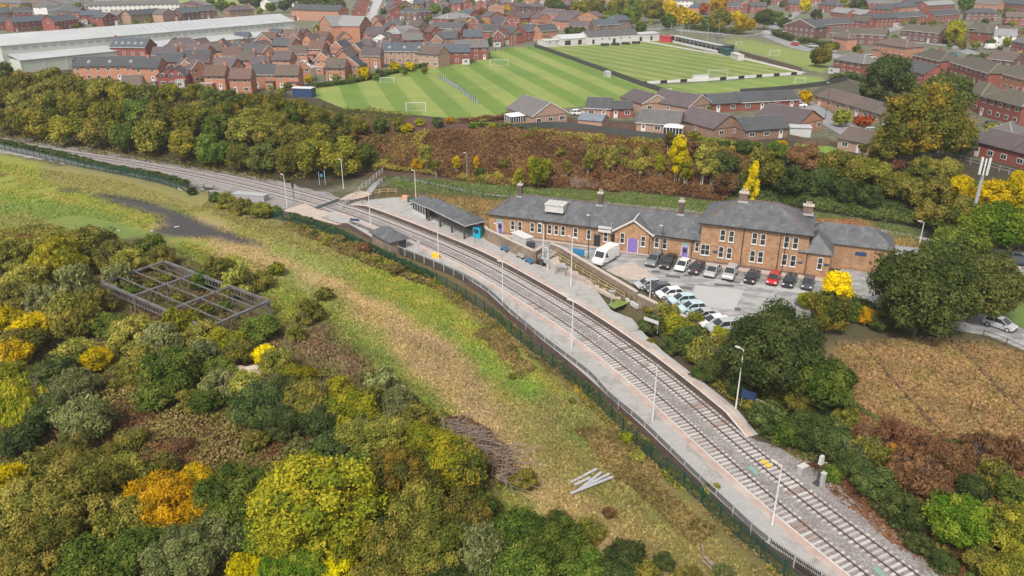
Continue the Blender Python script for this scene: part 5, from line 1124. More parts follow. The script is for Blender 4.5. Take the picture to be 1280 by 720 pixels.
# far rows: streets running away
ar='in the far terraces either side of the straight street'
for i,(yb) in enumerate([24,18,13,8,4,0]): 
    k=i; HC(440-k*-2.2,yb,11,9,-78,'g','purple grey','red brick','left of the far straight street'); HC(486+k*.6,yb-1,11,9,-70,'g','purple grey','red brick','right of the far straight street')
ar='in the distant rows at the top edge'
row(500,14,640,12,9,'gxh',['purple grey','dark grey','grey'],['red brick','dark brick'],'in the distant row above the netting',jit=.3); row(500,4,660,2,9,'gxh',['purple grey','dark grey','grey'],['red brick','dark brick','white'],'along the top edge above the netting',jit=.3); row(645,18,745,14,5,'gh',['purple grey','dark grey'],['red brick','dark brick'],'in front of the far wood',jit=.2); row(650,5,860,2,9,'gh',['purple grey','grey','dark grey'],['red brick','orange brick'],'along the top edge above the clubhouse',jit=.3)
row(860,-8,1290,-3,18,'gh',['dark grey','grey','brown'],['red brick','orange brick','dark brick'],'along the very top right edge',jit=.3); row(960,6,1100,4,6,'gh',['dark grey','grey'],['red brick','dark brick'],'near the top right yellow trees',jit=.3)
row(480,-8,860,-9,14,'gh',['purple grey','grey','dark grey'],['red brick','orange brick'],'along the very top centre edge',jit=.3)
ar='behind the long white shed'
for q in [(0,26,20,24,8,'g','slate blue','pale stone'),(20,25,42,24,8,'g','dark grey','red brick'),(0,38,16,37,8,'g','dark grey','red brick'),(18,40,55,37,8,'g','slate blue','red brick'),(56,36,68,35,8,'x','dark grey','orange brick'),(70,38,100,34,8,'g','slate blue','red brick'),(75,24,100,25,8,'g','dark grey','red brick'),(102,30,130,29,8,'g','slate blue','red brick'),(130,33,148,31,8,'x','dark grey','red brick'),(148,30,165,28,8,'x','grey','pink brick'),(165,30,185,28,8,'g','dark grey','pink brick'),(185,28,205,26,8,'g','dark grey','pink brick'),(205,28,222,26,8,'x','grey','pink brick'),(228,26,250,24,8,'g','slate blue','dark brick'),(250,24,272,23,8,'g','dark grey','dark brick'),(288,23,318,21,8,'h','purple grey','brown brick'),(112,16,225,13,7,'g','grey','white'),(225,14,256,16,9,'x','grey','dark brick'),(60,18,80,14,9,'x','grey','white'),(80,14,98,12,9,'x','grey','white'),(30,10,60,12,9,'h','brown','brown brick'),(100,12,118,10,9,'x','grey','white'),(120,8,150,8,9,'g','grey','white'),(0,12,28,13,9,'h','grey','brown brick'),(380,14,400,10,9,'g','pale grey','white'),(340,12,358,9,9,'g','pale grey','white')]: H2(*q,ar)
row(-20,-2,150,-5,7,'gh',['grey','brown'],['white','pale stone'],'along the top left edge',jit=.3)
# ---------------------------------------------------------------- vehicles
def loft(secs):
    """secs: list of rings (same count) -> verts, faces"""
    n_=len(secs[0]); vs=[p for s in secs for p in s]; fs=[]
    for i in range(len(secs)-1):
        for k in range(n_): fs.append((i*n_+k,i*n_+(k+1)%n_,(i+1)*n_+(k+1)%n_,(i+1)*n_+k))
    fs.append(tuple(range(n_))[::-1]); fs.append(tuple(range((len(secs)-1)*n_,len(secs)*n_))); return vs,fs
CARM={}
def car_meshes(kind):
    if kind in CARM: return CARM[kind]
    spec={'hatch':dict(L=4.0,W=.87,hood=.92,roof=1.47,prof=[(-2,.55,.62),(-1.95,.3,.86),(-1.3,.24,.92),(-.9,.24,.94),(.9,.24,.93),(1.2,.24,.92),(1.75,.28,.8),(2,.4,.62)],cab=[(-1.85,.95),(-1.5,1.4),(.25,1.47),(1.15,.95)]),
          'suv':dict(L=4.5,W=.93,prof=[(-2.25,.6,.8),(-2.2,.35,1.0),(-1.5,.32,1.05),(1.2,.32,1.05),(1.5,.32,1.03),(2.1,.35,.95),(2.25,.45,.75)],cab=[(-2.1,1.05),(-1.8,1.62),(.35,1.68),(1.15,1.06)]),
          'saloon':dict(L=4.6,W=.9,prof=[(-2.3,.5,.7),(-2.2,.3,.92),(-1.5,.24,.95),(1.1,.24,.9),(1.3,.24,.9),(2.1,.28,.76),(2.3,.4,.6)],cab=[(-1.7,.95),(-1.0,1.4),(.3,1.43),(1.25,.92)]),
          'van':dict(L=6.0,W=1.0,prof=[(-3,.5,2.3),(-2.95,.4,2.5),(1.2,.4,2.55),(1.7,.4,2.35),(2.3,.38,1.35),(2.9,.4,1.05),(3,.5,.8)],cab=None)}[kind]
    W=spec['W']; b=MB(); secs=[]
    n_=len(spec['prof'])
    for i,(x,z0,z1) in enumerate(spec['prof']):
        w_=W*(.88 if i in (0,n_-1) else 1); m_=(z0+z1)/2
        secs.append([(x,-w_*.96,z0),(x,-w_,m_),(x,-w_*.93,z1),(x,w_*.93,z1),(x,w_,m_),(x,w_*.96,z0)])
    v,f=loft(secs); b.add(v,f)
    if kind=='van': pass
    o=b.build('body',M['carpaint']); body=o.data; bpy.data.objects.remove(o)
    parts=[]
    def P1(nm,mb,mt,loc=(0,0,0),par=None): o=mb.build(nm,M[mt]); d_=o.data; bpy.data.objects.remove(o); parts.append((nm,d_,loc,par))
    L_=spec['L']
    if spec['cab']:
        g=MB(); c=spec['cab']; cw=[W*.9,W*.76,W*.76,W*.9]
        v=[]; 
        for (x,z),w_ in zip(c,cw): v+=[(x,-w_,z),(x,w_,z)]
        g.add(v,[(0,2,3,1)[::-1],(2,4,5,3)[::-1],(4,6,7,5)[::-1],(0,6,4,2)[::1],(1,3,5,7)]); P1('windows',g,'glass')
        r=MB(); x0,z0=c[1]; x1,z1=c[2]; w_=W*.77; r.add([(x0-.05,-w_,z0+.01),(x1+.05,-w_,z1+.01),(x1+.05,w_,z1+.01),(x0-.05,w_,z0+.01),(x0,-w_*.9,z0+.06),(x1,-w_*.9,z1+.06),(x1,w_*.9,z1+.06),(x0,w_*.9,z0+.06)],[(4,5,6,7),(0,1,5,4),(1,2,6,5),(2,3,7,6),(3,0,4,7)])
        for s in (-1,1):
            r.bar((c[0][0],s*W*.9,c[0][1]),(c[1][0],s*W*.765,c[1][1]),.09); r.bar((c[3][0],s*W*.9,c[3][1]),(c[2][0],s*W*.765,c[2][1]),.08)
            xm=(c[1][0]+c[2][0])/2; r.bar((xm,s*W*.9,c[0][1]),(xm,s*W*.77,z0),.08)
        o=r.build('roof',M['carpaint']); parts.append(('roof',o.data,(0,0,0),None)); bpy.data.objects.remove(o)
    else:
        g=MB(); g.add([(2.27,-.82,1.42),(1.72,-.78,2.3),(1.72,.78,2.3),(2.27,.82,1.42)],[(0,1,2,3)[::-1]]); 
        g2=[(p[0]+.03,p[1],p[2]+.02) for p in g.v]; g.v=g2
        g.bx(1.0,1.75,-1.012,-1.0,1.35,2.05); g.bx(1.0,1.75,1.0,1.012,1.35,2.05); P1('windows',g,'glass')
    wheel=MB(); wheel.tube((0,-.11,0),(0,.11,0),.33,n=14); rim=MB(); rim.tube((0,-.12,0),(0,.12,0),.2,n=10)
    o=wheel.build('wheel',M['tyre']); wd=o.data; bpy.data.objects.remove(o); o=rim.build('rim',M['galv']); rd=o.data; bpy.data.objects.remove(o)
    wx=L_*.31; 
    for x in (-wx,wx*1.02):
        for s in (-1,1): parts.append(('wheel',wd,(x,s*(W-.1),.33),('rim',rd)))
    for s in (-1,1):
        P1('headlight',MB().box((L_/2-.06,s*W*.68,.68 if kind!='van' else .9),(.16,.34,.16)),'lampglass'); P1('tail_light',MB().box((-L_/2+.03,s*W*.78,.8 if kind!='van' else 1.1),(.1,.18,.26)),'redlamp'); P1('door_mirror',MB().box((L_*.2,s*(W+.1),1.0 if kind!='van' else 1.5),(.14,.22,.15)),'black')
    P1('bumper',MB().bx(L_/2-.1,L_/2+.03,-W*.85,W*.85,.24,.42).bx(-L_/2-.03,-L_/2+.1,-W*.85,W*.85,.26,.44),'black')
    CARM[kind]=(body,parts); return CARM[kind]
def car(px,py,az,kind,col,label,z=ZF,cat='car',ch=.6,name='parked_car',group='parked cars',simple_=False):
    body,parts=car_meshes(kind); p=P(px,py,z+ch); p.z=z+.07
    r_=empty(name,p,az,label,cat,group); o=part('body',body,r_); o.color=(*col,1)
    for nm,d_,loc,sub in parts:
        if simple_ and nm in ('bumper','door_mirror','tail_light'): continue
        o=part(nm,d_,r_,loc)
        if nm=='roof': o.color=(*col,1)
        if sub and not simple_: part(sub[0],sub[1],o)
    return r_
f0=ang-math.pi/2   # nose towards the camera side, perpendicular to the station front
K=dict(silver=(.4,.41,.42),black=(.02,.02,.022),white=(.75,.75,.74),dark=(.06,.06,.07),grey=(.17,.175,.18),blue=(.05,.16,.32),lblue=(.45,.58,.62),red=(.45,.02,.02),purple=(.06,.03,.05),navy=(.02,.03,.06))
for px,py,k,c,lab in [(818,325.5,'suv','grey','dark silver estate car, leftmost in the row by the station wall'),(835.5,328.5,'suv','black','black car, second from the left by the station wall'),(853.5,332,'hatch','white','white hatchback nose out in front of the narrow purple door'),(871,335.5,'hatch','purple','dark plum car just right of the white hatchback'),(891,338.5,'saloon','silver','silver car with dark open looking rear window below the wide window'),(912.7,342,'suv','silver','pale silver car beside the black downpipe of the tall block'),(940.5,346,'saloon','black','dark car alone between two gaps below the tall block'),(967,348.5,'hatch','red','red hatchback parked by the station wall'),(987,351.5,'hatch','black','black hatchback just right of the red one'),(1010,354,'hatch','dark','dark grey car at the right end of the wall row')]: car(px,py,f0+R.uniform(-.05,.05)-.12,k,K[c],lab)
wdir=math.atan2(P(812,367,ZF).y-P(700,312,ZF).y,P(812,367,ZF).x-P(700,312,ZF).x)
for px,py,k,c,lab in [(810,355.5,'hatch','silver','silver hatchback at the upper left end of the row by the retaining wall'),(823,361,'hatch','dark','dark car with bluish roof second in the retaining wall row'),(837,367,'hatch','white','white car third in the retaining wall row above the bushes'),(853,375,'hatch','lblue','light turquoise car in the middle of the retaining wall row'),(865,385,'hatch','lblue','pale blue hatchback just below the turquoise car'),(880,394,'saloon','silver','silver saloon with black windows near the lower end of the row'),(893,402,'saloon','white','white car partly hidden by bushes in the retaining wall row'),(903,409,'suv','silver','pale grey car last in the row behind the bushes')]: car(px,py,wdir+math.pi*.5-.35+math.pi,k,K[c],lab)
car(757,319,ang-math.pi/2-.25,'van',K['white'],'large white panel van parked beside the ramp wall',ch=1.2,cat='van',name='parked_van')
for px,py,az,k,c,lab in [(1257,336,-.6,'hatch','red','pinkish red car at the right edge beside the dark vehicle'),(1273,327,-.4,'suv','navy','dark navy vehicle with white rear at the right edge'),(1269,368,-.2,'hatch','red','bright red car beside the mown green verge'),(1280,366,-.2,'hatch','white','white car at the very right edge next to the red car'),(1250,405,-.9,'hatch','silver','silver car parked on the lane below the dark trees')]: car(px,py,az,k,K[c],lab)
for px,py,az,k,c,lab in [(896,147,.1,'hatch','white','white car on the drive between the bungalows'),(956,142.5,.1,'hatch','silver','silver car in front of the terrace door'),(722,141,.3,'hatch','white','white car in the carport behind the conservatory bungalow'),(1091,164,-.5,'hatch','lblue','pinkish white car below the red leaved tree'),(1102,170,-.5,'saloon','navy','dark blue car at the end of the short road'),(1167,52,.0,'hatch','lblue','pale blue car parked by the round yellow green tree'),(1179,51.5,0,'hatch','blue','blue car right beside the round yellow green tree'),(1239,60,.2,'van','white','white van between the upper terraces on the right'),(1000,131,-.3,'hatch','white','white car behind the small red tree'),(900,46,-.1,'suv','grey','dark car on the road beyond the covered stand'),(378,82,.3,'van','white','white van on the estate street'),(384,76,.5,'hatch','black','black car beside the white van on the estate street')]: car(px,py,az,k,K[c],lab,z=8,simple_=True,name='parked_van' if k=='van' else 'parked_car',cat='van' if k=='van' else 'car')
ks=['white','silver','dark','red','blue','white','silver','black']
for i,y in enumerate([27,23,20,17,14,11.5,9,7,5,3,1]):
    for s,x in ((-1,456-0),(1,472)):
        xx=x+(27-y)*(.35 if s<0 else .45); c=ks[(i*3+s)%8]; o=car(xx,y,math.radians(98),'hatch',K[c],None,z=8,simple_=True); o['group']='cars along the straight street'; reg(o,f"small {'pale' if c in('white','silver') else c} car",f"parked on the {'left' if s<0 else 'right'} side of the straight street",27-y)
for o_,d_,a_,p_ in []: pass
# ---------------------------------------------------------------- foliage
SPEC=dict(yg=[(.095,.125,.02),(.215,.215,.03),(.36,.3,.05)],oy=[(.1,.115,.028),(.215,.21,.05),(.38,.32,.1)],ol=[(0.065, 0.078, 0.0182), (0.1495, 0.143, 0.0338), (0.286, 0.2275, 0.065)],mg=[(0.0438, 0.075, 0.0175), (0.0938, 0.1375, 0.0275), (0.2, 0.2125, 0.0562)],dg=[(.032,.05,.018),(.062,.086,.027),(.13,.145,.05)],bg=[(.065,.125,.018),(.125,.19,.028),(.26,.28,.05)],yl=[(.24,.19,.018),(.42,.32,.025),(.55,.42,.05)],by=[(0.45, 0.38, 0.015), (0.65, 0.54, 0.02), (0.78, 0.68, 0.06)],orr=[(0.16, 0.12, 0.02), (0.42, 0.26, 0.03), (0.56, 0.38, 0.07)],rs=[(.09,.048,.028),(.155,.083,.046),(.24,.14,.075)],rd=[(0.2, 0.04, 0.025), (0.36, 0.08, 0.045), (0.45, 0.15, 0.08)],sg=[(.08,.095,.035),(.16,.175,.065),(.3,.29,.14)],ao=[(.05,.068,.018),(.115,.118,.028),(.3,.2,.045)],dk=[(.042,.058,.018),(.088,.108,.03),(.18,.185,.06)],wo=[(.075,.085,.018),(.17,.16,.032),(.32,.26,.055)],wd=[(.085,.075,.03),(.16,.13,.05),(.26,.2,.09)])
DESC=dict(yg='yellow green tree',oy='olive and straw coloured tree',ol='olive green tree',mg='mid green tree',dg='dark green tree',dk='dark olive green tree',wo='olive yellow autumn tree',wd='dry brown tree',bg='bright green tree',yl='golden yellow tree',by='vivid yellow tree',orr='orange tree',rs='russet brown tree',rd='red leaved tree',sg='grey green willow like bush',ao='green and orange autumn tree')
LM={}
for k,c in SPEC.items():
    m,nt,n,l,b=mat('foliage_'+{'yg':'yellow_green','oy':'olive_straw','ol':'olive','mg':'mid_green','dg':'dark_green','dk':'deep_olive','wo':'woodland_olive','wd':'dry_weeds','bg':'bright_green','yl':'golden','by':'vivid_yellow','orr':'orange','rs':'russet','rd':'red','sg':'grey_green','ao':'autumn'}[k]); b.inputs['Roughness'].default_value=.75; b.inputs['Specular IOR Level'].default_value=.12
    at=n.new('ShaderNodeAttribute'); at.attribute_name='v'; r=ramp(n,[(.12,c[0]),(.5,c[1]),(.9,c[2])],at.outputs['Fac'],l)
    oi=n.new('ShaderNodeObjectInfo'); hs=n.new('ShaderNodeHueSaturation'); 
    ma=n.new('ShaderNodeMapRange'); ma.inputs[3].default_value=.488; ma.inputs[4].default_value=.514; l.new(oi.outputs['Random'],ma.inputs[0]); l.new(ma.outputs[0],hs.inputs['Hue'])
    mb_=n.new('ShaderNodeMath'); mb_.operation='MULTIPLY_ADD'; mb_.inputs[1].default_value=7.31; mb_.inputs[2].default_value=0; l.new(oi.outputs['Random'],mb_.inputs[0]); fr_=n.new('ShaderNodeMath'); fr_.operation='FRACT'; l.new(mb_.outputs[0],fr_.inputs[0]); mc=n.new('ShaderNodeMapRange'); mc.inputs[3].default_value=.9; mc.inputs[4].default_value=1.5; l.new(fr_.outputs[0],mc.inputs[0]); l.new(mc.outputs[0],hs.inputs['Value'])
    hs.inputs['Saturation'].default_value=1.1; l.new(r.outputs[0],hs.inputs['Color']); l.new(hs.outputs[0],b.inputs['Base Color'])
    tr=n.new('ShaderNodeBsdfTranslucent'); l.new(hs.outputs[0],tr.inputs[0]); ms=n.new('ShaderNodeMixShader'); ms.inputs[0].default_value=.34; l.new(b.outputs[0],ms.inputs[1]); l.new(tr.outputs[0],ms.inputs[2]); l.new(ms.outputs[0],n['Material Output'].inputs[0])
    LM[k]=m
def leafmesh(name,pts,nrm,size,v,mats,elong=1.0,extra=None):
    N=len(pts); nrm=nrm/np.linalg.norm(nrm,axis=1)[:,None]
    rv=NR.normal(size=(N,3)); 
    if elong>1.3: rv=rv*.5+np.array([0,0,1.6])
    a=np.cross(nrm,rv); a/=np.linalg.norm(a,axis=1)[:,None]+1e-9; b_=np.cross(nrm,a)
    s=size*(.45+1.0*NR.rand(N)**1.4)[:,None]*1.1; a=a*s*.5/math.sqrt(elong); b_=b_*s*.5*math.sqrt(elong)
    bend=nrm*s*.12
    V=np.stack([pts-a-b_*.6,pts+a-b_*.5+bend,pts+a*.7+b_,pts-a*.8+b_*.9-bend],1).reshape(-1,3)
    idx=np.arange(N*4,dtype=np.int32); ls=np.arange(0,N*4,4,dtype=np.int32); lt=np.full(N,4,np.int32); vv=v
    if extra is not None:
        ev,ef,evv=extra; base=len(V); V=np.vstack([V,ev]); ef=np.array(ef,dtype=np.int32)+base; idx=np.r_[idx,ef.ravel()]; k_=ef.shape[1]
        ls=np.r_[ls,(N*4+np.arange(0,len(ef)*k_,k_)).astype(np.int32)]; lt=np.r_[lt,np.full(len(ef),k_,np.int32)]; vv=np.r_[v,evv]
    me=bpy.data.meshes.new(name); me.vertices.add(len(V)); me.vertices.foreach_set('co',V.astype(np.float32).ravel()); me.loops.add(len(idx)); me.loops.foreach_set('vertex_index',idx)
    me.polygons.add(len(ls)); me.polygons.foreach_set('loop_start',ls); me.polygons.foreach_set('loop_total',lt); me.update()
    at=me.attributes.new('v','FLOAT','FACE'); at.data.foreach_set('value',vv.astype(np.float32))
    me.materials.append(mats); return me
def ico(sub=1):
    bm=bmesh.new(); bmesh.ops.create_icosphere(bm,subdivisions=sub,radius=1); v=np.array([p.co[:] for p in bm.verts]); f=[[q.index for q in p.verts] for p in bm.faces]; bm.free(); return v,f
ICO=ico(2)
def crown_template(N,nl,size,zs=.85,core=.8,spread=.62,lr=(.28,.45),elong=1.0,shape='round',seed=0,vjit=.5):
    rs=np.random.RandomState(seed); c=[];r=[]
    for i in range(nl):
        for _ in range(50):
            p=rs.normal(size=3); p/=np.linalg.norm(p); p*=spread*(.45+.62*rs.rand()**.5)
            if p[2]<-.45: continue
            if all(np.linalg.norm(p-q)>.2 for q in c): break
        if shape=='cone': zz=rs.uniform(-.8,.95); k_=(1-(zz+.8)/1.9)*.62; t_=rs.uniform(0,6.28); p=np.array([math.cos(t_)*k_,math.sin(t_)*k_,zz])
        if shape=='tall': p=p*np.array([.62,.62,1.25])
        c.append(p); r.append(rs.uniform(*lr)*(.8 if shape!='round' else 1))
    c=np.array(c); r=np.array(r); lv=rs.rand(nl)
    pts=[];nr=[];vv=[]; per=int(N*1.6/nl)
    for i in range(nl):
        d=rs.normal(size=(per,3)); d/=np.linalg.norm(d,axis=1)[:,None]
        # knobbly lobe surface
        k=1+.16*np.sin(d[:,0]*7+i*3)+.14*np.sin(d[:,1]*8+i)+.12*np.sin(d[:,2]*9+i*2)
        p=c[i]+d*(r[i]*k*(.8+.26*rs.rand(per)+rs.exponential(.06,per)))[:,None]
        D=np.linalg.norm(p[:,None,:]-c[None],axis=2)/r[None]; D[:,i]=9; keep=(D.min(1)>.78)&(p[:,2]>-.72*(1.25 if shape!='round' else 1))
        pts.append(p[keep]); nr.append(d[keep]*1.0+rs.normal(size=(keep.sum(),3))*.55+np.array([0,0,.35])); vv.append(np.clip((1-vjit)*lv[i]+vjit*rs.rand(keep.sum()),0,1))
    pts=np.vstack(pts);nr=np.vstack(nr);vv=np.r_[tuple(vv)]
    if len(pts)>N: s=rs.permutation(len(pts))[:N]; pts,nr,vv=pts[s],nr[s],vv[s]
    # a few stray twigs of leaves beyond the outline
    ex=None
    if core:
        ev=[];ef=[];evv=[]
        for i in range(nl):
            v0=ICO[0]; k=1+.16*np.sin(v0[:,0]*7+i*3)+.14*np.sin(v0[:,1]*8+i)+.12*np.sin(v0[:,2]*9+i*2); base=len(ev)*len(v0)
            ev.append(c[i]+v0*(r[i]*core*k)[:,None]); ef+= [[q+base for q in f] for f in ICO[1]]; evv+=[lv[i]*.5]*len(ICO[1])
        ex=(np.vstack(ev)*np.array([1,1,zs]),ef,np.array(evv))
    pts=pts*np.array([1,1,zs])
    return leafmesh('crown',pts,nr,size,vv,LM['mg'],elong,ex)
TPL={'AA':[crown_template(34000,64,.034,seed=s,lr=(.15,.28),spread=.78,core=.62) for s in (31,32)],'A':[crown_template(15000,44,.05,seed=s,lr=(.17,.32),spread=.75,core=.62) for s in (1,2,3,4)],'B':[crown_template(5200,26,.075,seed=s,lr=(.2,.36),spread=.7,core=.7) for s in (5,6,7,8)],'C':[crown_template(1100,12,.16,seed=s) for s in (9,10)],
 'willowA':[crown_template(13000,40,.062,seed=s,elong=3.6,core=.5,zs=.95,vjit=.7,lr=(.15,.34),spread=.76) for s in (11,12,41)],'willowB':[crown_template(5200,26,.09,seed=s,elong=3.6,core=.5,zs=.95,vjit=.7,lr=(.16,.36),spread=.75) for s in (13,14,42)],
 'sparse':[crown_template(4600,24,.085,seed=s,core=0,lr=(.2,.34),spread=.85,shape='tall',zs=1.0) for s in (15,16)],'cone':[crown_template(3600,26,.09,seed=s,core=.7,lr=(.2,.3),shape='cone',zs=1.15) for s in (17,)],'tall':[crown_template(24000,60,.04,seed=s,shape='tall',zs=1.0,core=.6,lr=(.2,.34),spread=.85) for s in (18,)],
 'tall2':[crown_template(6000,30,.075,seed=s,shape='tall',zs=1.0,core=.6,lr=(.2,.34),spread=.85) for s in (51,)],'bare':[crown_template(2200,16,.06,seed=s,elong=4,core=0,lr=(.2,.34)) for s in (19,)]}
TRK={}
def trunk_mesh(kind='n'):
    if kind not in TRK:
        mb=MB(); rs=random.Random(5)
        hh=1.0; mb.tube((0,0,-.3),(0,0,.55),.055,.04,8); mb.tube((0,0,.55),(.03,.02,1.15),.04,.018,6)
        for k in range(6):
            t_=k*1.05+rs.random(); z_=.45+.1*k; p=(0,0,z_); q=(math.cos(t_)*.42,math.sin(t_)*.42,z_+.45); mb.tube(p,q,.022,.008,5); mb.tube(q,(q[0]*1.5,q[1]*1.5,q[2]+.2),.008,.003,4)
        o=mb.build('trunk',M['bark']); TRK['n']=o.data; bpy.data.objects.remove(o)
        mb=MB(); 
        for dx,dy,lean in ((0,0,.05),(.16,.05,.14),(-.13,.08,-.12)): mb.tube((dx,dy,-.3),(dx+lean,dy,1.2),.03,.018,6); mb.tube((dx+lean,dy,1.2),(dx+lean*1.6,dy,2.1),.018,.006,5)
        o=mb.build('trunk',M['birchbark']); TRK['b']=o.data; bpy.data.objects.remove(o)
        for q_ in (1,2):
            mb=MB(); rs=random.Random(50+q_)
            for k in range(34):
                t_=rs.uniform(0,6.28); el=rs.uniform(.35,1.35); ln=rs.uniform(.75,1.12); d_=Vector((math.cos(t_)*math.cos(el),math.sin(t_)*math.cos(el),math.sin(el))); p=Vector((0,0,0)); m_=d_*ln*.55+Vector((0,0,.1)); e_=d_*ln*1.05+Vector((rs.uniform(-.1,.1),rs.uniform(-.1,.1),.22)); mb.tube(p,m_,.016,.01,4,caps=False); mb.tube(m_,e_,.01,.003,4,caps=False)
                for j in range(3): s_=m_+(e_-m_)*rs.uniform(.1,.8); mb.tube(s_,s_+Vector((rs.uniform(-.16,.16),rs.uniform(-.16,.16),rs.uniform(.05,.2))),.006,.002,3,caps=False)
            o=mb.build('branches',M['twig']); TRK['t%d'%q_]=o.data; bpy.data.objects.remove(o)
    return TRK[kind]
CNT=[0]; SMALL=[]
def tree(cx,cy,r,sp,area,shape=None,asp=1.0,name=None,label=None,flat=None,desc=None,zb=None):
    """crown circle in the photograph (centre, radius px)"""
    CNT[0]+=1
    if "railway wood" in (area or ""): sp={"yg":"wo","mg":"ol" if CNT[0]%3 else "mg","dg":"dk","oy":"wo" if CNT[0]%2 else "oy","rs":"ao","yl":"wo"}.get(sp,sp)
    low=name in ('shrub','bush')
    by=cy+r*(.8 if low else .95)*asp
    if shape in ('sparse','tall2'): by=cy+r*1.5*asp
    g=G(cx,by) if zb is None else P(cx,by,zb); sc=proj(g.x,g.y,g.z+1)[2]; Rm=r/sc
    g=Vector((g.x,g.y+Rm*.15,g.z)); 
    if shape is None: shape='AA' if r>=44 else 'A' if r>=28 else ('B' if r>=13 else 'C')
    if shape=='AA' and low: shape='A'
    if (sp=='sg' or (low and sp in('ol','oy','yg','rs') and R.random()<.65)) and shape in ('A','B'): shape='willow'+shape
    root=empty(name or ('birch_tree' if shape=='sparse' else 'tree'),g,R.uniform(0,6.28),label,'bush' if low else 'tree')
    if not label: reg(root,desc or (DESC[sp].replace('tree','bush') if low else DESC[sp]),area,cx)
    c=part('crown',R.choice(TPL[shape]),root); 
    hc=Rm*(1.0 if not low else .72)*asp
    if shape=='sparse': hc=Rm*1.75*asp
    if shape=='tall2': hc=Rm*1.45
    sq=1.0 if not low else .85
    c.location=(0,0,hc); k1=R.uniform(.9,1.14); c.scale=(Rm*1.04*k1,Rm*1.04/k1,Rm*1.08*asp*sq*R.uniform(.9,1.12)); c.rotation_euler=(R.uniform(-.14,.14),R.uniform(-.14,.14),0)
    c.material_slots[0].link='OBJECT'; c.material_slots[0].material=LM[sp]
    if not low: SMALL.append((r,root,c,sp))
    if low and shape in ('willowA','willowB','A') and R.random()<.6:
        t_=part('branches',trunk_mesh('t%d'%R.choice([1,2])),root,(0,0,0),R.uniform(0,6)); t_.scale=(Rm*1.05,Rm*1.05,Rm*1.35*asp)
    elif not low or Rm>2:
        t_=part('trunk',trunk_mesh('b' if shape=='sparse' else 'n'),root); s_=Rm*.95; t_.scale=(s_*.8,s_*.8,s_*(1.0 if shape=='sparse' else .9)*asp)
    return root
fgA='in the bottom left foreground wood'
for a in [(8,605,30,'yl'),(108,618,56,'oy'),(45,640,50,'oy'),(60,685,50,'ol'),(160,655,42,'ol'),(205,628,44,'orr'),(245,602,28,'orr'),(160,600,36,'oy'),(175,690,42,'mg'),(110,700,40,'mg'),(300,625,50,'mg'),(345,655,42,'mg'),(230,695,44,'sg'),(280,668,36,'sg'),(20,712,36,'oy'),(312,712,26,'yl'),(400,628,72,'yg'),(362,660,44,'yg'),(440,670,40,'yg'),(340,718,24,'bg'),(380,712,30,'bg'),(425,712,26,'by'),(255,640,34,'orr'),(200,665,34,'orr')]: tree(*a,fgA)
fgB='in the lower middle foreground thicket'
for a in [(505,600,50,'ao'),(545,575,45,'yg'),(575,585,36,'ao'),(520,640,45,'ol'),(475,655,34,'dg'),(490,690,42,'ol'),(545,690,44,'ol'),(600,690,40,'sg'),(580,650,38,'ol'),(648,668,40,'mg'),(690,680,44,'mg'),(650,715,38,'mg'),(720,700,32,'mg'),(560,720,34,'dg'),(605,640,24,'mg'),(475,720,36,'ol'),(530,545,24,'yg'),(450,545+40,24,'mg')]: tree(*a,fgB)
fm='in the scrub on the left side'
for a in [(14,395,20,'yl'),(40,408,24,'yl'),(8,470,28,'yg'),(30,500,36,'yg'),(20,440,24,'orr'),(62,512,30,'dg'),(70,465,28,'dg'),(28,545,26,'dg'),(50,590,26,'ol'),(90,565,30,'ol'),(130,575,28,'ol'),(200,585,26,'ol'),(30,425,26,'ol'),(110,520,36,'sg'),(95,480,28,'sg'),(95,440,24,'oy'),(120,450,22,'yl'),(90,395,34,'ol'),(55,380,26,'sg'),(35,350,28,'oy'),(75,325,34,'yg'),(110,305,32,'ol'),(60,305,24,'oy'),(20,320,26,'ol'),(100,350,26,'sg'),(140,320,24,'ol'),(165,325,22,'oy'),(190,305,20,'mg'),(200,322,18,'ol'),(150,345,22,'sg'),(20,370,22,'ol'),(120,375,24,'ol'),(145,405,26,'mg'),(170,415,30,'oy'),(200,425,28,'sg'),(228,400,26,'yg'),(250,415,24,'oy'),(215,460,38,'mg'),(180,455,30,'ol'),(195,490,26,'mg'),(260,445,24,'sg'),(285,425,24,'yg'),(275,460,22,'mg'),(300,440,20,'ol'),(325,408,24,'mg'),(278,480,26,'sg'),(260,500,22,'mg'),(305,480,24,'oy'),(325,505,36,'dg'),(352,490,28,'dg'),(355,525,28,'dg'),(390,500,34,'ol'),(405,525,30,'dg'),(375,470,26,'yg'),(345,455,24,'oy'),(425,490,28,'yg'),(440,515,34,'yg'),(470,500,26,'ol'),(478,478,24,'sg'),(500,505,28,'sg'),(520,520,26,'ol'),(450,545,30,'oy'),(485,540,28,'oy'),(415,555,26,'dg'),(380,560,22,'sg'),(320,550,18,'ol'),(225,555,16,'rs'),(165,545,18,'ol'),(145,470,18,'oy'),(240,500,18,'ol')]: tree(*a,fm,name='bush')
for a in [(388,388,20,'ol'),(405,372-5,12,'ol'),(275,335,22,'ol'),(300,352,24,'oy'),(252,350,16,'mg'),(325,350,16,'ol'),(345,335,12,'yg'),(370,415,14,'oy')]: tree(*a,'beside the metal frame on the meadow',name='bush')
for a in [(190,352,10,'ol'),(225,372,9,'oy'),(165,362,10,'mg'),(255,388,12,'ol'),(210,345,8,'oy'),(280,382,9,'mg')]: tree(*a,'inside the metal frame',name='bush')
tree(240,447,13,'orr',None,name='bush',label='small orange bush in the scrub below the metal frame'); tree(330,443,17,'by',None,name='bush',label='bright yellow green bush beside the small rubble heap'); tree(655,598,18,'ol',None,name='bush',label='round olive bush at the end of the cut branch pile')
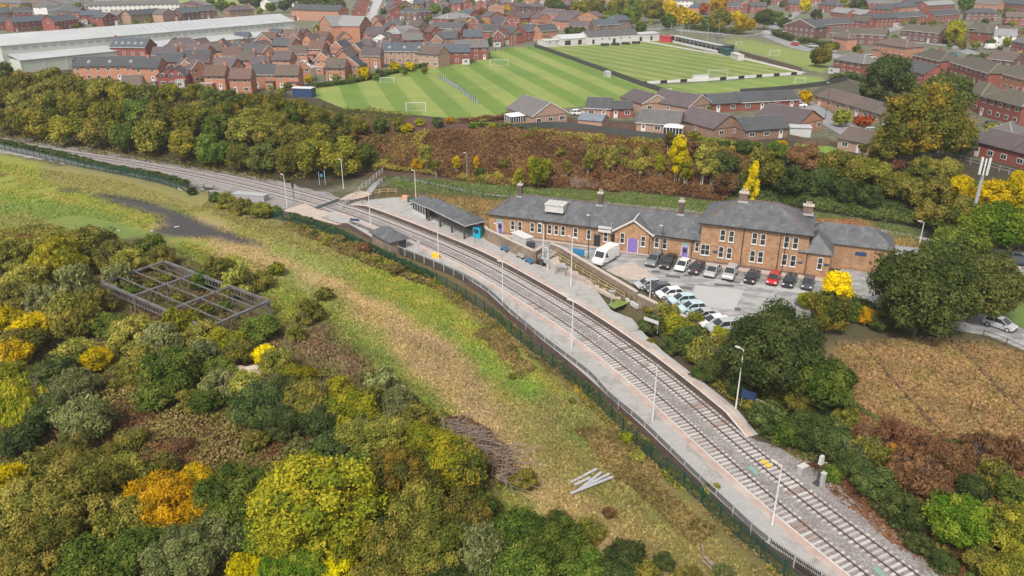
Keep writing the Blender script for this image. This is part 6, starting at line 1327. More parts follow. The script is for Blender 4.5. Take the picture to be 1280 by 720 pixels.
tree(480,548+10,12,'ol','in the scrub on the left side',name='bush')
for a in [(700,650,16,'rs'),(780,690,26,'dg'),(740,660,18,'ol'),(800,715,24,'ol'),(760,640,10,'rs'),(830,700,14,'dg'),(860,715,16,'ol'),(905,712,14,'sg'),(770,712,30,'dg')]: tree(*a,'in the long grass at the bottom middle',name='bush')
for a in [(783,545,10,'yg'),(797,568,10,'oy'),(890,612,13,'oy'),(640,470,6,'ol'),(715,500,5,'ol')]: tree(*a,'between the green fence and the meadow edge',name='bush')
for a in [(285,252,13,'ol'),(305,258,14,'ol'),(328,262,14,'ol'),(342,262,10,'mg'),(270,246,9,'mg'),(240,238,7,'dg')]: tree(*a,'around the pale track side cabin',name='bush')
for a in [(393,291,6,'mg'),(426,297,8,'wd'),(446,303,7,'oy'),(457,309,10,'rs'),(474,324,7,'ol'),(496,336,11,'wd'),(519,345,6,'oy'),(377,285,5,'ol'),(547,353,6,'mg'),(505,327,6,'ol')]: tree(*a,'on the bank below the stone waiting shelter',name='bush')
# wood behind the line
wd='in the front row of the railway wood'
for i,(x,y,r) in enumerate([(12,152,20),(48,158,22),(88,163,22),(125,168,21),(160,172,21),(195,172,24),(232,182,22),(268,188,22),(300,196,20),(330,198,20),(362,200,22),(395,198,26),(430,198,26),(455,196,16)]): tree(x,y,r,['ol','yg','oy','ol','mg','ol','yg','mg','ol','dg','ol','yg','yg','mg'][i],wd)
wd='in the middle rows of the railway wood'
for i,(x,y,r) in enumerate([(5,128,20),(35,132,22),(70,138,22),(105,143,22),(140,148,22),(172,140,20),(205,146,22),(240,154,22),(275,160,20),(305,165,22),(338,170,20),(370,172,20),(402,170,16),(432,170,14),(255,140,16),(285,145,16),(320,150,17),(350,155,16)]): tree(x,y,r,['mg','oy','ol','yg','oy','mg','ol','yg','mg','oy','mg','ol','oy','rs','ol','rs','ol','ol'][i],wd)
wd='along the top edge of the railway wood'
for i,(x,y,r) in enumerate([(5,97,20),(35,105,20),(65,98,16),(60,118,20),(95,112,20),(128,118,22),(160,122,18),(190,120,18),(216,118,14),(100,132,16),(20,112,18),(245,116,14),(268,122,16),(292,128,20),(262,140,14),(320,132,16),(345,130,16),(375,140,18),(400,152,16),(335,142,14),(360,150,16),(425,155,14),(450,158,13),(475,158,11),(500,156,10)]): tree(x,y,r,['dg','ol','ol','oy','mg','ol','oy','dg','yg','yl','mg','yg','dg','dg','mg','ao','rs','rs','mg','yg','mg','dg','rs','dg','mg'][i],wd)
for a in [(547,152,9,'dg'),(508,160,9,'yl'),(562,150,6,'orr'),(525,152,7,'yg'),(432,150,7,'orr'),(590,158,6,'mg'),(615,157,6,'yg'),(650,158,5,'mg')]: tree(*a,'along the lower edge of the training pitch',name='bush')
bk='on the slope between station and bungalows'
for a in [(533,198,13,'oy','sparse'),(523,205,9,'orr','B'),(571,206,7,'yl','sparse'),(595,206,6,'orr','sparse'),(673,214,16,'yg','tall2'),(664,212,10,'yg','sparse'),(684,212,9,'yg','sparse'),(766,200,10,'oy','sparse'),(760,205,8,'oy','sparse'),(846,203,19,'yl','sparse'),(878,208,18,'oy','sparse'),(890,215,12,'oy','sparse'),(864,188,13,'rs','B'),(836,178,10,'ao','sparse'),(805,190,7,'ol','sparse'),(905,232,16,'rs','B'),(905,205,18,'dg','B'),(955,212,26,'ol','B'),(985,225,22,'dg','B'),(1005,198,22,'rs','B'),(1020,228,20,'dg','B'),(1040,210,22,'ol','B'),(1068,215,22,'ol','B'),(1092,218,22,'ol','B'),(1118,232,20,'ol','B'),(1055,238,16,'dg','B'),(1085,245,16,'dg','B'),(1140,240,20,'oy','B'),(1150,212,16,'oy','B'),(1180,212,18,'oy','B'),(1170,240,20,'ol','B'),(970,190,14,'mg','B'),(930,185,12,'dg','B'),(1095,190,10,'ao','B'),(735,205,10,'oy','sparse'),(708,212,8,'ol','sparse'),(825,208,10,'yg','sparse'),(800,212,8,'oy','sparse'),(856,216,13,'yg','sparse'),(648,224,9,'yg','sparse'),(545,210,8,'ol','sparse'),(700,190,7,'ol','B'),(630,205,8,'ol','B'),(600,215,7,'mg','B'),(745,218,7,'rs','B'),(780,188,7,'ol','B'),(1080,185,8,'oy','B')]: tree(*a[:4],bk,shape=a[4])
tree(938,233,15,'yl',None,shape='cone',asp=1.3,label='bright golden cone shaped tree rising behind the tall station block')
rt='on the right side above the dark trees'
for a in [(1185,278,26,'ol'),(1160,268,20,'ol'),(1205,262,20,'ol'),(1240,285,38,'bg'),(1215,300,24,'mg'),(1232,245,22,'yl'),(1262,245,22,'yl'),(1275,290,24,'bg'),(1200,235,16,'yl'),(1275,225,14,'yl'),(1180,300,18,'mg')]: tree(*a,rt)
tree(1146,158,50,'ao',None,shape='AA',asp=1.12,label='tall autumn tree mixing green and orange above the terrace, centre right'); tree(1118,182,30,'ao','beside the tall autumn tree'); tree(1180,175,32,'dk','beside the tall autumn tree'); tree(1200,175,22,'dg','beside the tall autumn tree'); tree(1106,100,30,'dg',None,shape='A',label='large dark evergreen behind the long bungalow terrace'); tree(1090,112,18,'dg','beside the large evergreen'); tree(1128,108,16,'mg','beside the large evergreen'); tree(1176,122,30,'dk',None,label='dense dark tree behind the tall autumn tree'); tree(1192,42,15,'yg',None,label='round yellow green tree beside two parked blue cars'); tree(1025,72,13,'ao',None,label='green and brown tree at the corner of the small field')
tree(1146,368,61,'dk',None,label='huge dark green rounded tree right of the station'); tree(1214,358,50,'dk',None,label='huge dark tree behind and right of the other dark rounded tree'); tree(1175,330,34,'dk',None,label='dark crown joining the two huge trees right of the station'); tree(964,437,62,'dg',None,label='big round dark tree between car park and railway'); tree(1028,480,38,'mg',None,label='lighter green tree below the big round dark tree'); tree(1046,359,22,'by',None,label='vivid yellow tree beside the end of the station'); tree(1035,390,27,'ao',None,label='brown and green bush below the vivid yellow tree'); tree(1083,395,13,'orr',None,shape='B',label='small orange bush between the yellow and huge dark trees'); tree(1065,388,16,'mg','beside the vivid yellow tree',name='bush'); tree(1100,400,16,'dg','beside the vivid yellow tree',name='bush'); tree(1008,375,14,'yg','beside the vivid yellow tree',name='bush'); tree(1195,650,37,'bg',None,label='bright light green tree standing alone at the lower right'); tree(1268,665,34,'wo',None,label='olive yellow tree in the bottom right corner'); tree(1240,650,24,'oy','beside the bottom right corner tree'); tree(1262,712,30,'wo','beside the bottom right corner tree'); tree(1225,700,24,'ol','beside the bottom right corner tree')
for a in [(835,395,20,'oy'),(850,408,20,'yg'),(815,405,18,'dg'),(862,425,24,'dg'),(840,430,16,'dg'),(885,440,26,'ol'),(905,455,28,'dg'),(880,465,18,'dg'),(928,475,24,'dg'),(905,430,18,'ol'),(815,428,9,'ao'),(870,400,14,'ol'),(900,415,12,'yg'),(818,385,13,'ao')]: tree(*a,'on the slope below the car park',name='bush')
for a in [(960,520,26,'dg'),(985,540,24,'mg'),(1010,535,28,'dg'),(1040,545,28,'dg'),(1065,570,30,'dg'),(1095,600,26,'dg'),(1085,560,24,'ol'),(1120,625,24,'dg'),(1145,645,22,'dg'),(1000,500,20,'ol'),(940,505,14,'ol'),(1040,590,16,'mg'),(1150,680,18,'dg'),(1180,700,18,'dg'),(1055,520,18,'ol'),(1160,600,26,'rs'),(1130,580,26,'rs'),(1190,575,28,'rs'),(1225,560,26,'rs'),(1110,545,24,'rs'),(1240,590,26,'ol'),(1270,565,26,'rs'),(1265,610,26,'mg'),(1215,610,22,'dg'),(1150,560,20,'rs'),(1080,540,18,'rs')]: tree(*a,'on the overgrown bank right of the tracks',name='bush')
tree(1121,562,14,'orr',None,name='bush',label='upper orange yellow bush on the brown bank'); tree(1130,595,12,'orr',None,name='bush',label='lower orange yellow bush on the brown bank')
for a in [(1006,122,10,'orr'),(1050,148,12,'oy'),(1078,152,11,'rd'),(1120,206,10,'rs')]: tree(*a,'by the short bungalow road')
tree(885,136,6,'mg','in the bungalow gardens',name='bush'); tree(1180,150,9,'mg','in the bungalow gardens'); tree(1238,162,10,'oy','in the bungalow gardens'); tree(868,170,9,'yg','in the bungalow gardens'); tree(905,180,8,'dg','in the bungalow gardens',name='bush'); tree(975,180,9,'orr','in the bungalow gardens',name='bush'); tree(1000,190,8,'rs','in the bungalow gardens',name='bush'); tree(945,182,7,'mg','in the bungalow gardens',name='bush'); tree(1140,140,7,'ol','in the bungalow gardens')
ft='behind the football grounds'
for a in [(815,14,16,'ao'),(790,22,14,'mg'),(836,14,13,'yl'),(851,18,12,'orr'),(866,25,12,'yl'),(848,26,7,'orr'),(900,26,15,'ol'),(885,28,9,'mg'),(930,31,13,'orr'),(918,22,9,'yl'),(955,24,14,'dg'),(898,9,13,'orr'),(878,11,8,'rd'),(770,12,14,'ol'),(745,12,14,'ol'),(725,10,12,'yg'),(775,14,7,'orr'),(693,9,14,'dg'),(800,36,9,'mg'),(765,24,12,'mg'),(725,22,7,'yl'),(835,28,10,'mg'),(703,14,9,'dg'),(727,41,8,'dg'),(712,40,7,'dg'),(718,41,8,'dg'),(955,4,9,'mg'),(790,6,12,'mg'),(810,4,8,'ol')]: tree(*a,ft)
ft='among the houses at the top right'
for a in [(1006,8,9,'yl'),(1020,19,8,'dg'),(1052,5,9,'yg'),(1072,8,12,'dg'),(1208,6,12,'mg'),(1022,75,8,'dg'),(980,30,9,'dg'),(970,22,10,'mg'),(1060,20,6,'ol'),(1010,30,6,'mg'),(1085,24,5,'ol'),(1228,72,7,'dg'),(1215,74,8,'mg'),(1255,88,7,'yg'),(1272,70,6,'yl'),(1240,150-80,5,'mg'),(1140,28,5,'mg'),(1105,40,5,'dg'),(1165,66,6,'mg'),(1260,20,7,'ol'),(1225,20,5,'mg'),(1062,55,6,'oy'),(1070,62,6,'dg'),(1275,40,6,'ol'),(1150,42,4,'mg')]: tree(*a,ft)
ft='among the houses at the top centre'
for a in [(505,12,7,'ol'),(543,12,9,'mg'),(523,12,5,'orr'),(589,5,6,'yg'),(631,12,7,'orr'),(630,3,5,'orr'),(602,16,7,'rs'),(603,28,5,'orr'),(590,28,6,'yl'),(612,24,5,'oy'),(532,27,7,'sg'),(497,35,7,'mg'),(558,14,6,'dg'),(575,20,5,'mg'),(650,25,8,'mg'),(655,32,6,'oy'),(560,3,6,'dg'),(612,52,6,'mg'),(480,15,5,'dg'),(452,10,5,'mg'),(396,38,6,'oy'),(400,70,5,'mg'),(508,60,5,'dg'),(640,45,5,'mg')]: tree(*a,ft)
ft='in estate gardens by the netting'
for a in [(493,84,8,'yl'),(512,83,7,'yl'),(455,92,9,'yl'),(440,96,5,'yg'),(475,92,6,'dg'),(470,96,5,'mg'),(420,98,6,'oy'),(387,100,6,'yl'),(374,45,7,'mg'),(357,42,6,'mg'),(340,38,6,'mg'),(382,42,5,'mg'),(398,37,7,'oy'),(120,75,7,'mg'),(100,78,8,'ol'),(135,73,8,'mg'),(200,62,5,'ol'),(278,52,8,'mg'),(245,52,4,'dg'),(343,96,5,'ol'),(360,108,6,'ol'),(350,116,6,'oy'),(255,100,4,'dg'),(530,88,5,'ol'),(505,90,5,'mg')]: tree(*a,ft)
ft='at the top left around the green field'
for a in [(277,8,9,'mg'),(292,10,7,'ao'),(8,9,5,'orr'),(28,11,5,'yg'),(340,10,7,'mg'),(355,8,8,'dg'),(380,4,12,'dg'),(400,6,12,'dg'),(415,4,10,'mg'),(320,3,9,'dg'),(425,6,8,'dg'),(305,0,8,'dg'),(100,8,5,'mg'),(265,3,6,'mg'),(365,3,10,'dg'),(390,-2,10,'dg'),(50,10,5,'mg'),(70,6,5,'dg')]: tree(*a,ft)
print('trees',CNT[0])
# gardens of the town: small trees and parked cars wherever there is room
def clear(x,y,m_):
    for hx,hy,rz_,a_,b_ in HOUSES:
        dx,dy=x-hx,y-hy
        if abs(dx)+abs(dy)>30: continue
        u=dx*math.cos(rz_)+dy*math.sin(rz_); v=-dx*math.sin(rz_)+dy*math.cos(rz_)
        if abs(u)<a_+m_ and abs(v)<b_+m_: return False
    return True
NOGO=[[P2(x,y,8) for x,y in q] for q in ([(393,112),(390,104),(500,88),(560,74),(640,59),(668,54),(690,53),(826,47),(930,44),(1045,70),(1040,106),(900,120),(838,125),(730,138),(640,160),(560,160),(430,140)],[(0,75),(0,45),(380,15),(390,40),(20,80)])]
def fill(polys,nt_,nc_,area,rr):
    rs=random.Random(len(area)); a_=b_=0; tries=0
    while (a_<nt_ or b_<nc_) and tries<4000:
        tries+=1; pl=rs.choice(polys); xs_=[q[0] for q in pl]; ys_=[q[1] for q in pl]; x,y=rs.uniform(min(xs_),max(xs_)),rs.uniform(min(ys_),max(ys_))
        if not pip(pl,np.array([x]),np.array([y]))[0]: continue
        p=P(x,y,8); 
        if any(pip(g_,np.array([p.x]),np.array([p.y]))[0] for g_ in NOGO): continue
        if b_<nc_ and clear(p.x,p.y,2.2):
            c=rs.choice(['white','silver','dark','red','blue','black','grey']); o=car(x,y,rs.choice([0,1.57,.3,1.9])+rs.uniform(-.1,.1),rs.choice(['hatch','saloon','suv']),K[c],None,z=8,simple_=True); reg(o,f"{dict(dark='charcoal').get(c,c)} parked car",area,x); b_+=1; HOUSES.append((p.x,p.y,0,2.4,2.4)); continue
        if a_<nt_ and clear(p.x,p.y,1.6): tree(x,y-3,rs.uniform(*rr),rs.choice(['mg','ol','dg','dg','yg','ao','oy','mg']),area,zb=8.0,desc=None); a_+=1; HOUSES.append((p.x,p.y,0,1.5,1.5))
RX=random.Random(91); nh=0
for _ in range(3000):
    x,y=RX.uniform(170,640),RX.uniform(34,118); pl_=[(95,100),(250,62),(400,54),(480,32),(640,34),(645,55),(500,78),(395,98),(370,118),(240,122)]
    if not pip(pl_,np.array([x]),np.array([y]))[0]: continue
    p=P(x,y,8)
    if any(pip(g_,np.array([p.x]),np.array([p.y+3]))[0] for g_ in NOGO) or not clear(p.x,p.y+3.5,5.5): continue
    k_=RX.choice('xxg'); HC(x,y,5.6 if k_=='x' else 7,8 if k_=='x' else 6.5,RX.choice([-20,0,10,30,55]),k_,RX.choice(['red brown','brown','purple grey','dark grey']),'orange brick' if x<500 else RX.choice(['red brick','orange brick']),'in the orange brick estate' if x<490 else 'in the terraces beyond the netting poles',rise=2.8,eave=4.5); nh+=1
    if nh>=34: break
print('infill',nh)
fill([[(95,100),(250,60),(400,52),(480,30),(640,30),(650,55),(500,80),(395,102),(370,120),(100,118)]],60,34,'in the left hand estate',(2.6,5))
fill([[(985,52),(1100,30),(1285,30),(1285,180),(1190,168),(1140,115),(1050,95)]],55,26,'in the right hand estate',(3,6.5))
fill([[(480,0),(1285,0),(1285,30),(960,30),(760,34),(640,34),(480,30)]],70,20,'in the far streets',(2.5,5))
fill([[(0,45),(150,34),(370,22),(370,5),(0,0)]],25,8,'beyond the long shed',(2.5,4.5))
# the 290 largest trees stay things of their own, the tiny distant remainder is one mass
SMALL.sort(key=lambda q:-q[0]); rest=SMALL[290:]; print('merged',len(rest)); spl=sorted({q[3] for q in rest}); Vs=[];Fs=[];As=[];Ms=[]; nb=0; gone=set()
for r_px,root_,c_,sp_ in rest:
    me_=c_.data; nv=len(me_.vertices); co_=np.empty(nv*3,np.float32); me_.vertices.foreach_get('co',co_); co_=co_.reshape(-1,3)
    keepf=[p_ for p_ in me_.polygons]; M4=np.array(Matrix.LocRotScale(root_.location,root_.rotation_euler,(1,1,1))@Matrix.LocRotScale(c_.location,c_.rotation_euler,c_.scale))
    w4=co_@M4[:3,:3].T+M4[:3,3]; Vs.append(w4); li=np.empty(len(me_.loops),np.int32); me_.loops.foreach_get('vertex_index',li); lt_=np.empty(len(me_.polygons),np.int32); me_.polygons.foreach_get('loop_total',lt_); va=np.empty(len(me_.polygons),np.float32); me_.attributes['v'].data.foreach_get('value',va)
    Fs.append((li+nb,lt_)); As.append(va); Ms.append(np.full(len(lt_),spl.index(sp_),np.int32)); nb+=nv; gone.add(root_.name)
if rest:
    me=bpy.data.meshes.new('distant_trees'); V_=np.vstack(Vs); me.vertices.add(len(V_)); me.vertices.foreach_set('co',V_.ravel()); li=np.concatenate([f[0] for f in Fs]); lt_=np.concatenate([f[1] for f in Fs]); me.loops.add(len(li)); me.loops.foreach_set('vertex_index',li); me.polygons.add(len(lt_)); me.polygons.foreach_set('loop_start',np.r_[0,np.cumsum(lt_)[:-1]].astype(np.int32)); me.polygons.foreach_set('loop_total',lt_); me.polygons.foreach_set('material_index',np.concatenate(Ms)); me.update()
    at=me.attributes.new('v','FLOAT','FACE'); at.data.foreach_set('value',np.concatenate(As)); [me.materials.append(LM[k]) for k in spl]
    o=bpy.data.objects.new('distant_trees',me); C.objects.link(o); o['kind']='stuff'
    REG[:]=[q for q in REG if q[0].name not in gone]
    bpy.data.batch_remove([ob for ob in C.objects if ob.parent and ob.parent.name in gone]+[q[1] for q in rest])
# hedges
def leafbox(pts,z,w_,h,sp,label,dens=60,size=.35,ground=False):
    L=resample([P2(x,y,z) for x,y in pts],.5); N=int(dens*len(L)*.5*max(1,w_)); i=NR.randint(0,len(L)-1,N); p=L[i]+(L[np.minimum(i+1,len(L)-1)]-L[i])*NR.rand(N)[:,None]
    t_=NR.uniform(-1,1,(N,2))*w_/2; X=p[:,0]+t_[:,0]; Y=p[:,1]+t_[:,1]; hh=h*(.85+.25*noise2(X,Y,1.5,3)); Z=NR.rand(N)**.5*hh; top=NR.rand(N)<.35; Z[top]=hh[top]
    g0=terr_arr(X,Y) if ground else z; o0=Vector((L[0][0],L[0][1],z)); pt=np.stack([X-o0.x,Y-o0.y,Z+g0-z],1)
    nr=NR.normal(size=(N,3))+np.array([0,-.6,.8]); me=leafmesh('hedge',pt,nr,size,NR.rand(N),LM[sp]); o=bpy.data.objects.new('hedge',me); C.objects.link(o); o.location=o0; tag(o,label,'hedge'); return o
for q in [(([(966,44),(990,52)],8,3,3,'dg','clipped hedge by the road, left of the gateway')),([(998,54),(1046,62)],8,3,3,'dg','clipped hedge by the road, right of the gateway'),([(858,36),(925,44)],8,4,3.2,'dg','dark hedge along the road behind the covered stand'),([(392,110),(440,104),(500,90),(570,76),(610,70)],8,2.5,1.6,'dg','low dark hedge under the tall netting'),([(575,154),(610,152),(650,146)],8,1.6,1.5,'rs','brown hedge at the lower edge of the training pitch'),([(590,158),(640,160),(672,160)],8,1.2,1.2,'mg','trimmed green hedge left of the conservatory bungalow'),([(875,178),(920,184),(950,186)],8,1.6,1.4,'mg','clipped hedge in front of the gabled bungalows'),([(1040,100),(1060,97),(1085,104)],8,3,2,'dg','hedge behind the long terrace near the side pitch'),([(0,180),(60,193),(120,208),(200,224),(235,234)],0.1,1.6,1.5,'dg','dark overgrown hedge beside the far stretch of green fence'),([(365,272),(420,292),(480,322),(540,350)],.1,1.2,1.1,'dg','ivy covered stretch along the green fence below the shelter'),([(1060,383),(1120,412),(1180,420)],2.2,2.5,2,'dg','dark hedge at the foot of the huge trees')]: leafbox(*q)
# ---------------------------------------------------------------- ground cover (stuff)
def cover(name,poly,zp,N,h,size,sp,ms=6,seed=0,elong=1.0,power=1.5,thr=-1):
    w_=np.array([P2(q[0],q[1],q[2] if len(q)>2 else zp) for q in poly]); lo,hi=w_.min(0),w_.max(0); rs=np.random.RandomState(seed+77); X=[];Y=[]
    n_=0
    while n_<N:
        x=rs.uniform(lo[0],hi[0],N*2); y=rs.uniform(lo[1],hi[1],N*2); m_=pip([tuple(p) for p in w_],x+noise2(x,y,2,seed)*1.2,y); m_&=noise2(x,y,ms,seed+2)>thr; X.append(x[m_]);Y.append(y[m_]); n_+=m_.sum()
        if m_.sum()==0: break
    X=np.concatenate(X)[:N];Y=np.concatenate(Y)[:N]
    if sp=='grass': ix=np.clip(np.searchsorted(XS,X),0,len(XS)-1); iy=np.clip(np.searchsorted(YS,Y),0,len(YS)-1); kp_=CA[iy,ix].sum(1)>.2; X=X[kp_]; Y=Y[kp_]
    N=len(X)
    md=np.clip(.55+.5*noise2(X,Y,ms*.5,seed+5)+.35*noise2(X,Y,ms*.16,seed+6),.12,1.5)*h; Z=terr_arr(X,Y)+md*(.35+.65*rs.rand(N)**.5)
    nr=rs.normal(size=(N,3))*.8+np.array([0,-.3,1.0]) if elong<1.5 else rs.normal(size=(N,3))*np.array([1,1,.25])
    v=np.clip(.5+.45*noise2(X,Y,ms*.4,seed+9)+rs.uniform(-.35,.35,N),0,1)
    me=leafmesh(name,np.stack([X,Y,Z],1),nr,size,v,LM[sp],elong); 
    if sp=='grass':
        ix=np.clip(np.searchsorted(XS,X+rs.normal(size=N)*.4),0,len(XS)-1); iy=np.clip(np.searchsorted(YS,Y+rs.normal(size=N)*.4),0,len(YS)-1); f_=np.clip(.5+.9*noise2(X,Y,1.7,seed)+rs.normal(size=N)*.25,0,1)[:,None]
        cc=CA[iy,ix]*(1-f_)+CB[iy,ix]*f_; at=me.attributes.new('gc','FLOAT_COLOR','FACE'); at.data.foreach_set('color',np.c_[cc,np.ones(N)].astype(np.float32).ravel())
    o=bpy.data.objects.new(name,me); C.objects.link(o); o['kind']='stuff'; return o
m,nt,n,l,b=mat('grass_blades'); b.inputs['Roughness'].default_value=.9
at=n.new('ShaderNodeAttribute'); at.attribute_name='v'; ac=n.new('ShaderNodeAttribute'); ac.attribute_name='gc'; r2=ramp(n,[(0,(.85,.85,.8)),(1,(1.3,1.27,1.2))],at.outputs['Fac'],l)
mm=n.new('ShaderNodeMix'); mm.data_type='RGBA'; mm.blend_type='MULTIPLY'; mm.inputs[0].default_value=1; l.new(ac.outputs['Color'],mm.inputs[6]); l.new(r2.outputs[0],mm.inputs[7]); l.new(mm.outputs[2],b.inputs['Base Color']); LM['grass']=m
cover('undergrowth',[(-40,330),(0,290),(60,280),(150,300),(200,330),(130,350),(130,400),(255,415),(340,380),(390,420),(420,470),(500,480),(590,540),(600,640),(560,700),(700,640),(760,740),(-60,760)],0,42000,.9,.25,'ol',6,1,thr=0)
cover('grass',[(-40,330),(0,290),(150,300),(330,400),(600,560),(760,740),(-60,760)],0,50000,.4,.36,'grass',5,23,elong=3,thr=-2)
cover('undergrowth',[(-40,430),(100,420),(300,520),(560,560),(640,640),(760,740),(-60,760)],0,30000,1.2,.22,'wd',6,2,thr=.05)
cover('undergrowth',[(-40,330),(0,290),(150,300),(330,400),(600,560),(760,740),(-60,760)],0,22000,.9,.24,'rs',5,22,thr=.15)
cover('bracken',[(150,500),(260,480),(380,560),(300,600),(180,600),(120,560)],0,14700,.7,0.24,'rs',6,3)
cover('bracken',[(440,160,8),(640,163,8),(740,170,8),(860,181,8),(960,186,8),(905,253,2.3),(740,234,2.3),(600,226,2.3),(520,214,2),(440,206,1.6)],4.5,54600,1.2,0.31,'rs',7,4)
cover('bracken',[(440,160,8),(640,163,8),(740,170,8),(860,181,8),(960,186,8),(905,253,2.3),(740,234,2.3),(600,226,2.3),(520,214,2),(440,206,1.6)],4.5,22000,1.4,0.31,'ol',7,6,thr=.12)
cover('undergrowth',[(950,186,8),(1060,197,8),(1150,222,8),(1290,232,8),(1290,300,2.3),(1150,286,2.3),(1000,262,2.3),(905,253,2.3)],5,29400,1.5,0.31,'dg',7,5)
cover('undergrowth',[(-60,90),(0,98),(200,122),(400,150),(520,162),(480,200),(420,206),(330,208),(200,188),(0,158),(-60,150)],4,50400,1.5,0.34,'ol',8,7)
cover('undergrowth',[(812,392),(880,455),(955,525),(1010,560),(1060,590),(1110,640),(1200,712),(1290,760),(1290,560),(1150,560),(1050,500),(1000,450),(900,425)],1.8,30000,1.0,0.21,'dg',6,8)
cover('undergrowth',[(812,392),(880,455),(955,525),(1010,560),(1060,590),(1110,640),(1200,712),(1290,760),(1290,560),(1150,560),(1050,500),(1000,450),(900,425)],1.8,26000,.9,0.21,'ol',5,28,thr=-.1)
cover('undergrowth',[(812,392),(880,455),(955,525),(1010,560),(1060,590),(1110,640),(1200,712),(1290,760),(1290,560),(1150,560),(1050,500),(1000,450),(900,425)],1.8,14000,.9,0.21,'rs',5,38,thr=.2)
cover('bracken',[(1050,500),(1150,540),(1290,560),(1290,640),(1180,660),(1100,600),(1040,540)],2,31500,1.0,0.21,'rs',6,9)
cover('leaf_litter',[(960,548),(1000,582),(1070,636),(1130,680),(1230,760),(1260,750),(1200,712),(1110,640),(1060,590),(1010,556)],.5,5000,.25,.25,'rs',4,10)
cover('weeds',[(355,272),(440,300),(540,345),(640,405),(760,500),(870,603),(960,690),(1040,760),(1010,760),(900,655),(800,562),(700,476),(600,400),(540,356),(440,315),(355,285)],.2,14000,.5,.22,'wd',4,11)
cover('weeds',[(355,272),(440,300),(540,345),(640,405),(760,500),(870,603),(960,690),(1040,760),(1010,760),(900,655),(800,562),(700,476),(600,400),(540,356),(440,315),(355,285)],.2,8000,.6,.24,'ao',3,12,thr=0)
cover('weeds',[(600,400),(700,480),(800,566),(880,650),(980,740),(930,745),(850,665),(770,590),(700,520),(620,440),(560,390)],.2,9000,.5,.24,'wd',4,13,thr=-.1)
cover('grass',[(1040,430),(1150,425),(1230,430),(1290,445),(1320,640),(1200,570),(1060,510)],2.1,36000,.4,.4,'grass',4,14,elong=3.5,thr=-.9)
cover('grass',[(430,330),(540,370),(700,480),(900,670),(1000,745),(760,740),(640,600),(540,520),(460,460),(400,430),(340,400),(400,350)],0,70000,.16,.24,'grass',3,15,elong=2.6,thr=-2)
cover('grass',[(470,214),(600,224),(740,234),(900,252),(1000,262),(1150,286),(1150,300),(1000,283),(740,257),(600,245),(475,238)],2.2,20000,.25,.3,'grass',3,29,elong=2.5,thr=-2)
cover('grass',[(262,250),(355,283),(440,313),(540,356),(640,430),(540,370),(430,330),(350,300),(250,262)],0,16000,.2,.27,'grass',3,39,elong=2.6,thr=-2)
cover('grass',[(230,300),(330,330),(430,400),(400,430),(340,400),(330,375),(210,330)],0,12000,.25,.28,'grass',3,40,elong=2.6,thr=-2)
cover('weeds',[(375,283),(440,300),(540,346),(575,372),(540,360),(440,322),(380,295)],.2,9000,.9,.24,'wd',2.5,41)
cover('weeds',[(375,283),(440,300),(540,346),(575,372),(540,360),(440,322),(380,295)],.2,6000,1.0,.24,'ol',2,42,thr=.05)
cover('grass',[(325,430),(400,392),(455,440),(490,485),(420,495),(335,480)],0,9000,.5,.34,'grass',3,19,elong=2.6,thr=-2)
cover('grass',[(-20,200),(150,225),(350,290),(430,330),(430,400),(250,300),(100,270),(-20,300)],0,26000,.14,.28,'grass',4,16,elong=2.4,thr=-.5)
cover('grass',[(475,238),(600,245),(740,257),(880,271),(1000,283),(1150,300),(1155,325),(1000,310),(600,290),(520,260)],2,26000,.35,.32,'grass',4,17,elong=2.8,thr=-2)
# ---------------------------------------------------------------- derelict steel frame
Lq,Bq,Rq,Fq=[P(x,y,2.7) for x,y in ((127,353),(206,327),(336.5,376.5),(258,410.5))]
root=empty('metal_frame',(Lq.x,Lq.y,0),0,'derelict open grey metal roof frame standing among the bushes on the meadow','frame'); o0=Vector((Lq.x,Lq.y,0))
lp=lambda a,c,t_:a+(c-a)*t_
def beam(a,c,w_=.28,h=.22,nm='beam'): MB().bar(a-o0,c-o0,w_,h).build(nm,M['framesteel'],root)
for a,c in ((Lq,Bq),(Bq,Rq),(Rq,Fq),(Fq,Lq)): beam(a,c,.42,.32)
for t_ in (.33,.66): beam(lp(Bq,Rq,t_),lp(Lq,Fq,t_),.4,.34)
for t_ in (.25,.5,.75): beam(lp(Lq,Bq,t_)+Vector((0,0,.06)),lp(Fq,Rq,t_)+Vector((0,0,.06)),.16,.14)
for a,c in ((Lq,Fq),(Bq,Rq),):
    mb=MB(); nn=int((c-a).length/.8)
    for k in range(nn): p=lp(a,c,(k+.5)/nn)-o0; mb.bar(p+Vector((0,0,-.1)),p+Vector((.12,0,-1.15)),.12,.06)
    mb.bar(a-o0+Vector((0,0,-1.2)),c-o0+Vector((0,0,-1.2)),.12,.1); mb.build('balustrade',M['framesteel'],root)
for q in [lp(Bq,Rq,t_) for t_ in (0,.33,.66,1)]+[lp(Lq,Fq,t_) for t_ in (0,.33,.66,1)]+[lp(lp(Bq,Rq,t_),lp(Lq,Fq,t_),.5) for t_ in (.33,.66)]:
    MB().bar(q-o0,Vector((q.x,q.y,-.1))-o0,.22).build('post',M['framesteel'],root)
# rubble heap
p=G(312,468); bm=bmesh.new(); bmesh.ops.create_icosphere(bm,subdivisions=4,radius=1)
for v in bm.verts: c=v.co; v.co=Vector((c.x*2.6,c.y*2.0,c.z*.8))*(1+.12*math.sin(c.x*7)+.1*math.sin(c.y*9+c.z*5)+R.uniform(-.05,.05))
me=bpy.data.meshes.new('rubble_heap'); bm.to_mesh(me); bm.free(); me.materials.append(M['coping']); o=bpy.data.objects.new('rubble_heap',me); C.objects.link(o); o.location=p; tag(o,'small pale heap of rubble beside the bright yellow green bush','heap')
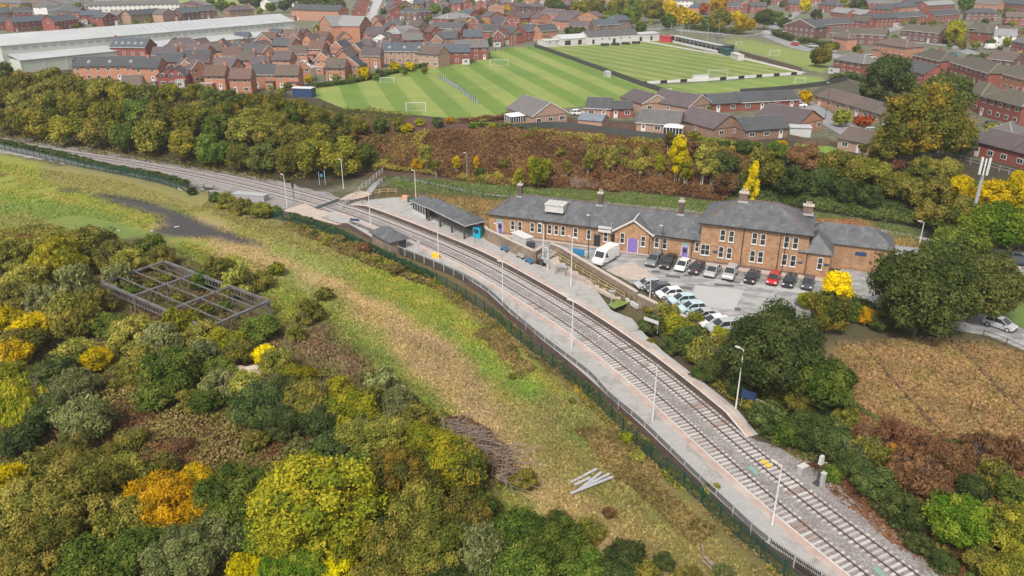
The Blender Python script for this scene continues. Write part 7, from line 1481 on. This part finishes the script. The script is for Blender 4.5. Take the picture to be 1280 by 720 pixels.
# planks
pl=[((713,603),(746,586)),((724,612),(752,590)),((718,606),(738,597)),((728,609),(762,592)),((713,617),(766,596))]
for i,(a,c) in enumerate(pl):
    a=P(*a,.12+.05*i);c=P(*c,.12+.05*i); o=MB().bar((0,0,0),c-a,.3,.1).build('plank',M['greywood']); o.location=a; tag(o,'long grey weathered plank lying in the loose pile on the meadow grass','plank','grey planks in the loose pile')
# cut branches
cover('brush_litter',[(556,520),(580,520),(645,560),(655,600),(625,608),(585,585),(560,545)],.2,3500,.7,.2,'rs',2,33)
root=empty('branch_pile',P(610,570,0),0,'tangled heap of bare pale cut branches beside the foreground thicket','branch pile'); o0=root.location.copy()
for k in range(170):
    t_=R.random(); b_=P(556+t_*90+R.uniform(-8,8),522+t_*58+R.uniform(-10,26)*(.4+t_),R.uniform(.1,1.1)); az=R.gauss(-.5,.75); ln=R.uniform(1.0,4.0); q=b_+Vector((math.cos(az)*ln,math.sin(az)*ln,R.uniform(-.5,.6))); q.z=max(.05,q.z); mb=MB(); mid=(b_+q)/2+Vector((R.uniform(-.3,.3),R.uniform(-.4,.4),R.uniform(0,.4))); mb.tube(b_-o0,mid-o0,.045,.03,5,caps=False); mb.tube(mid-o0,q-o0,.03,.012,5,caps=False)
    for j in range(4): m_=b_+(q-b_)*R.uniform(.3,.95); mb.tube(m_-o0,m_-o0+Vector((R.uniform(-.3,1.1),R.uniform(-.8,.8),R.uniform(-.1,.5))),.025,.008,4,caps=False)
    mb.build('branch',M['twig'],root)
root=empty('dead_wood',P(884,692,0),0,'small pile of pale dead wood near the bottom stretch of green fence','wood'); o0=root.location.copy()
for a,c in (((878,682),(880,694)),((880,696),(894,706)),((884,700),(905,716)),((888,704),(897,716)),((878,700),(890,712))): MB().tube(P(*a,.2)-o0,P(*c,.25)-o0,.12,.07,6).build('log',M['twig'],root)
for i,(x,y) in enumerate([(128,290),(147,289),(190,289),(221,284),(135,291)]):
    p=G(x,y); o=MB().box((0,0,.1),(R.uniform(.5,1),.3,.15),R.random()).build('debris',M['offwhite']); o.location=p; tag(o,'pale scrap lying on the grass around the dark tarmac patch','debris','pale scraps around the tarmac patch')
for i,(x,y,w_) in enumerate([(232,239,2.0),(246,236,3),(262,238,2.2)]):
    p=G(x,y); r_=empty('scrap_pile',p,.2*i,['pale sheet lying left of the dark scrap by the green fence','dark scrap metal heap by the far green fence','dark gate like scrap beside the cabin shrubs'][i],'scrap'); mb=MB()
    for k in range(10): mb.bar((R.uniform(-w_,w_),R.uniform(-.6,.6),.1),(R.uniform(-w_,w_),R.uniform(-.6,.6),R.uniform(.3,1.1)),.1)
    mb.build('pieces',M['offwhite' if i==0 else 'dark'],r_)
# smoke from the middle chimney
m=bpy.data.materials.new('chimney_smoke'); m.use_nodes=True; nt=m.node_tree; nt.nodes.remove(nt.nodes['Principled BSDF']); pv=nt.nodes.new('ShaderNodeVolumePrincipled'); pv.inputs['Color'].default_value=(1,1,1,1); pv.inputs['Density'].default_value=.07; nt.links.new(pv.outputs[0],nt.nodes['Material Output'].inputs['Volume'])
bm=bmesh.new(); 
for k in range(7): bmesh.ops.create_icosphere(bm,subdivisions=2,radius=.3+.13*k,matrix=Matrix.Translation((-.75*k,.1*k,.45*math.sqrt(k+.2)+.12*math.sin(k*2))))
me=bpy.data.meshes.new('smoke'); bm.to_mesh(me); bm.free(); me.materials.append(m); o=bpy.data.objects.new('smoke',me); C.objects.link(o); o['kind']='stuff'
xs=wh(750,262,ry)[0]; q=A+ex*xs+ey*ry; o.location=(q.x,q.y,ZF+E1+rise+2.7)
finish_labels()
# ---------------------------------------------------------------- camera, sky, sun
cam=bpy.data.cameras.new('camera'); co=bpy.data.objects.new('camera',cam); C.objects.link(co); co.location=(0,0,H); co.rotation_euler=(math.pi/2-TH,0,0); cam.sensor_width=36; cam.lens=36*F/1280; cam.clip_end=20000; cam.clip_start=.5
bpy.context.scene.camera=co
w=bpy.data.worlds.new('World'); bpy.context.scene.world=w; w.use_nodes=True; n=w.node_tree.nodes; l=w.node_tree.links
sky=n.new('ShaderNodeTexSky'); sky.sky_type='NISHITA'; sky.sun_disc=False; EL=math.radians(50); AZ=math.radians(200)   # compass azimuth of the sun (0=+Y, clockwise)
sky.sun_elevation=EL; sky.sun_rotation=AZ; sky.dust_density=3.0; sky.ozone_density=.6; sky.altitude=100
hs=n.new('ShaderNodeHueSaturation'); hs.inputs['Saturation'].default_value=.2; l.new(sky.outputs[0],hs.inputs['Color']); l.new(hs.outputs[0],n['Background'].inputs[0]); n['Background'].inputs[1].default_value=.085
sl=bpy.data.lights.new('sun','SUN'); sl.energy=1.5; sl.angle=math.radians(10); sl.color=(1,.92,.81); so=bpy.data.objects.new('sun',sl); C.objects.link(so)
d=Vector((math.sin(AZ)*math.cos(EL),math.cos(AZ)*math.cos(EL),math.sin(EL))); so.rotation_euler=d.to_track_quat('Z','Y').to_euler(); so.location=(0,0,100)
sc=bpy.context.scene; sc.view_settings.view_transform='Standard'; sc.view_settings.look='None'; sc.view_settings.exposure=1.26; sc.view_settings.gamma=1

hz=MB().bx(-2300,2300,-250,3300,-3,53).build('haze',None) if False else None
m=bpy.data.materials.new('haze_air'); m.use_nodes=True; nt=m.node_tree; nt.nodes.remove(nt.nodes['Principled BSDF']); pv=nt.nodes.new('ShaderNodeVolumePrincipled'); pv.inputs['Color'].default_value=(.92,.95,1,1); pv.inputs['Density'].default_value=.00012; nt.links.new(pv.outputs[0],nt.nodes['Material Output'].inputs['Volume'])
hz=MB().bx(-2300,2300,-250,3300,-3,53).build('haze',m); hz['kind']='stuff'
